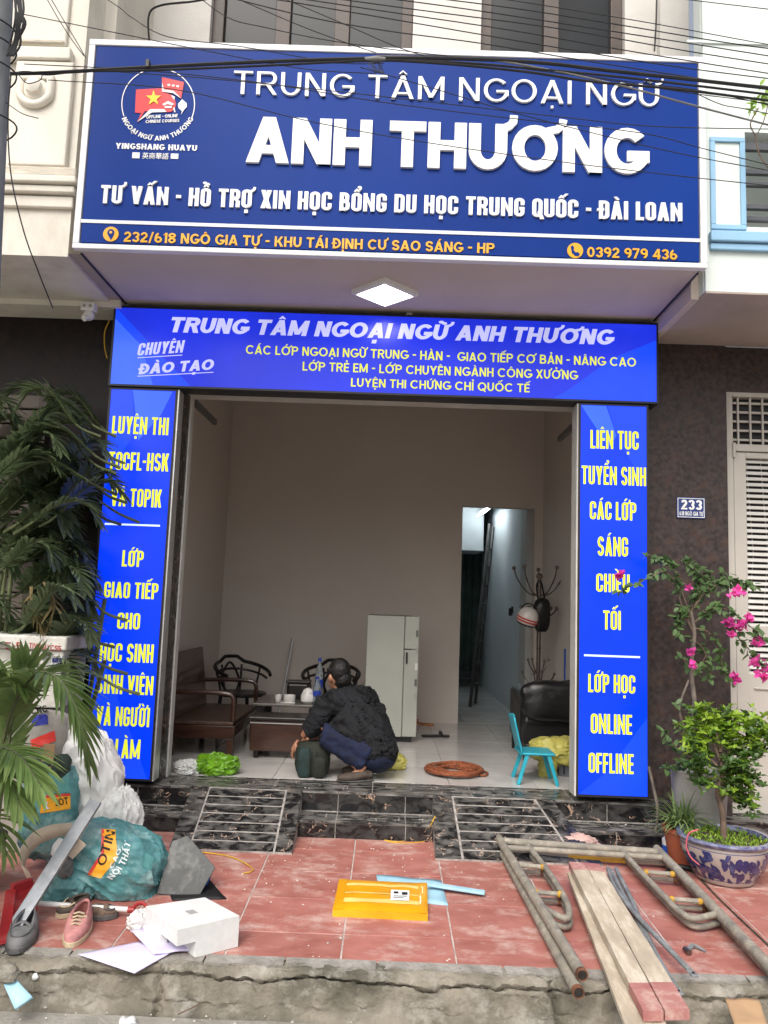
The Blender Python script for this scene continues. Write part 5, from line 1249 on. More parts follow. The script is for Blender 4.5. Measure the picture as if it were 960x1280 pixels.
# one continuous body: head, neck, trunk, arms, hands, legs, feet
b = G()
b.ball(hd + V(0, 0, .012), .088, 14, (.88, 1, 1.12))
b.ball(hd + fw * .03 + V(0, 0, -.045), .058, 10, (.9, 1, 1.0))           # jaw
b.ball(hd + fw * .094 + V(0, 0, -.022), .015, 6, (1, 1, 1.2))             # nose
b.tube([hd + fw * .082 + V(0, 0, -.05) + lf * .02, hd + fw * .088 + V(0, 0, -.05), hd + fw * .082 + V(0, 0, -.05) - lf * .02], .008, 6)
for s_ in (1, -1): b.ball(hd + lf * .082 * s_ + V(0, 0, -.012) - fw * .002, .021, 6, (.9, .9, 1.35))   # ears
b.tube([neck - V(.0, 0, .05), hd - V(0, 0, .05)], [.058, .05], 12)
b.tube([pel, pel.lerp(chest, .5) - fw * .02, chest, neck - V(0, 0, .03)], [.12, .12, .125, .06], 14)
for sh, el, ha in ((lsh, lel, lha), (rsh, rel, rha)):
    b.tube([chest.lerp(sh, .5) - V(0, 0, .03), sh.lerp(chest, .18) - V(0, 0, .025), el, el.lerp(ha, .35), ha + (el - ha).normalized() * .045], [.05, .034, .034, .035, .023], 12)
for hp_, kn, an in ((lhip, lkn, lan), (rhip, rkn, ran)):
    b.tube([hp_, hp_.lerp(kn, .5), kn, kn.lerp(an, .4), an], [.082, .074, .056, .05, .034], 12)
    toe = an + V(-.17, -.03, -.055); b.tube([an + V(.045, .01, -.03), an + V(-.03, 0, -.025), toe], [.032, .034, .022], 10)
def hand(g, wr, d, pn, s_):
    """palm, four bent fingers of unequal length and a thumb from the side of the palm"""
    d = d.normalized(); side = d.cross(pn).normalized()
    g.tube([wr, wr + d * .045, wr + d * .08], [.022, .032, .030], 10, flat=.55)
    for i, L in enumerate((.060, .070, .066, .052)):
        a = wr + d * .078 + side * (.024 - .016 * i)
        g.tube([a, a + d * L * .45 + pn * .006, a + d * L * .75 + pn * .022, a + d * L * .85 + pn * .040], [.0095, .009, .0082, .0068], 7)
    a = wr + d * .03 + side * .026
    g.tube([a, a + d * .03 + side * .018 + pn * .01, a + d * .052 + side * .018 + pn * .026], [.012, .0105, .008], 7)
hand(b, lha, V(-.45, .1, -.9), V(.75, .25, -.35), 1)
hand(b, rha, V(-.5, -.4, -.75), V(.6, -.5, -.35), -1)
body = remesh(b, 'body', M['skin'], man, .0062, 3)
# hair cap
h = G()
off_ = -fw * .012 + V(0, 0, .022)
h.ball(hd + off_ + V(0, 0, .012), .096, 14, (.90, 1, 1.06))
h.ball(hd - fw * .045 + V(0, 0, -.022), .07, 10, (1, 1, 1.05))
h.tube([hd - fw * .06 + V(0, 0, -.02), hd - fw * .05 + V(0, 0, -.075)], [.055, .04], 12)
for s_ in (1, -1): h.tube([hd + lf * .070 * s_ + fw * .02 + V(0, 0, .05), hd + lf * .083 * s_ + fw * .022 + V(0, 0, .005)], [.03, .008], 8)
for i in range(0): a = R(i * 30); h.ball(hd + V(0, 0, .075) + V(math.cos(a) * .045, math.sin(a) * .05, .0) + fw * .02, .03 + .006 * (i % 3), 6)
remesh(h, 'hair', M['hair'], man, .006, 1, lambda c, n: n * .003 * noise.noise(c * 50))
# shirt: trunk, collar, short sleeves rolled to the elbow, hem over the seat
t = G()
t.ball(pel + V(-.005, -.005, .01), .150, 12, (1.0, .95, .86))
t.tube([pel + V(0, 0, .0), pel.lerp(chest, .33) - fw * .03 + V(0, 0, .01), pel.lerp(chest, .7) - fw * .035, chest - fw * .01 + V(0, 0, .03), chest + V(-.02, .01, .09)], [.155, .152, .152, .142, .10], 18)
t.tube([lsh + V(.03, .02, .0), chest + V(0, 0, .045) - fw * .02, rsh + V(-.03, -.02, 0)], [.088, .125, .09], 14)
t.tube([pel.lerp(lsh, .3), lsh.lerp(pel, .25)], [.135, .105], 14); t.tube([pel.lerp(rsh, .3), rsh.lerp(pel, .25)], [.13, .10], 14)
t.tube([neck + V(.02, -.01, -.045), neck + V(0, 0, .012)], [.078, .064], 16)
t.tube([chest + V(-.02, .01, .05), neck + V(0.01, -.01, -.03)], [.13, .08], 14)
for sh, el, ha in ((lsh, lel, lha), (rsh, rel, rha)):
    t.tube([sh + V(.02, .01, .0), sh.lerp(el, .5) + V(.012, 0, 0), el + V(.008, 0, .004), el.lerp(ha, .22)], [.084, .074, .066, .056], 14)
def shirtd(c, n):
    f1 = 1 - abs(noise.noise(V(c.x * 5 + c.z * 4, c.y * 5, c.z * 9))) * 2
    f2 = 1 - abs(noise.noise(V(c.x * 13, c.y * 11 + 3, c.z * 16 + c.x * 9))) * 2
    return n * (.013 * f1 + .009 * f2)
remesh(t, 'shirt', M['shirt'], man, .008, 5, shirtd)
j = G()
j.ball(pel + V(-.01, -.0, -.03), .150, 12, (1, 1, .75))
for hp_, kn, an in ((lhip, lkn, lan), (rhip, rkn, ran)):
    j.tube([hp_, hp_.lerp(kn, .5) + V(0, 0, .01), kn + V(-.005, 0, .01), kn + V(.012, 0, -.035), kn.lerp(an, .45), an + V(.0, 0, .035)], [.105, .086, .070, .066, .060, .050], 14)
remesh(j, 'jeans', M['jeans'], man, .010, 3, lambda c, n: n * .006 * (1 - abs(noise.noise(V(c.x * 18, c.y * 14, c.z * 20))) * 2))
for an in (lan, ran):
    s_ = G(); hz = V(.055, .012, -.040); z0_ = .012
    s_.tube([an + hz + V(0, 0, .012), an + V(.01, 0, -.022), an + V(-.06, -.012, -.038), an + V(-.13, -.024, -.046), an + V(-.185, -.033, -.05)], [.034, .043, .045, .042, .024], 12, flat=.75)
    remesh(s_, 'loafer', M['shoebrown'], man, .006, 2)
    G().tube([an + V(.07, .014, -.062), an + V(-.0, 0, -.066), an + V(-.10, -.018, -.070), an + V(-.19, -.034, -.067)], [.02, .036, .042, .02], 10, flat=.22).out('shoe_sole', M['greysole'], man, smooth=True)
man.scale = (.95, .95, .95)
# the backpack he bends over
pk = thing('backpack', 'dark olive backpack standing on the floor in front of the man', 'backpack', (-.5, 5.70, 0))
v, f = crumple((-.485, 5.72, .115), (.115, .085, .115), 31, .08, 2.0, 4, 3.5, flat=.002); G().add(v, f).out('main_bag', M['pack'], pk, smooth=True)
v, f = crumple((-.535, 5.645, .10), (.048, .035, .10), 32, .08, 2.4, 3, 3.5, flat=.002); G().add(v, f).out('side_pocket', M['packteal'], pk, smooth=True)
v, f = crumple((-.43, 5.635, .075), (.045, .035, .07), 33, .08, 2.4, 3, 3.5, flat=.002); G().add(v, f).out('front_pocket', M['pack'], pk, smooth=True)
for x in (-.50, -.46): G().tube(smooth_pts([(x, 5.66, .20), (x - .005, 5.615, .14), (x, 5.62, .03)], 4), .010, 6, flat=.5).out('strap', M['pack'], pk, smooth=True)
# ================================================================= SCAFFOLD FRAMES, BOARDS, PIPES on the paving
def scaffold(label, dx, dy, h, m, yellow=False):
    t = thing('walk_through_scaffold', label, 'scaffold frame', pv(790, 1130), 'scaffold frames stacked on the paving')
    o = Vector((dx, dy, 0)); q = lambda px, py, e=0: pv(px, py, h + e) + o
    a0, a1 = q(622, 1046), q(728, 1219) if not yellow else q(722, 1226); b0, b1 = q(821, 1061), q(975, 1222)
    for a, b in ((a0, a1), (b0, b1)):
        k = G().tube([a, a.lerp(b, .5) + Vector((0, 0, .002)), b], .0235, 14, cap=False).out('rail', m, t, smooth=True)
        d = (b - a).normalized(); G().lathe([(.0235, 0), (.019, .0), (.019, -.12), (.0001, -.12)], b, 14, axis=d).out('open_end', [M['pipein']], k)
        G().lathe([(.0185, -.02), (.0185, .0012), (.0237, .0012), (.0240, -.02)], b, 14, axis=d, cap=False).out('pipe_lip', M['rust'], k)
    G().tube([a0.lerp(a1, .045), b0.lerp(b1, .04)], .021, 12).out('crossbar', m, t, smooth=True)
    c0, c1 = a0.lerp(a1, .115), b0.lerp(b1, .10)
    G().tube([c0, c1], .0165, 12).out('crossbar', m, t, smooth=True)
    if yellow: G().tube([c0.lerp(c1, .40), c0.lerp(c1, .74)], .0172, 12).out('painted_sleeve', M['pipeyl'], t, smooth=True)
    A = smooth_pts([q(658, 1055), q(682, 1085), q(701, 1114), q(711, 1136), q(706, 1148), a0.lerp(a1, .61)], 5)
    B = smooth_pts([q(776, 1062), q(802, 1091), q(829, 1119), q(846, 1136), q(866, 1148), b0.lerp(b1, .60)], 5)
    for P in (A, B): G().tube(P, .0155, 10).out('arch', m, t, smooth=True)
    for ks in (((643, 1081), (680, 1084)), ((668, 1115), (701, 1118)), ((806, 1090), (842, 1093)), ((838, 1124), (877, 1127))):
        for _ in (0,):
            ea, eb = q(*ks[0]), q(*ks[1])
            r_ = G().tube([ea, eb], .0125, 8).out('rung', m, t, smooth=True)
            for e in (ea, eb): G().ball(e.lerp((ea + eb) / 2, .10), .0165, 5).out('weld', M['pipeyl'] if not yellow else M['rust'], r_)
scaffold('rusty steel walk-through scaffold frame lying underneath the other frame', -.02, -.10, .024, M['pipe'], True)
scaffold('dusty steel walk-through scaffold frame lying on top of the other frame', 0, 0, .072, M['pipe'])
def plank(label, pts, th, red=None, seed=0, grp='plaster-dusted scaffold boards'):
    """pts: top face tl, tr, br, bl in world"""
    t = thing('scaffold_board', label, 'board', (pts[0] + pts[2]) / 2, grp)
    up = Vector((0, 0, 1))
    def seg_(v0, v1, nm, m, n, gap=0):
        def q(u, v, k):
            l = pts[0].lerp(pts[3], v0 + (v1 - v0) * v); r = pts[1].lerp(pts[2], v0 + (v1 - v0) * v)
            wob = .0025 * noise.noise(Vector((v * 9 + seed, u * 5, v0))) 
            return l.lerp(r, u) - up * k + Vector((wob * (1 if u in (0, 1) else 0), 0, wob * .6))
        g = G(); g.grid(lambda u, v: q(u, v, 0), 2, n).grid(lambda u, v: q(0, v, th * u), 1, n).grid(lambda u, v: q(1, v, th * u), 1, n).grid(lambda u, v: q(u, 0, th * v), 1, 1).grid(lambda u, v: q(u, 1, th * v), 1, 1).grid(lambda u, v: q(u, v, th), 1, n)
        bm = None; return g.out(nm, m, t)
    seg_(.075 if red else 0, .86 if red else 1, 'plank_face', M['board'], 20)
    if red: seg_(0, .0745, 'red_end', M['boardred'], 3); seg_(.8605, 1, 'red_end', M['boardred'], 6)
e = .0
plank('long pale plaster-dusted board with red painted ends beside the thin loose pipes', [pv(731, 1078, .125), pv(749, 1080, .125), gr(862, 1262, -.235), gr(831, 1263, -.235)], .035, True, 3)
plank('long pale plaster-dusted board with red painted ends, nearer the rusty frame rails', [pv(711, 1077, .125), pv(730.5, 1078, .125), gr(829.5, 1264, -.235), gr(804, 1264, -.235)], .035, True, 8)
plank('thin weathered board sticking out from under the two red-ended boards', [pv(709, 1090, .083), pv(735, 1090, .083), gr(835, 1284, -.278), gr(783, 1284, -.278)], .02, None, 5)
for lab, P, h in (('thin bent grey brace pipe crossing over the other two pipes', [(760, 1086), (768, 1108), (790, 1138), (830, 1180), (862, 1213)], .06),
                  ('thin grey brace pipe lying straight beside the boards', [(770, 1086), (789, 1124), (806, 1164), (826, 1204), (845, 1235)], .035),
                  ('thin grey brace pipe lying closest to the boards', [(764, 1088), (779, 1118), (796, 1150), (812, 1186)], .03)):
    t = thing('brace_pipe', lab, 'pipe', pv(*P[2]), 'thin grey scaffold braces')
    W_ = [pv(x, y, h) for x, y in P]; G().tube(smooth_pts(W_, 4), .0115, 10).out('pipe', M['pipegr'], t, smooth=True)
    d = (W_[-1] - W_[-2]).normalized(); G().beam(W_[-1], W_[-1] + d * .05, .030, .008, (0, 0, 1)).out('flattened_end', M['pipegr'], t, bevel=.003)
    G().lathe([(.0001, 0), (.006, 0), (.006, .003), (.0001, .003)], W_[-1] + d * .03 + Vector((0, 0, .004)), 10).out('bolt_hole', M['pipein'], t)
c = pv(868, 1186); t = thing('pipe_clamp', 'small grey metal clamp lying on the red tiles by the long frame rail', 'clamp', c)
G().tube([pv(859, 1188, .012), pv(866, 1181, .016), pv(871, 1183, .014), pv(882, 1189, .008)], [.012, .008, .007, .005], 8).out('handle', M['pipegr'], t, smooth=True)
G().tube([pv(856, 1186, .014), pv(862, 1191, .014)], .012, 8).out('jaw', M['chrome'], t, smooth=True)
v, f = crumple(pv(726, 1056, .045), (.09, .05, .055), 41, .3, 2.6, 4, 2.4); tag(G().add(v, f).out('plastic_wrap', M['pinkplastic'], None, smooth=True), 'dusty pink crumpled plastic against the step behind the scaffold', 'wrap')

# ================================================================= parcel, foam, wires in the middle of the paving
t = thing('yellow_parcel', 'flat yellow taped parcel lying on the red paving', 'parcel', pv(478, 1120), None)
h = .045
P = [pv(424, 1096, h), pv(534, 1101, h), pv(535, 1139, h), pv(416, 1133, h)]
ce = sum(P, Vector()) / 4
def face(u, v, e=0): return P[0].lerp(P[1], u).lerp(P[3].lerp(P[2], u), v) + Vector((0, 0, e))
def puff(u, v):
    k = (1 - (2 * u - 1) ** 6) * (1 - (2 * v - 1) ** 6); return .004 * noise.noise(Vector((u * 6, v * 4, 2))) * k - .012 * (1 - k)
g = G(); g.grid(lambda u, v: face(u, v, puff(u, v)), 40, 16)
def sid(f0): return lambda u, v: f0(u) - Vector((0, 0, (.045) * v)) + (f0(u) - ce).normalized() * .003 * noise.noise(Vector((u * 9, v * 3, 5)))
for f0 in (lambda u: face(u, 0, puff(u, 0)), lambda u: face(u, 1, puff(u, 1)), lambda u: face(0, u, puff(0, u)), lambda u: face(1, u, puff(1, u))): g.grid(sid(f0), 24, 3)
g.out('wrapping', M['ylfoam'], t, smooth=True)
for v0, v1 in ((.20, .28), (.50, .54), (.70, .82)):
    G().grid(lambda u, v: face(.03 + .94 * u, v0 + (v1 - v0) * v, puff(.03 + .94 * u, v0 + (v1 - v0) * v) + .0015), 30, 2).out('tape', M['ylband'], t, smooth=True)
for u0, u1 in ((.01, .10), (.90, .99)):
    G().grid(lambda u, v: face(u0 + (u1 - u0) * u, v, puff(u0 + (u1 - u0) * u, v) + .0022), 4, 20).out('tape', M['ylfoam'], t, smooth=True)
G().grid(lambda u, v: face(.60 + .2 * u, .40 + .34 * v, puff(.7, .5) + .004), 4, 4).out('address_label', M['papershade'], t)
for (u0, u1, v0, v1) in ((.63, .68, .46, .53), (.72, .78, .47, .56), (.63, .78, .60, .615), (.63, .74, .65, .665)):
    G().grid(lambda u, v: face(u0 + (u1 - u0) * u, v0 + (v1 - v0) * v, puff(.7, .5) + .0055), 1, 1).out('label_print', M['inkblack'], t)
def sheet(name, label, cat, pts, m, th=.006, n=8, wob=.004, seed=0, h=.002):
    P = [p if isinstance(p, Vector) else pv(p[0], p[1], h) for p in pts]
    def q(u, v): return P[0].lerp(P[1], u).lerp(P[3].lerp(P[2], u), v) + Vector((0, 0, wob * (1 + noise.noise(Vector((u * 2.5 + seed, v * 2.5, seed))))))
    o = G().grid(q, n, n).out(name, m, None, smooth=True); s = o.modifiers.new('thickness', 'SOLIDIFY'); s.thickness = th; s.offset = 1
    return tag(o, label, cat)
sheet('foam_sheet', 'pale blue foam sheet under the yellow parcel', 'foam', [(470, 1094), (551, 1101), (560, 1132), (478, 1124)], M['bluefoam'], .008)
G_ = thing('foam_strip', 'narrow pale blue foam strip lying beside the yellow parcel', 'foam', pv(572, 1109))
G().beam(pv(536, 1105, .03), pv(606, 1116, .018), .045, .012).out('strip', M['bluefoam'], G_, bevel=.003)
def wire(label, P, r=.0032, m='yellowwire', h=.006, grp=None, nm='yellow_wire'):
    W_ = [p if isinstance(p, Vector) else pv(p[0], p[1], h) for p in P]
    return tag(G().tube(smooth_pts(W_, 5), r, 6).out(nm, M[m], None, smooth=True), label, 'wire', grp)
wire('yellow wire curling away from the foot of the bag-side ramp', [(224, 1062), (250, 1065), (285, 1070), (308, 1080), (316, 1088), (304, 1092)], grp='yellow wires on the paving')
wire('yellow wire coming down the middle step and looping on the tiles', [at(544, 1020, 5.03), at(538, 1032, 5.03), pv(528, 1045), pv(500, 1052), pv(480, 1050), pv(500, 1054), pv(536, 1051), pv(520, 1046), pv(494, 1049)], grp='yellow wires on the paving')
# plaster chips and specks scattered round the steps (too small to pick apart)
rnd = random.Random(9); g = G()
for i in range(420):
    r0 = rnd.random()
    if r0 < .35: p = Vector((rnd.uniform(-.9, .9), rnd.uniform(4.2, 5.0), 0)); p.z = zp(p.y)
    elif r0 < .6: p = Vector((rnd.uniform(-1.2, 1.6), rnd.uniform(3.5, 5.0), 0)); p.z = zp(p.y)
    elif r0 < .8: p = Vector((rnd.uniform(-1.9, 1.8), rnd.uniform(5.28, 5.5), .001))
    else: p = Vector((rnd.uniform(-1.9, 1.8), rnd.uniform(5.08, 5.25), -.124))
    s_ = rnd.uniform(.0015, .006) * (1.5 if rnd.random() < .06 else 1)
    a = rnd.uniform(0, 6.28); vs = [p + Vector((math.cos(a + k * 2.1) * s_ * rnd.uniform(.6, 1.5), math.sin(a + k * 2.1) * s_ * rnd.uniform(.6, 1.5), 0)) for k in range(3)] + [p + Vector((0, 0, s_ * .8))]
    g.add(vs, [(0, 1, 3), (1, 2, 3), (2, 0, 3)])
tag(g.out('rubble', M['debris'], None), 'plaster chips and crumbs scattered over tiles and steps', 'rubble', kind='stuff')

# ================================================================= THE HEAP OF BAGS on the left
def decal(bvh, pts, m, parent, name, off=.003, sub=1):
    """print laid on a curved bag: pixel outline cast onto the surface along +y"""
    g = G(); W_ = []
    for px, py in pts:
        d = ray(px, py).normalized(); hit = bvh.ray_cast(Vector((0, 0, CAMZ)), d)
        if hit[0] is None: return None
        W_.append(hit[0] - d * off)
    return W_
def bvh_of(v, f): return BVHTree.FromPolygons(v, f)
def decal_grid(bvh, c, nu, nv, m, parent, name, off=.003):
    """c: four px corners tl tr br bl; drapes a print over the bag"""
    last = None; pts = []
    for j in range(nv + 1):
        for i in range(nu + 1):
            u, v = i / nu, j / nv
            px = (c[0][0] * (1 - u) + c[1][0] * u) * (1 - v) + (c[3][0] * (1 - u) + c[2][0] * u) * v
            py = (c[0][1] * (1 - u) + c[1][1] * u) * (1 - v) + (c[3][1] * (1 - u) + c[2][1] * u) * v
            d = ray(px, py).normalized(); h_ = bvh.ray_cast(Vector((0, 0, CAMZ)), d)
            p = h_[0] - d * off if h_[0] is not None else (last + Vector((0, 0, 0)) if last else Vector((0, 0, 0)))
            last = p; pts.append(p)
    g = G(); g.add(pts, [(j * (nu + 1) + i, j * (nu + 1) + i + 1, (j + 1) * (nu + 1) + i + 1, (j + 1) * (nu + 1) + i) for j in range(nv) for i in range(nu)])
    return g.out(name, m, parent, smooth=True)
def decal_text(bvh, s, style, p0, p1, cap, m, parent, off=.005, curve=0.0):
    """text along px line p0-p1, cap height in px"""
    lay, w = layout(s, style); dx, dy = p1[0] - p0[0], p1[1] - p0[1]; L = math.hypot(dx, dy); ux, uy = dx / L, dy / L
    def f(x, y):
        t = x / w * L; b = curve * math.sin(math.pi * x / w)
        px = p0[0] + ux * t + uy * (y * cap + b); py = p0[1] + uy * t - ux * (y * cap + b)
        d = ray(px, py).normalized(); h_ = bvh.ray_cast(Vector((0, 0, CAMZ)), d)
        return (h_[0] if h_[0] is not None else at(px, py, 4.2)) - d * off
    g = G()
    for ch, st_ in lay: stroke_geo(g, st_, f, (0, -1, 0), .001, .0001)
    return g.out('printed_lettering', m, parent, fix=False)
# boxes at the back
fb = at(83, 806, 4.62); bxr = fb.x; fz_ = fb.z
t = thing('foam_box', 'grubby polystyrene box with red writing on its lid behind the palm fronds', 'foam box', (bxr - .2, 4.8, fz_ - .3))
G().box(bxr - .62, bxr, 4.62, 5.02, fz_ - .035, fz_ + .045).out('lid', M['foamold'], t, bevel=.012, seg=3)
G().box(bxr - .60, bxr - .02, 4.64, 5.0, fz_ - .36, fz_ - .036).out('box_body', M['foamold'], t, bevel=.012, seg=3)
for s_, a, b, cp_ in (('5-5', (6, 812), (27, 812), 9), ('TIVASU CS5', (36, 810), (76, 814), 6.5)):
    lay, w = layout(s_, 'geo'); A, B = at(*a, 4.617), at(*b, 4.617); k = (B.x - A.x) / w; H = cp_ * 4.6 / 1000
    g = G()
    for ch, q_ in lay: stroke_geo(g, q_, lambda x, y: Vector((A.x + x * k, 4.617, A.z + (B.z - A.z) * x / w + y * H)), (0, -1, 0), .001)
    g.out('marker_writing', M['inkred'], t, fix=False)
A, B = at(62, 845, 4.632), at(80, 815, 4.632); G().box(A.x, B.x - .01, 4.634, 4.637, A.z, B.z - .02).out('paper_label', M['papershade'], t)
for k_ in range(2):
    lay, w = layout('BIEG' if k_ else 'HG 26', 'cond'); A, B = at(65, 836 - k_ * 8, 4.63), at(77, 836 - k_ * 8, 4.63); g = G()
    for ch, q_ in lay: stroke_geo(g, q_, lambda x, y: Vector((A.x + x * (B.x - A.x) / w, 4.630, A.z + y * .026)), (0, -1, 0), .001)
    g.out('label_print', M['inkblue'], t, fix=False)
t = thing('carton', 'grey cardboard carton under the grubby foam box', 'box', (bxr - .25, 4.85, -.2))
G().box(bxr - .66, bxr - .06, 4.60, 5.0, zp(4.7), fz_ - .37).out('carton_body', M['cardgrey'], t, bevel=.006)
G().box(bxr - .66, bxr - .07, 4.596, 4.599, fz_ - .50, fz_ - .47).out('tape', M['beige'], t)
# stuffed sack with red and blue print
v, f = crumple(at(50, 925, 4.46), (.155, .11, .15), 51, .10, 2.4, 4, 3); bv = bvh_of(v, f)
t = thing('rice_sack', 'grey printed sack with red and blue marks behind the upright teal sack', 'sack', at(50, 960, 4.46))
G().add(v, f).out('sack_body', M['cardgrey'], t, smooth=True)
decal_grid(bv, [(38, 925), (68, 913), (70, 926), (40, 938)], 8, 4, M['sackred'], t, 'red_print')
decal_grid(bv, [(38, 895), (60, 892), (60, 905), (40, 908)], 8, 4, M['inkblue'], t, 'blue_print')
decal_text(bv, 'CHC', 'bold', (39, 893), (60, 889), 8, M['inkblack'], t)
# upright teal sack
def slump(p): 
    q = p.copy(); q.z *= 1.0; q.x *= 1 - .12 * max(0, p.z); return q
v, f = crumple(at(63, 1012, 4.36), (.140, .075, .23), 52, .07, 1.8, 6, 4, pleat=(2, .07, 'z'), rot=(0, .02, .1)); bv = bvh_of(v, f)
t = thing('teal_sack', 'upright teal woven sack with an orange band in front of the foam box', 'sack', at(63, 1060, 4.36), 'teal plaster sacks')
G().add(v, f).out('sack_body', M['teal'], t, smooth=True)
decal_grid(bv, [(38, 968), (85, 962), (87, 990), (40, 994)], 12, 8, M['teallt'], t, 'pale_panel', .002)
decal_grid(bv, [(49, 995), (88, 992), (88, 1011), (50, 1017)], 12, 6, M['brassorange'], t, 'orange_band', .003)
decal_grid(bv, [(49, 995), (88, 991.5), (88, 994.5), (49, 998.5)], 12, 1, M['sackred'], t, 'red_edge', .004)
decal_text(bv, 'JOT', 'bold', (69, 1008), (86, 1005), 9, M['inkblack'], t); decal_text(bv, 'X', 'black', (54, 1013), (62, 1011), 9, M['sackwhite'], t)
# rags stuffed on top
for lab, p, r_, m, sd in (('dark green checked rag stuffed in the mouth of the teal sack', at(55, 958, 4.32), (.06, .04, .035), 'curtain', 61), ('green rag poking up beside the cardboard flap', at(76, 958, 4.32), (.045, .035, .05), 'curtain', 62), ('brown crumpled rag at the top of the sack heap', at(34, 950, 4.38), (.055, .05, .07), 'cardgrey', 63)):
    v, f = crumple(p, r_, sd, .3, 2.6, 3, 2.4); tag(G().add(v, f).out('rag', M[m], None, smooth=True), lab, 'rag')
tag(G().beam(at(58, 962, 4.29), at(62, 930, 4.29), .06, .006, (0, 1, 0)).out('cardboard_flap', M['card'], None), 'small brown cardboard flap standing between the green rags', 'cardboard')
# big white plastic bag
def drape(p):
    q = p.copy(); lean = .25 * p.z; q.x -= lean * .9 + .12 * max(0, p.z) ** 2; q.x *= 1 + .10 * (1 - abs(p.z)); return q
v, f = crumple(at(112, 974, 4.5), (.155, .14, .275), 53, .15, 1.7, 6, 2.3, squash=drape, aniso=(1.5, 1.5, .45), fine=.3, pleat=(3, .17, 'z'))
tag(G().add(v, f).out('white_bag', M['whitebag'], None, smooth=True), 'big bulging white plastic bag leaning against the glowing panel', 'bag')
v, f = crumple(at(150, 1022, 4.42), (.115, .10, .15), 54, .16, 1.8, 5, 2.2, aniso=(1.7, 1.7, .4), fine=.3, pleat=(3, .16, 'z'))
tag(G().add(v, f).out('clear_bag', M['clearbag'], None, smooth=True), 'translucent plastic bag bulging out below the big white bag', 'bag')
# lying teal sack, mouth open to the left
C0 = at(137, 1075, 4.15)
def lying(p):
    q = p.copy(); k = (p.x + 1) / 2
    q.z *= .74 + .34 * k; q.y *= .8 + .25 * k; q.z += .16 * p.x * 0 - .10 * (p.x) * (1 if p.x > 0 else .2); return q
v, f = crumple(C0, (.275, .19, .195), 55, .075, 1.5, 6, 2.6, fine=.7, pleat=(3, .11, 'x'), rot=(0, .32, .05), squash=lying, flat=zp(4.1)); bv = bvh_of(v, f)
t = thing('teal_sack', 'bulging teal woven sack lying on its side with its mouth open', 'sack', C0 - Vector((0, 0, .2)), 'teal plaster sacks')
G().add(v, f).out('sack_body', M['teal'], t, smooth=True)
decal_grid(bv, [(128, 1036), (144, 1037), (147, 1072), (128, 1066)], 8, 12, M['brassorange'], t, 'orange_band', .003)
decal_grid(bv, [(128, 1066), (147, 1072), (126, 1098), (110, 1094)], 8, 10, M['brassorange'], t, 'orange_band', .0035)
decal_grid(bv, [(127, 1036), (130, 1036), (130, 1066), (126.5, 1066)], 2, 10, M['sackred'], t, 'red_edge', .004)
decal_grid(bv, [(126.5, 1066), (130, 1066), (113, 1094), (109, 1093)], 2, 10, M['sackred'], t, 'red_edge', .0045)
decal_text(bv, 'OTIN', 'geo', (131, 1083), (144, 1040), 11, M['inkblack'], t, .006)
decal_text(bv, 'NỘI THẤT', 'bold', (140, 1100), (163, 1054), 8, M['sackwhite'], t, .006, curve=-6)
decal_text(bv, 'CAO', 'geo', (141, 1086), (152, 1062), 5, M['sackwhite'], t, .006)
decal_grid(bv, [(182, 1066), (193, 1072), (189, 1088), (178, 1083)], 6, 6, M['teallt'], t, 'pale_stamp', .003)
v2, f2 = crumple(at(84, 1076, 4.05), (.075, .06, .085), 56, .25, 2.4, 4, 2.4); G().add(v2, f2).out('dark_mouth', M['sackin'], t, smooth=True)  # dark crumpled blob filling the open end of the sack
for lab, p, r_, m, sd in (('white crumpled waste in the mouth of the lying sack', at(78, 1062, 3.98), (.04, .03, .04), 'papershade', 64), ('lower white scrap in the mouth of the lying sack', at(82, 1084, 3.97), (.03, .03, .045), 'greysuede', 65)):
    v, f = crumple(p, r_, sd, .35, 3, 3, 2.2); tag(G().add(v, f).out('waste_scrap', M[m], None, smooth=True), lab, 'scrap')
tag(G().beam(at(84, 1068, 3.93), at(101, 1050, 3.93), .07, .008, (0, 1, .3)).out('cardboard_scrap', M['beige'], None, bevel=.002), 'torn beige cardboard in the mouth of the lying sack', 'cardboard')
v, f = crumple(pv(82, 1112, .04), (.125, .06, .085), 57, .12, 2.0, 5, 2.6, pleat=(3, .12, 'x'), flat=zp(3.9))
tag(G().add(v, f).out('teal_sack', M['teal'], None, smooth=True), 'small slumped teal sack under the lying one, behind the white handle', 'sack', 'teal plaster sacks')
# curled beige strip
P = smooth_pts([at(38, 1100, 3.9), at(27, 1088, 3.88), at(27, 1070, 3.88), at(42, 1050, 3.92), at(65, 1040, 3.96), at(92, 1037, 4.02)], 6)
g = G(); vs = []
for i, p in enumerate(P): vs += [p + Vector((0, 0, .038)) + Vector((0, -.02, 0)), p + Vector((.012, .02, -.030))]
g.add(vs, [(2 * i, 2 * i + 1, 2 * i + 3, 2 * i + 2) for i in range(len(P) - 1)])
o = g.out('curled_strip', M['beige'], None, smooth=True); s = o.modifiers.new('t', 'SOLIDIFY'); s.thickness = .004
tag(o, 'beige plastic strip bent over in front of the sacks', 'strip')
# metal channel leaning
a, b = pv(12, 1168, .02), at(119, 1001, 4.02)
t = thing('metal_channel', 'long galvanised metal channel leaning across the heap of sacks', 'channel', a)
d = (b - a).normalized(); n_ = Vector((0, -1, .35)).normalized(); sd = d.cross(n_).normalized()
G().beam(a, b, .054, .003, n_).out('web', M['sheet'], t)
for k in (-1, 1): G().beam(a + sd * .027 * k - n_ * .008, b + sd * .027 * k - n_ * .008, .003, .022, n_).out('flange', M['sheet'], t)
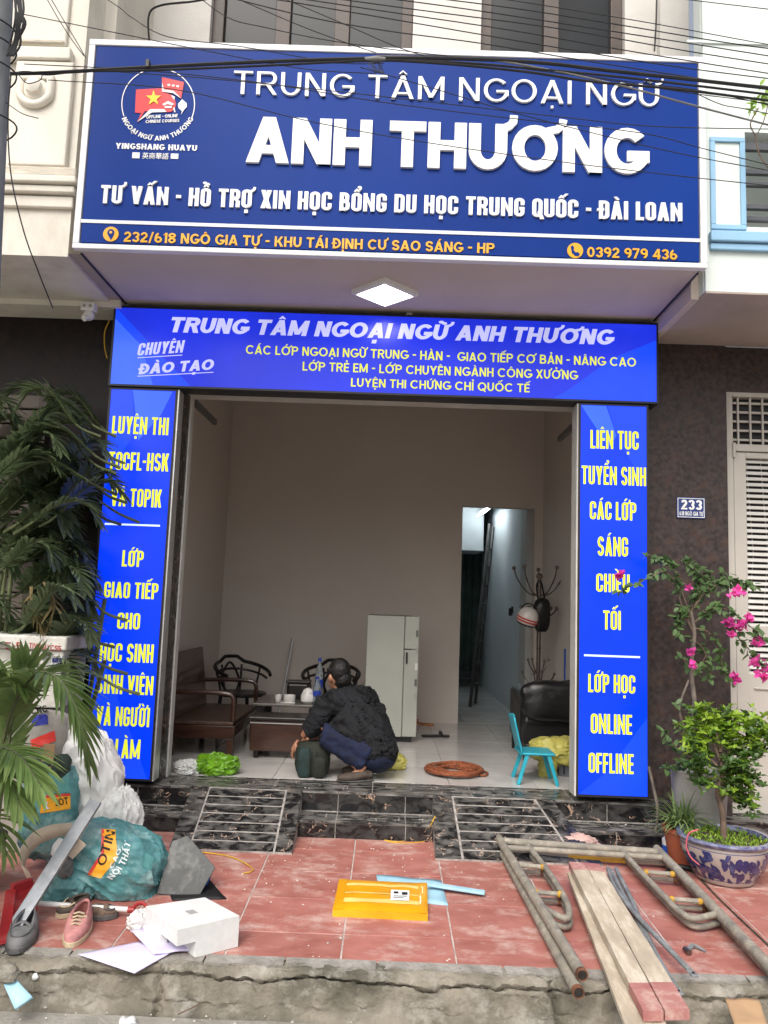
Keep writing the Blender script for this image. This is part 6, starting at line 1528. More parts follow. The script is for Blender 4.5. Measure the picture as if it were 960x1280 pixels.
# red dustpan and its handle
t = thing('dustpan', 'red plastic dustpan with a long white handle lying by the shoes', 'dustpan', pv(30, 1150))
q = [at(14, 1112, 3.78), at(40, 1104, 3.85), pv(40, 1150, .02), pv(4, 1180, .02)]
g = G(); g.grid(lambda u, v: q[0].lerp(q[1], u).lerp(q[3].lerp(q[2], u), v) + Vector((0, .02 * math.sin(math.pi * u), 0)), 8, 8)
o = g.out('pan', M['red'], t, smooth=True); s = o.modifiers.new('t', 'SOLIDIFY'); s.thickness = .006
for A, B in ((q[0], q[3]), (q[1], q[2])): G().beam(A, B, .045, .006, (0, -.4, 1)).out('pan_side', M['red'], t, bevel=.002)
G().beam(q[0], q[1], .03, .05, (0, 0, 1)).out('pan_back', M['red'], t, bevel=.006)
hA, hB = pv(46, 1129, .05), pv(160, 1137, .035)
G().tube([hA, hB], .0115, 12).out('handle', M['whitepole'], t, smooth=True)
G().tube([hB, hB + (hB - hA).normalized() * .03], .014, 12).out('grip', M['red'], t, smooth=True)
gd = (hB - hA).normalized(); gc = hB + gd * .055
G().tube([gc + Vector((math.cos(R(k)) * .032, math.sin(R(k)) * .012, math.sin(R(k)) * .028)) for k in range(0, 361, 20)], .008, 8).out('grip_ring', M['red'], t, smooth=True)
# shoes
def shoe(name, label, cat, toe, heel, w, hgt, upper, sole, kind):
    toe, heel = Vector(toe), Vector(heel); d = (toe - heel); L = d.length; d.normalize(); s_ = Vector((-d.y, d.x, 0)).normalized(); u = Vector((0, 0, 1))
    t = thing(name, label, cat, heel)
    q = lambda a, b, c: heel + d * (a * L) + s_ * (b * w) + u * c
    N_ = 24
    def half(a):    # half width along the foot
        return .36 + .10 * math.sin(min(1, a / .3) * math.pi / 2) + .06 * math.sin(max(0, a - .35) / .65 * math.pi) if a < .93 else .44
    out = []
    for i in range(N_):
        th_ = 2 * math.pi * i / N_; a = .5 + .5 * math.cos(th_); sgn = math.sin(th_)
        ww = (abs(sgn) ** .75) * (.40 + .10 * math.sin(a * math.pi * .9)) * (1 if sgn > 0 else -1); out.append((a, ww))
    def prof(a): return hgt * (1.0 - .55 * max(0, min(1, (a - .35) / .45))) if kind != 'flat' else hgt
    sg = G(); n = N_
    sg.add([q(a, b * 1.04, 0) for a, b in out] + [q(a, b * 1.06, .022) for a, b in out], [list(range(n)), list(range(n, 2 * n))] + [(i, (i + 1) % n, (i + 1) % n + n, i + n) for i in range(n)])
    sg.out('sole', sole, t, bevel=.003)
    ug = G(); rings = []
    for lev, (sc_, hh) in enumerate(((1.0, 0), (1.02, .35), (.90, .75), (.66, 1.0))):
        rings.append([q(.5 + (a - .5) * (.98 if sc_ > .9 else .98 - (1 - sc_) * .35), b * sc_ * (.97), .022 + prof(a) * hh) for a, b in out])
    # opening: rear part sinks in, front closes
    top = [q(.5 + (a - .5) * .84 , b * .52, .022 + prof(a) * (1.05 if a > .58 else .86)) for a, b in out]
    rings.append(top)
    vs = [p for r_ in rings for p in r_]; fs = []
    for r_ in range(len(rings) - 1): fs += [(r_ * n + i, r_ * n + (i + 1) % n, (r_ + 1) * n + (i + 1) % n, (r_ + 1) * n + i) for i in range(n)]
    # vamp cap over the front
    base = (len(rings) - 1) * n; front = [i for i in range(n) if out[i][0] > .56]
    fr_ = sorted(front, key=lambda i: (0 if out[i][1] > 0 else 1, out[i][0] if out[i][1] > 0 else -out[i][0]))
    fs.append([base + i for i in fr_])
    ug.add(vs, fs); ug.out('upper', upper, t, smooth=True, angle=70)
    G().add([q(.5 + (a - .5) * .80, b * .6, .030) for a, b in out], [list(range(n))]).out('insole', M['greysole'] if kind != 'lace' else M['solecream'], t)
    if kind == 'lace':
        for k in range(4):
            a = .52 + k * .07; z = .022 + prof(a) * 1.07 + .004; G().tube([q(a, -.20, z - .006), q(a + .03, 0, z + .004), q(a, .20, z - .006)], .0042, 6).out('lace', M['solecream'], t, smooth=True)
        G().tube(smooth_pts([q(.6, 0, .07), q(.55, .3, .075), q(.62, .36, .05)], 4), .004, 6).out('lace', M['solecream'], t, smooth=True)
    if kind == 'loafer':
        G().tube(smooth_pts([q(.60, -.40, .03 + prof(.6) * .6), q(.60, 0, .03 + prof(.6) * 1.12), q(.60, .40, .03 + prof(.6) * .6)], 5), .011, 8, flat=.4).out('saddle_strap', upper, t, smooth=True)
        P = [q(.5 + .5 * math.cos(R(k)) * .80, math.sin(R(k)) * .40, .026 + prof(.5 + .5 * math.cos(R(k))) * .98) for k in range(-80, 81, 10)]
        G().tube(P, .0035, 6).out('apron_seam', sole, t, smooth=True)
shoe('loafer', 'grey suede loafer at the corner of the paving by the dustpan', 'shoe', pv(17, 1194), pv(38, 1160), .115, .075, M['greysuede'], M['greysole'], 'loafer')
shoe('sneaker', 'dirty pink canvas sneaker with cream laces on the paving edge', 'shoe', pv(87, 1186), pv(107, 1149), .105, .075, M['pinkcanvas'], M['solecream'], 'lace')
shoe('leather_shoe', 'worn brown leather shoe under the white dustpan handle', 'shoe', pv(70, 1148), pv(112, 1136), .09, .05, M['shoebrown'], M['solecream'], 'loafer')
shoe('leather_shoe', 'brown shoe with a black sole behind the pink sneaker', 'shoe', pv(148, 1146), pv(108, 1148), .085, .035, M['bark'], M['greysole'], 'loafer')
# styrofoam packaging block
hh = .125
T_ = [pv(182, 1133, hh), pv(257, 1122, hh), pv(300, 1145, hh), pv(224, 1163, hh)]
T_ = [at(183, 1121, T_[0].y), at(257, 1109, T_[1].y), at(300, 1134, T_[2].y), at(223, 1150, T_[3].y)]
zt_ = sum(p.z for p in T_) / 4
T_ = [Vector((p.x, p.y, zp(p.y) + hh)) for p in T_]
t = thing('foam_packaging', 'white polystyrene packing block with a notched corner on the red tiles', 'packaging', sum(T_, Vector()) / 4 - Vector((0, 0, hh)))
def tq(u, v, k): p = T_[0].lerp(T_[1], u).lerp(T_[3].lerp(T_[2], u), v); return Vector((p.x, p.y, zp(p.y) + hh * k + .001))
def tblock(u0, u1, v0, v1, k0, k1, nm='foam_wall'):
    vs = [tq(u, v, k) for k in (k0, k1) for v in (v0, v1) for u in (u0, u1)]
    G().add(vs, [(0, 2, 3, 1), (4, 5, 7, 6), (0, 1, 5, 4), (2, 6, 7, 3), (0, 4, 6, 2), (1, 3, 7, 5)]).out(nm, M['foam'], t)
tblock(0, 1, 0, 1, .50, 1, 'foam_top'); tblock(.0, 1, 0, .14, .0, .5); tblock(.86, 1, .14, 1, .0, .5); tblock(.30, .86, .82, 1, .0, .5); tblock(0, .12, .14, .50, 0, .5); tblock(.30, .42, .55, .82, 0, .5)
G().add([tq(.42, .42, 1.006), tq(.56, .42, 1.006), tq(.56, .58, 1.006), tq(.42, .58, 1.006)], [(0, 1, 2, 3)]).out('stamped_mark', M['plastic_g'], t)
v, f = crumple(pv(176, 1152, .03), (.05, .04, .04), 71, .4, 3, 4, 2.2, flat=zp(3.7)); tag(G().add(v, f).out('clear_bag', M['clearbag'], None, smooth=True), 'small crumpled clear plastic beside the packing block', 'bag')
# dark slate-like sheets beside the lying sack
tag(G().prism([(0, 0), (.20, -.02), (.26, .12), (.10, .27), (.03, .24)], pv(196, 1117, .01), (1, .12, .0), (.0, .45, .89), (0, 1, -.4), .012).out('slate_panel', M['slab'], None, bevel=.002), 'dark grey panel propped against the teal sack', 'panel')
sheet('black_sheet', 'black flat sheet under the polystyrene block', 'sheet', [(205, 1098), (255, 1093), (283, 1124), (215, 1126)], M['blackcloth'], .004)
v, f = crumple(pv(248, 1094, .05), (.05, .04, .065), 72, .3, 3, 3, 2.2); tag(G().add(v, f).out('blue_bag', M['bluepl'], None, smooth=True), 'small blue plastic bag behind the dark grey panel', 'bag')
# lilac papers: one droops over the paving edge
def droop(px, py, h=.004):
    p = pv(px, py, h)
    return p
P4 = [pv(97, 1193, .012), pv(174, 1177, .008), pv(212, 1192, .012), at(168, 1217, 3.36)]
def q1(u, v):
    p = P4[0].lerp(P4[1], u).lerp(P4[3].lerp(P4[2], u), v); return p + Vector((0, 0, .012 * math.sin(math.pi * u) * math.sin(math.pi * v)))
o = G().grid(q1, 12, 12).out('lilac_paper', M['paper'], None, smooth=True); s = o.modifiers.new('t', 'SOLIDIFY'); s.thickness = .0012
tag(o, 'lilac sheet of card drooping over the kerb edge', 'paper', 'lilac sheets')
tag(sheet('lilac_paper', 'smaller lilac sheet lying on top beside the packing block', 'paper', [(163, 1164), (213, 1157), (244, 1188), (192, 1195)], M['paper'], .0012, 8, .006, 4, .012), group='lilac sheets')
# things at the kerb and on the road
o = sheet('foam_board', 'pale blue foam board with white edges resting against the kerb', 'board', [at(-8, 1203, 3.36), at(4, 1207, 3.36), at(40, 1246, 3.22), at(18, 1261, 3.20)], M['bluefoam'], .014, 4, .001)
sheet('cardboard_piece', 'torn flat piece of brown cardboard leaning on the kerb', 'cardboard', [at(906, 1249, 3.33), at(948, 1250, 3.33), at(960, 1285, 3.16), at(919, 1285, 3.16)], M['card'], .004, 8, .006, 2)
sheet('paper_scrap', 'small white paper scrap on the road', 'paper', [gr(150, 1275, -.435), gr(166, 1272, -.43), gr(172, 1283, -.435), gr(148, 1285, -.435)], M['papershade'], .001, 4, .01)
v, f = crumple(at(44, 1221, 3.40), (.010, .008, .011), 73, .4, 3, 2, 2.2); tag(G().add(v, f).out('paper_ball', M['papershade'], None, smooth=True), 'tiny crumpled white paper on the kerb below the loafer', 'paper')
tag(G().tube(smooth_pts([gr(222, 1268, -.43), gr(235, 1262, -.42), gr(251, 1254, -.41)], 4), .003, 5).out('twig', M['bark'], None), 'thin dry twig at the foot of the kerb', 'twig')
v, f = crumple(pv(12, 1212, -.0) + Vector((0, -.03, 0)), (.04, .03, .03), 74, .25, 3, 3, 2.4); tag(G().add(v, f).out('stone', M['concrete'], None, smooth=True), 'loose grey stone on the kerb beside the loafer', 'stone')
rnd = random.Random(12); g = G()
for i in range(160):
    p = Vector((rnd.uniform(-1.6, 1.7), rnd.uniform(3.05, 3.37), -.442)); s_ = rnd.uniform(.002, .009)
    vs = [p + Vector((math.cos(k * 2.1 + i) * s_, math.sin(k * 2.1 + i) * s_ * .8, 0)) for k in range(3)] + [p + Vector((0, 0, s_ * .9))]; g.add(vs, [(0, 1, 3), (1, 2, 3), (2, 0, 3)])
tag(g.out('gravel', M['debris'], None), 'grit lying in the gutter below the kerb', 'gravel', kind='stuff')
# ================================================================= PLANTS
def frond_geo(g, P, n, Lf, wd, droop=.5, start=.12, spread=70, rnd=random, side_up=.15, tipk=.35):
    """a feather leaf: midrib P, n leaflets each side"""
    g.cur = 0; g.tube(P, [.009 * (1 - .8 * i / (len(P) - 1)) + .0015 for i in range(len(P))], 5)
    cum = [0]
    for i in range(1, len(P)): cum.append(cum[-1] + (P[i] - P[i - 1]).length)
    g.cur = 1
    for j in range(n):
        s = (start + (1 - start) * (j + .5) / n); t = s * cum[-1]
        i = max(k for k in range(len(cum)) if cum[k] <= t + 1e-9); i = min(i, len(P) - 2)
        p = P[i].lerp(P[i + 1], (t - cum[i]) / max(1e-6, cum[i + 1] - cum[i])); d = (P[i + 1] - P[i]).normalized()
        sd = d.cross(Vector((0, 0, 1))); sd = sd.normalized() if sd.length > .05 else Vector((1, 0, 0)); up = sd.cross(d).normalized()
        u_ = (s - start) / (1 - start); L = Lf * (math.sin(min(1, u_ * 1.5 + .25) * math.pi / 2) * (1 - .55 * max(0, u_ - .55) / .45)) * rnd.uniform(.88, 1.1)
        for sg in (1, -1):
            ang = R(spread * (1 - .55 * u_) + rnd.uniform(-6, 6)); dr = d * math.cos(ang) + sd * sg * math.sin(ang) + up * (side_up + rnd.uniform(-.08, .08)); dr.normalize()
            w = wd * rnd.uniform(.85, 1.1); nrm = dr.cross(up).normalized()
            q = p.copy(); vs = []
            for k in range(5):
                f_ = k / 4; ww = w * (.5 + 1.0 * f_ if f_ < .4 else .9 * (1 - ((f_ - .4) / .6) ** 1.6) + .02)
                crease = up * (.0)
                vs += [q - nrm * ww / 2, q + Vector((0, 0, -ww * .22)), q + nrm * ww / 2]
                step_ = dr + Vector((0, 0, -1)) * droop * (f_ ** 1.1 + .05) ; step_.normalize(); q = q + step_ * L / 4
            g.add(vs, [(3 * k, 3 * k + 1, 3 * k + 4, 3 * k + 3) for k in range(4)] + [(3 * k + 1, 3 * k + 2, 3 * k + 5, 3 * k + 4) for k in range(4)])
    g.cur = 0
# dark areca clump behind -------------------------------------------------
rnd = random.Random(21)
ap = thing('areca_palm', 'tall dark green areca palm clump in front of the dark neighbour wall', 'palm', (-2.25, 4.95, -.25))
base = Vector((-2.25, 4.95, -.24))
for i in range(13):
    b0 = base + Vector((rnd.uniform(-.3, .32), rnd.uniform(-.2, .2), 0)); tp = b0 + Vector((rnd.uniform(-.18, .22), rnd.uniform(-.15, .15), rnd.uniform(1.0, 1.7)))
    G().tube(smooth_pts([b0, b0.lerp(tp, .5) + Vector((rnd.uniform(-.03, .03), 0, 0)), tp], 5), [.017] * 5 + [.014] * 6, 7).out('cane', M['palmstem'], ap, smooth=True)
targets = []
for (px, py) in [(k * 19 % 118, 520 + (k * 53) % 350) for k in range(44)] + list(((8, 505), (30, 500), (52, 530), (78, 560), (60, 515), (20, 560), (100, 545), (88, 590), (128, 575), (112, 600), (140, 600), (158, 618), (118, 628), (60, 640), (30, 620), (10, 600), (95, 655), (130, 650),  (45, 690), (78, 705), (110, 710), (20, 720), (125, 740), (60, 760), (5, 660), (0, 700), (35, 790), (70, 800), (108, 800), (120, 800), (95, 850),  (60, 860), (5, 640), (70, 600), (48, 580), (100, 620))): targets.append((px + rnd.uniform(-6, 6), py + rnd.uniform(-8, 8)))
for i, (px, py) in enumerate(targets):
    Y = rnd.uniform(4.62, 5.12) if px > 95 else rnd.uniform(4.55, 5.25)
    tip = at(px, py, Y)
    hgt = tip.z
    sdx = -1 if px > 60 else (1 if rnd.random() < .45 else -1)
    b0 = tip + Vector((sdx * rnd.uniform(.28, .48), rnd.uniform(.0, .18), rnd.uniform(-.16, .06)))
    P = smooth_pts([b0 + Vector((sdx * .12, .08, -.05)), b0, b0.lerp(tip, .45) + Vector((0, 0, .13)), b0.lerp(tip, .8) + Vector((0, 0, .11)), tip], 5)
    g = G(); frond_geo(g, P, 18, .19, .038, .60, .26, 60, rnd, .12)
    g.out('frond', [M['palmstem'], M['palmdark']], ap, smooth=True, fix=False)
for i in range(2):
    p0 = at(rnd.uniform(10, 60), rnd.uniform(700, 760), 4.7); g = G()
    frond_geo(g, smooth_pts([p0, p0 + Vector((rnd.uniform(-.1, .1), -.03, -.12)), p0 + Vector((rnd.uniform(-.15, .15), -.05, -.32))], 5), 9, .13, .016, .9, .1, 50, rnd)
    g.out('dry_frond', [M['palmdry'], M['palmdry']], ap, smooth=True, fix=False)
# bright palm close to the lens -------------------------------------------
bpalm = thing('potted_palm', 'bright green palm with long drooping fronds nearest the pole', 'palm', (-1.95, 3.95, -.25))
root = Vector((-2.0, 4.0, -.1))
def q3(l): return [at(*k) for k in l]
for k, (l, n, L, w, dr, sp) in enumerate((
    ([(8, 960, 4.0), (14, 905, 3.98), (24, 860, 3.95), (36, 825, 3.92)], 14, .30, .036, .10, 40),
    ([(0, 940, 4.0), (16, 884, 3.92), (46, 842, 3.85), (76, 852, 3.8), (100, 898, 3.78), (112, 955, 3.78)], 44, .27, .030, .70, 62),
    ([(-30, 960, 3.9), (-5, 935, 3.75), (25, 945, 3.65), (52, 985, 3.6)], 28, .26, .032, .85, 58),
    ([(-30, 1010, 3.8), (-15, 955, 3.7), (8, 965, 3.6), (26, 1010, 3.55)], 20, .26, .032, .9, 55),
    ([(-40, 905, 3.9), (-20, 850, 3.9), (5, 838, 3.88), (30, 860, 3.86)], 22, .24, .030, .5, 60),
    ([(-40, 1060, 3.8), (-20, 1020, 3.7), (0, 1030, 3.62), (8, 1070, 3.6)], 10, .22, .026, .9, 50))):
    g = G(); frond_geo(g, smooth_pts(q3(l), 6), n, L, w, dr, .18 if k else .05, sp, rnd, .1)
    g.out('frond', [M['palmstem'], M['palmlight']], bpalm, smooth=True, fix=False)
for l in ([(-10, 1100, 4.0), (0, 1000, 4.0), (12, 930, 4.0)], [(-22, 1100, 4.0), (-10, 1000, 4.0), (10, 945, 4.0)]):
    G().tube(smooth_pts(q3(l), 5), .012, 7).out('stalk', M['palmstem'], bpalm, smooth=True)
pp = Vector((-1.99, 4.02, zp(4.0)))
G().lathe([(.11, 0), (.16, .24), (.175, .25), (.175, .27), (.155, .27), (.15, .24), (.0001, .235)], pp, 26).out('pot', M['rubber'], bpalm, smooth=True)

# generic leafy shoots -------------------------------------------------------
def leaf(g, p, d, nrm, L, w, fold=.25, curl=.2):
    d = d.normalized(); s = d.cross(nrm); s = s.normalized() if s.length > .01 else Vector((1, 0, 0)); n = s.cross(d).normalized()
    vs = [p, p + d * L * .3 - s * w * .42 + n * w * fold * .5, p + d * L * .35 - n * 0, p + d * L * .3 + s * w * .42 + n * w * fold * .5,
          p + d * L * .65 - s * w * .40 + n * (w * fold * .5 - L * curl * .2), p + d * L * .68 - n * L * curl * .2, p + d * L * .65 + s * w * .40 + n * (w * fold * .5 - L * curl * .2), p + d * L - n * L * curl * .5]
    g.add(vs, [(0, 2, 1), (0, 3, 2), (1, 2, 5, 4), (2, 3, 6, 5), (4, 5, 7), (5, 6, 7)])
def rv(r=1): return Vector((rnd.gauss(0, 1), rnd.gauss(0, 1), rnd.gauss(0, 1))).normalized() * r
# grey pot and bougainvillea --------------------------------------------------
by = 4.98
gp = at(870, 985, by); gp = Vector((gp.x + .02, by, 0)); ztop = at(870, 962, by).z
bt = thing('bougainvillea', 'thin-trunked bougainvillea with pink flowers in a grey pot by the granite wall', 'shrub', (gp.x, by, zp(by)))
G().lathe([(.13, 0), (.165, ztop - zp(by) - .02), (.175, ztop - zp(by)), (.155, ztop - zp(by)), (.15, ztop - zp(by) - .03), (.0001, ztop - zp(by) - .03)], (gp.x, by, zp(by)), 30).out('pot', M['greypot'], bt, smooth=True)
TR = smooth_pts([Vector((gp.x - .01, by, ztop - .04)), at(866, 925, by), at(868, 880, by), at(864, 835, by), at(868, 795, by), at(864, 765, by)], 5)
G().tube(TR, [.017 - .00025 * i for i in range(len(TR))], 9).out('trunk', M['barkgrey'], bt, smooth=True)
G().tube(smooth_pts([at(868, 940, by), at(852, 900, by - .02), at(850, 880, by - .03), at(861, 850, by)], 5), .006, 6).out('branch', M['barkgrey'], bt, smooth=True)
BR = [
    ([(866, 790), (850, 750), (845, 715), (828, 698), (808, 693)], .07, 26, .02), ([(866, 780), (850, 735), (830, 715), (812, 722), (790, 732), (768, 742)], -.05, 26, .02),
    ([(864, 770), (875, 735), (870, 712), (855, 700)], .05, 30, .03), ([(864, 765), (882, 740), (900, 730), (925, 728), (950, 735)], -.02, 40, .05),
    ([(866, 780), (890, 760), (915, 765), (940, 785), (955, 800)], -.08, 34, .05), ([(866, 785), (885, 790), (900, 815), (905, 840), (925, 852)], .02, 22, .03),
    ([(862, 770), (850, 765), (845, 780), (850, 800)], .06, 22, .04), ([(864, 765), (868, 745), (880, 720), (905, 716)], .08, 26, .04), ([(905, 765), (925, 800), (945, 820), (955, 840)], -.05, 22, .03),
    ([(866, 835), (855, 825), (850, 815)], .02, 5, .02), ([(850, 940), (838, 925), (830, 912)], -.03, 10, .03), ([(866, 960), (850, 955), (828, 962)], -.08, 16, .03), ([(870, 880), (858, 885), (842, 883)], -.03, 6, .02),
    ([(866, 800), (878, 810), (888, 835), (884, 850)], .05, 12, .02), ([(866, 840), (876, 832), (884, 815)], .03, 8, .02)]
lv = []
for P, dy, n, sp in BR:
    W_ = smooth_pts([at(px, py, by + dy * i / (len(P) - 1)) for i, (px, py) in enumerate(P)], 5)
    br = G().tube(W_, [.0055 * (1 - .7 * i / (len(W_) - 1)) for i in range(len(W_))], 5).out('branch', M['bark'], bt, smooth=True)
    for j in range(int(n * 2.0)):
        i = int(len(W_) * (.2 + .8 * rnd.random())) - 1; p = W_[max(0, i)] + rv(sp * rnd.random()) ; lv.append(p)
fol = G()
for p in lv: 
    d = rv(); d.z -= .25; leaf(fol, p, d, Vector((rnd.uniform(-.6, .6), -.5, 1)), rnd.uniform(.038, .064), rnd.uniform(.026, .042))
tag(fol.out('foliage', M['bleaf'], bt, smooth=True, fix=False), kind='stuff')
for px, py, n, r_ in ((921, 740, 11, .035), (910, 778, 8, .03), (925, 782, 11, .04), (936, 772, 8, .03), (946, 802, 7, .025), (945, 828, 9, .035), (953, 845, 10, .035), (960, 836, 8, .03), (919, 848, 9, .03), (774, 719, 6, .02), (860, 735, 3, .012), (863, 816, 6, .018), (865, 830, 5, .015), (915, 792, 6, .02)):
    c = at(px, py, by - .07); g = G(); n = int(n * 1.5); r_ *= 1.2
    for k in range(n):
        o_ = c + rv(r_ * rnd.random()); ax = rv(); 
        for a in range(3):
            d = Matrix.Rotation(a * 2.09, 3, ax) @ ax.orthogonal().normalized() + ax * .6; leaf(g, o_, d, ax, rnd.uniform(.024, .034), .026, .3, -.1)
    g.out('flower', M['bract'], bt, smooth=True, fix=False)
# glazed pot with small tree ---------------------------------------------------
py_ = 4.62; pc = at(905, 1040, py_); pc = Vector((pc.x, py_, zp(py_) + .002)); pr = 53 * py_ / 1000 * 1.0
H_ = at(905, 1036, py_ - .2).z - pc.z - .02
H_ = .235
bo = thing('potted_tree', 'small bushy green tree in a blue and white glazed bowl', 'potted tree', pc)
prof = [(.60, 0), (.64, .03), (.66, .10), (.84, .38), (.93, .62), (.95, .78), (.93, .86)]
G().lathe([(a * pr, b * H_) for a, b in prof], pc, 48).out('bowl', M['porcelain'], bo, smooth=True)
G().lathe([(.93 * pr, .862 * H_), (1.0 * pr, .90 * H_), (1.03 * pr, .95 * H_), (1.02 * pr, 1.0 * H_), (.92 * pr, 1.0 * H_), (.88 * pr, .88 * H_)], pc, 48).out('rim', M['potrim'], bo, smooth=True)
G().lathe([(.0001, .90 * H_), (.5 * pr, .925 * H_), (.9 * pr, .89 * H_)], pc, 30).out('soil', M['soil'], bo, smooth=True)
# painted cobalt leaves and petals: shapes laid on the glaze
def potpt(a, z, e=.0012):
    zz = z; 
    for k in range(len(prof) - 1):
        if prof[k][1] <= zz <= prof[k + 1][1]: r_ = prof[k][0] + (prof[k + 1][0] - prof[k][0]) * (zz - prof[k][1]) / (prof[k + 1][1] - prof[k][1]); break
    else: r_ = prof[-1][0]
    return pc + Vector((math.cos(a) * (r_ * pr + e), math.sin(a) * (r_ * pr + e), zz * H_))
def petal(a0, z0, ang, L, w, lay_=0):
    g = G(); n = 7; vs = []
    for k in range(n):
        f_ = k / (n - 1); ww = w * math.sin(math.pi * (f_ * .92 + .04)) ** .7; cx_, cz_ = a0 + math.cos(ang + f_ * .5) * L * f_, z0 + math.sin(ang + f_ * .5) * L * f_ * 1.15
        px_, pz_ = -math.sin(ang + f_ * .5) * ww, math.cos(ang + f_ * .5) * ww * 1.15
        vs += [potpt(cx_ + px_, max(.1, min(.78, cz_ + pz_)), .0012 + lay_ * .0003), potpt(cx_ - px_, max(.1, min(.78, cz_ - pz_)), .0012 + lay_ * .0003)]
    g.add(vs, [(2 * k, 2 * k + 1, 2 * k + 3, 2 * k + 2) for k in range(n - 1)]); return g
rp_ = random.Random(33); pg = [G(), G()]
for k in range(130):
    a = R(180 + 200 * rp_.random() - 10); z = rp_.uniform(.16, .66)
    q_ = petal(a, z, rp_.uniform(0, 6.28), rp_.uniform(.14, .30), rp_.uniform(.035, .085), k % 5)
    pg[k % 2].add(q_.v, q_.f)
tag(pg[0].out('painted_leaves', M['cobalt'], bo, smooth=True), kind='stuff'); tag(pg[1].out('painted_petals', M['cobalt2'], bo, smooth=True), kind='stuff')
g = G()
for z in (.115, .79): g.grid(lambda u, v: potpt(R(360 * u), z + .015 * v), 48, 1)
g.out('painted_band', M['cobalt'], bo, smooth=True)
g = G(); rr_ = random.Random(2)
for k in range(520):
    a = rr_.uniform(0, 6.28); r_ = pr * .86 * math.sqrt(rr_.random()); p = pc + Vector((math.cos(a) * r_, math.sin(a) * r_, .905 * H_))
    leaf(g, p, Vector((rr_.gauss(0, .6), rr_.gauss(0, .6), 1)), Vector((rr_.gauss(0, 1), rr_.gauss(0, 1), .1)), rr_.uniform(.012, .032), .010)
tag(g.out('moss_cover', M['lleaf'], bo, smooth=True, fix=False), kind='stuff')
TK = smooth_pts([pc + Vector((.0, 0, .85 * H_)), at(903, 1015, py_), at(897, 990, py_), at(903, 965, py_), at(900, 940, py_ + .02), at(895, 915, py_)], 5)
G().tube(TK, [.019 * (1 - .65 * i / (len(TK) - 1)) for i in range(len(TK))], 9).out('trunk', M['bark'], bo, smooth=True)
BR2 = [((898, 990), (910, 970), (925, 955), (935, 925), (940, 895)), ((903, 965), (885, 945), (870, 925), (862, 900)), ((900, 975), (915, 955), (928, 965), (940, 985)), ((900, 950), (890, 925), (880, 905), (876, 888)), ((903, 960), (912, 935), (915, 910), (920, 892)), ((898, 985), (884, 978), (872, 960), (862, 945)), ((900, 940), (905, 915), (900, 900)), ((902, 1000), (912, 985), (922, 990), (938, 1010)), ((925, 955), (940, 940), (955, 925), (965, 905))]
ros = []
for k, P in enumerate(BR2):
    W_ = smooth_pts([at(px, py, py_ + (.09 * math.sin(k * 2.3)) * i / (len(P) - 1)) for i, (px, py) in enumerate(P)], 5)
    G().tube(W_, [.008 * (1 - .75 * i / (len(W_) - 1)) for i in range(len(W_))], 6).out('branch', M['bark'], bo, smooth=True)
    for j in range(5, len(W_), 1): ros.append((W_[j], j / len(W_)))
gd_, gl_ = G(), G()
rnd = random.Random(44)
for p, f_ in ros:
    for _ in range(8):
        c = p + rv(.075 * rnd.random() ** .5); n = rnd.randint(3, 5); ax = Vector((rnd.gauss(0, .5), rnd.gauss(-.2, .5), 1)).normalized(); o_ = ax.orthogonal().normalized()
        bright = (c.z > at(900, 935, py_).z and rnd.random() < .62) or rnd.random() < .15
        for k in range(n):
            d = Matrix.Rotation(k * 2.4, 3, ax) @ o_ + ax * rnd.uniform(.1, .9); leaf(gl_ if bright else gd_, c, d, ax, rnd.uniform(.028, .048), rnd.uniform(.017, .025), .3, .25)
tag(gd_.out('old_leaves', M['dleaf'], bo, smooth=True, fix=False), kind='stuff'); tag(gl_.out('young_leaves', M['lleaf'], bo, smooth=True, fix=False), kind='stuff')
# shoot of a neighbouring plant at the frame edge
# spider plant in an orange pot -------------------------------------------------
sc0 = at(857, 1040, 4.84); sc0 = Vector((sc0.x, 4.86, zp(4.86)))
spp = thing('spider_plant', 'arching spider plant in an orange plastic pot behind the glazed bowl', 'potted plant', sc0)
G().lathe([(.085, 0), (.115, .17), (.125, .175), (.125, .20), (.11, .20), (.105, .17), (.0001, .17)], sc0, 28).out('pot', M['terracotta'], spp, smooth=True)
g = G()
for k in range(150):
    a = rnd.uniform(0, 6.28); ln_ = rnd.uniform(.16, .27); p = sc0 + Vector((rnd.uniform(-.06, .03), rnd.uniform(-.05, .05), .19)); el = rnd.uniform(.5, 1.35)
    d = Vector((math.cos(a) * math.cos(el), math.sin(a) * math.cos(el), math.sin(el))); s_ = Vector((-math.sin(a), math.cos(a), 0)); vs = []; q = p
    for j in range(6):
        w = .0075 * (1 - (j / 5) ** 2) + .0008; vs += [q - s_ * w, q + s_ * w]; q = q + (d + Vector((0, 0, -1)) * .30 * j * (1.3 - el * .6)).normalized() * ln_ / 5
    g.add(vs, [(2 * j, 2 * j + 1, 2 * j + 3, 2 * j + 2) for j in range(5)])
g.out('leaf_blades', M['spider'], spp, smooth=True, fix=False)
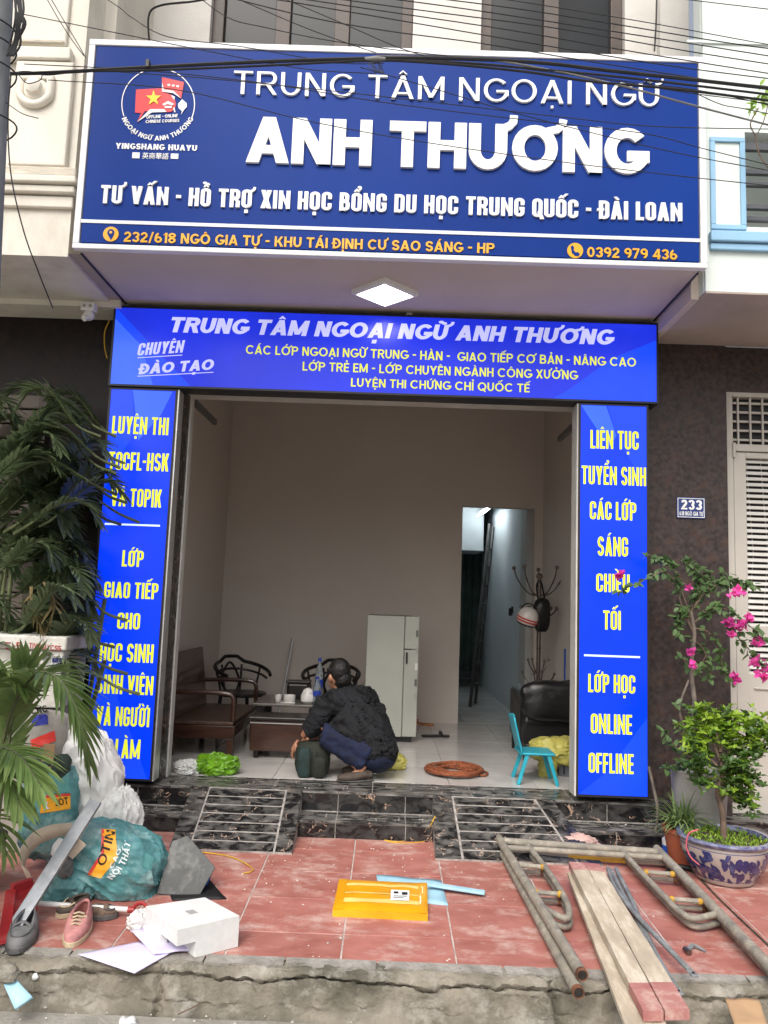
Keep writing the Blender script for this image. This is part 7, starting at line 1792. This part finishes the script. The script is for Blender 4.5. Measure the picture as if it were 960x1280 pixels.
# little things between the pots
q = at(837, 1024, 4.93); t = thing('paint_can', 'small white and blue plastic can behind the orange pot', 'can', Vector((q.x, 4.93, zp(4.93))))
G().lathe([(.042, 0), (.044, .01), (.044, .075)], (q.x, 4.93, zp(4.93)), 20).out('base', M['bluepl'], t, smooth=True)
G().lathe([(.043, .075), (.044, .105), (.03, .120), (.015, .125), (.015, .135), (.0001, .135)], (q.x, 4.93, zp(4.93)), 20).out('top', M['plastic_w'], t, smooth=True)
tag(G().tube(smooth_pts([at(811, 958, 5.15), at(817, 985, 5.12), at(822, 1015, 5.08), pv(817, 1060, .005)], 5), .009, 7).out('bamboo_stick', M['barkgrey'], None, smooth=True), 'thin crooked stick leaning by the edge of the glowing panel', 'stick')
a, b = pv(848, 1083, .02), pv(866, 1086, .02); c = pv(883, 1090, .018)
t = thing('screwdriver', 'black screwdriver with a green handle at the foot of the glazed bowl', 'screwdriver', b)
G().tube([pv(833, 1079, .015), a], .006, 8).out('shaft', M['chrome'], t, smooth=True); G().tube([a, b], .015, 12).out('grip', M['rubber'], t, smooth=True); G().tube([b, c], .0155, 12).out('handle', M['greenpl'], t, smooth=True)
wire('pink cord looping down the side of the glazed bowl', [at(873, 1037, 4.44), at(861, 1042, 4.45), at(858, 1058, 4.47), at(864, 1072, 4.47), at(874, 1081, 4.46)], .004, 'hose', nm='pink_cord')
v, f = crumple(pv(846, 1092, .01), (.05, .05, .02), 81, .3, 3, 3, 2.2, flat=zp(4.6)); tag(G().add(v, f).out('soil_clod', M['soil'], None, smooth=True), 'dark clod of soil beside the glazed bowl', 'soil')
# leafy sprig hanging near the white house balcony
sg_ = thing('leafy_sprig', 'light green leafy sprig hanging in front of the white house', 'plant', at(950, 150, 4.2))
W_ = smooth_pts([at(965, 215, 4.2), at(950, 195, 4.2), at(944, 170, 4.2), at(938, 155, 4.2), at(948, 135, 4.2)], 4)
G().tube(W_, .004, 5).out('twig', M['bark'], sg_, smooth=True)
G().tube(smooth_pts([at(944, 172, 4.2), at(955, 150, 4.2), at(962, 120, 4.2)], 4), .003, 5).out('twig', M['bark'], sg_, smooth=True)
g = G()
for px, py, n in ((950, 120, 9), (943, 132, 9), (956, 110, 8), (948, 138, 5), (962, 125, 8)):
    for k in range(n): leaf(g, at(px, py, 4.2) + rv(.03), rv() + Vector((0, 0, -.2)), Vector((0, -1, .5)), rnd.uniform(.04, .065), rnd.uniform(.018, .028))
g.out('foliage', M['lleaf'], sg_, smooth=True, fix=False)

# ================================================================= UTILITY POLE AND CABLES
a, b = at(-14, -60, 3.3), at(-46, 560, 3.3); rtop = 33 * 3.3 / 1000
d = (b - a).normalized(); top = a - d * 3; bot = a + d * ((a.z + .5) / -d.z if d.z else 5)
pole = thing('utility_pole', 'grey concrete utility pole wrapped with cables', 'utility pole', Vector((bot.x, bot.y, -.45)))
G().tube([top, a, b, bot], [rtop * .95, rtop, rtop * 1.03, rtop * 1.15], 28).out('pole_shaft', M['polecon'], pole, smooth=True)
for py in (40, 62, 92, 157): 
    c = at(-15, py, 3.3); P = [c + Vector((math.cos(R(k)) * (rtop + .006), math.sin(R(k)) * (rtop + .006), .006 * math.sin(R(k * 3)) + .015 * math.cos(R(k)))) for k in range(0, 361, 15)]
    G().tube(P, .004, 5).out('tie_wire', M['cable'], pole, smooth=True)
g = G(); rnd = random.Random(77)
for k in range(9):
    x0_ = 18 + rnd.uniform(-4, 6); P = [at(x0_ + rnd.uniform(-2, 6), -30, 3.2), at(x0_ + rnd.uniform(0, 9), 10, 3.18), at(x0_ + 4 + rnd.uniform(-3, 8), 30, 3.18), at(x0_ + rnd.uniform(-4, 5), 55, 3.2), at(x0_ - 6, 70, 3.2)]
    G().tube(smooth_pts(P, 5), .0045, 6).out('hanging_cable', M['cable'], pole, smooth=True)
def cab(label, pts, r=.004, m='cable', Y=3.6, grp='cables crossing in front of the sign'):
    return tag(G().tube(smooth_pts([at(p[0], p[1], p[2] if len(p) > 2 else Y) for p in pts], 6), r, 6).out('overhead_cable', M[m], None, smooth=True), label, 'cable', grp)
G3 = 'cables crossing in front of the sign'
cab('thickest black cable bundle crossing the top edge of the sign', [(-40, 91), (0, 92), (60, 91), (185, 84), (330, 77), (465, 73), (560, 73), (670, 78), (760, 88), (870, 100), (1010, 116)], .0085)
cab('black cable twisted along just under the thickest bundle', [(-40, 93), (0, 95), (30, 90), (60, 93), (100, 89), (185, 88), (330, 82), (465, 76), (570, 78), (690, 88), (800, 99), (1010, 124)], .0055)
cab('black cable sagging a little below the bundle toward the white house', [(420, 78), (470, 75), (560, 80), (660, 90), (740, 102), (850, 112), (1010, 132)], .006)
cab('pale grey cable running down from the bundle to the white house', [(470, 70), (600, 74), (690, 88), (780, 108), (860, 130), (960, 156), (1010, 168)], .0045, 'cablegrey')
many = [
 [(30, 18), (130, 38), (250, 62), (380, 86), (470, 92)], [(120, -10), (150, 10), (165, 22), (210, 46), (300, 58), (420, 78), (480, 79)],
 [(240, -10), (285, 22), (330, 34), (420, 52), (560, 70), (700, 82), (1000, 112)], [(260, -10), (380, 20), (480, 38), (600, 54), (720, 74), (860, 96), (1000, 118)],
 [(290, -10), (420, 12), (560, 36), (700, 60), (850, 84), (1000, 103)], [(320, -10), (480, 14), (640, 38), (800, 66), (1000, 98)], [(360, -10), (520, 12), (700, 36), (860, 64), (1000, 86)],
 [(420, -10), (560, 8), (720, 32), (860, 54), (1000, 76)], [(480, -10), (640, 10), (780, 32), (900, 52), (1000, 66)], [(560, -12), (700, 10), (820, 30), (940, 52), (1000, 62)],
 [(820, -6), (880, 2), (1000, 16)], [(300, 0), (380, 34), (440, 56), (470, 66)], [(340, -8), (430, 30), (500, 60), (560, 76), (640, 84)],
 [(150, 90), (260, 98), (400, 112), (560, 130), (700, 146), (820, 158), (1000, 162)], [(30, 80), (180, 88), (330, 104), (480, 128), (640, 148), (800, 166), (880, 186), (1000, 216)],
 [(450, 84), (540, 110), (640, 140), (740, 166), (860, 194), (1000, 220)], [(60, 100), (220, 112), (380, 150), (520, 176), (700, 202), (850, 220), (1000, 236)],
 [(700, 90), (800, 104), (880, 114), (1000, 140)], [(640, 84), (760, 100), (860, 116), (950, 128), (1000, 142)], [(860, 112), (900, 130), (930, 136), (1000, 150)]]
names = ['from the pole across the emblem', 'dipping from the top edge over the cream wall', 'from the top edge to the bundle, first of the sheaf', 'in the sheaf above the sign, second from below', 'in the sheaf above the sign, third from below',
 'in the sheaf above the sign, fourth from below', 'in the sheaf above the sign, fifth from below', 'in the sheaf above the sign, third from the top', 'in the sheaf above the sign, second from the top', 'topmost of the sheaf above the sign',
 'alone at the top over the white house', 'short and steep, ending at the cable knot', 'steep, passing just above the cable knot', 'nearly level through the words of the first sign line', 'sagging over the big white name to the blue framed panel',
 'slanting from the knot down to the balcony rails', 'lowest of the wires across the big white name', 'over the last letters of the first sign line', 'close under the pale grey cable over the white house', 'loose beside the leafy sprig']
for P, nm in zip(many, names): cab('thin black wire ' + nm, P, .0021 if nm[0] != 'i' else .0026)
cab('thin black wire hanging beside the pole down to the soffit', [(14, 90, 3.3), (10, 150, 3.3), (14, 220, 3.3), (30, 290, 3.35), (48, 340, 3.5), (66, 385, 3.8)], .003)
cab('thin loose wire curling from the pole over the cream wall', [(-4, 120, 3.3), (10, 130, 3.3), (28, 142, 3.3), (48, 148, 3.3)], .002)
cab('thin wire loop hanging from the bundle beside the plaster boss', [(22, 92, 3.3), (34, 104, 3.3), (50, 100, 3.3), (53, 92, 3.3)], .0022)
cab('double wire slanting down over the cream wall from the top edge', [(55, -8), (72, 22), (90, 50), (105, 70)], .0024)
cab('outer wire slanting down over the cream wall from the top edge', [(60, -8), (80, 26), (98, 56), (107, 72)], .0024)
cab('thick wire arching over the plain wall beside the window', [(187, 60, 5.2), (186, 20, 5.2), (200, 7, 5.2), (240, 2, 5.2), (262, -2, 5.2)], .007, Y=5.2)
cab('vertical wire down the pilaster past the second window', [(821, -10, 5.3), (820, 30, 5.3), (818, 64, 5.3)], .006)
kn = at(469, 74, 3.6); t = thing('cable_joint', 'taped joint where the cables cross above the sign', 'cable joint', kn)
G().tube([kn + Vector((-.05, 0, -.002)), kn, kn + Vector((.05, 0, .0))], [.010, .016, .010], 10).out('tape_wrap', M['cablegrey'], t, smooth=True)
for k in range(4): G().tube(smooth_pts([kn, kn + Vector((rnd.uniform(-.04, .04), 0, -.04)), kn + Vector((rnd.uniform(-.05, .05), 0, -.07)), kn + Vector((rnd.uniform(-.03, .03), 0, -.02))], 4), .002, 5).out('tie_wire', M['cable'], t)
kn = at(185, 81, 3.6); G_ = thing('cable_clamp', 'small black clamp on the cable bundle above the emblem', 'clamp', kn)
G().box(kn.x - .01, kn.x + .01, 3.585, 3.615, kn.z - .02, kn.z + .02).out('clamp_body', M['cable'], G_, bevel=.003)
w0 = wire('yellowish loop of wire at the corner of the wide light box', [at(137, 400, 5.2), at(131, 415, 5.25), at(131, 435, 5.25), at(134, 448, 5.2)], .004, 'yellowwire', nm='wire_loop')
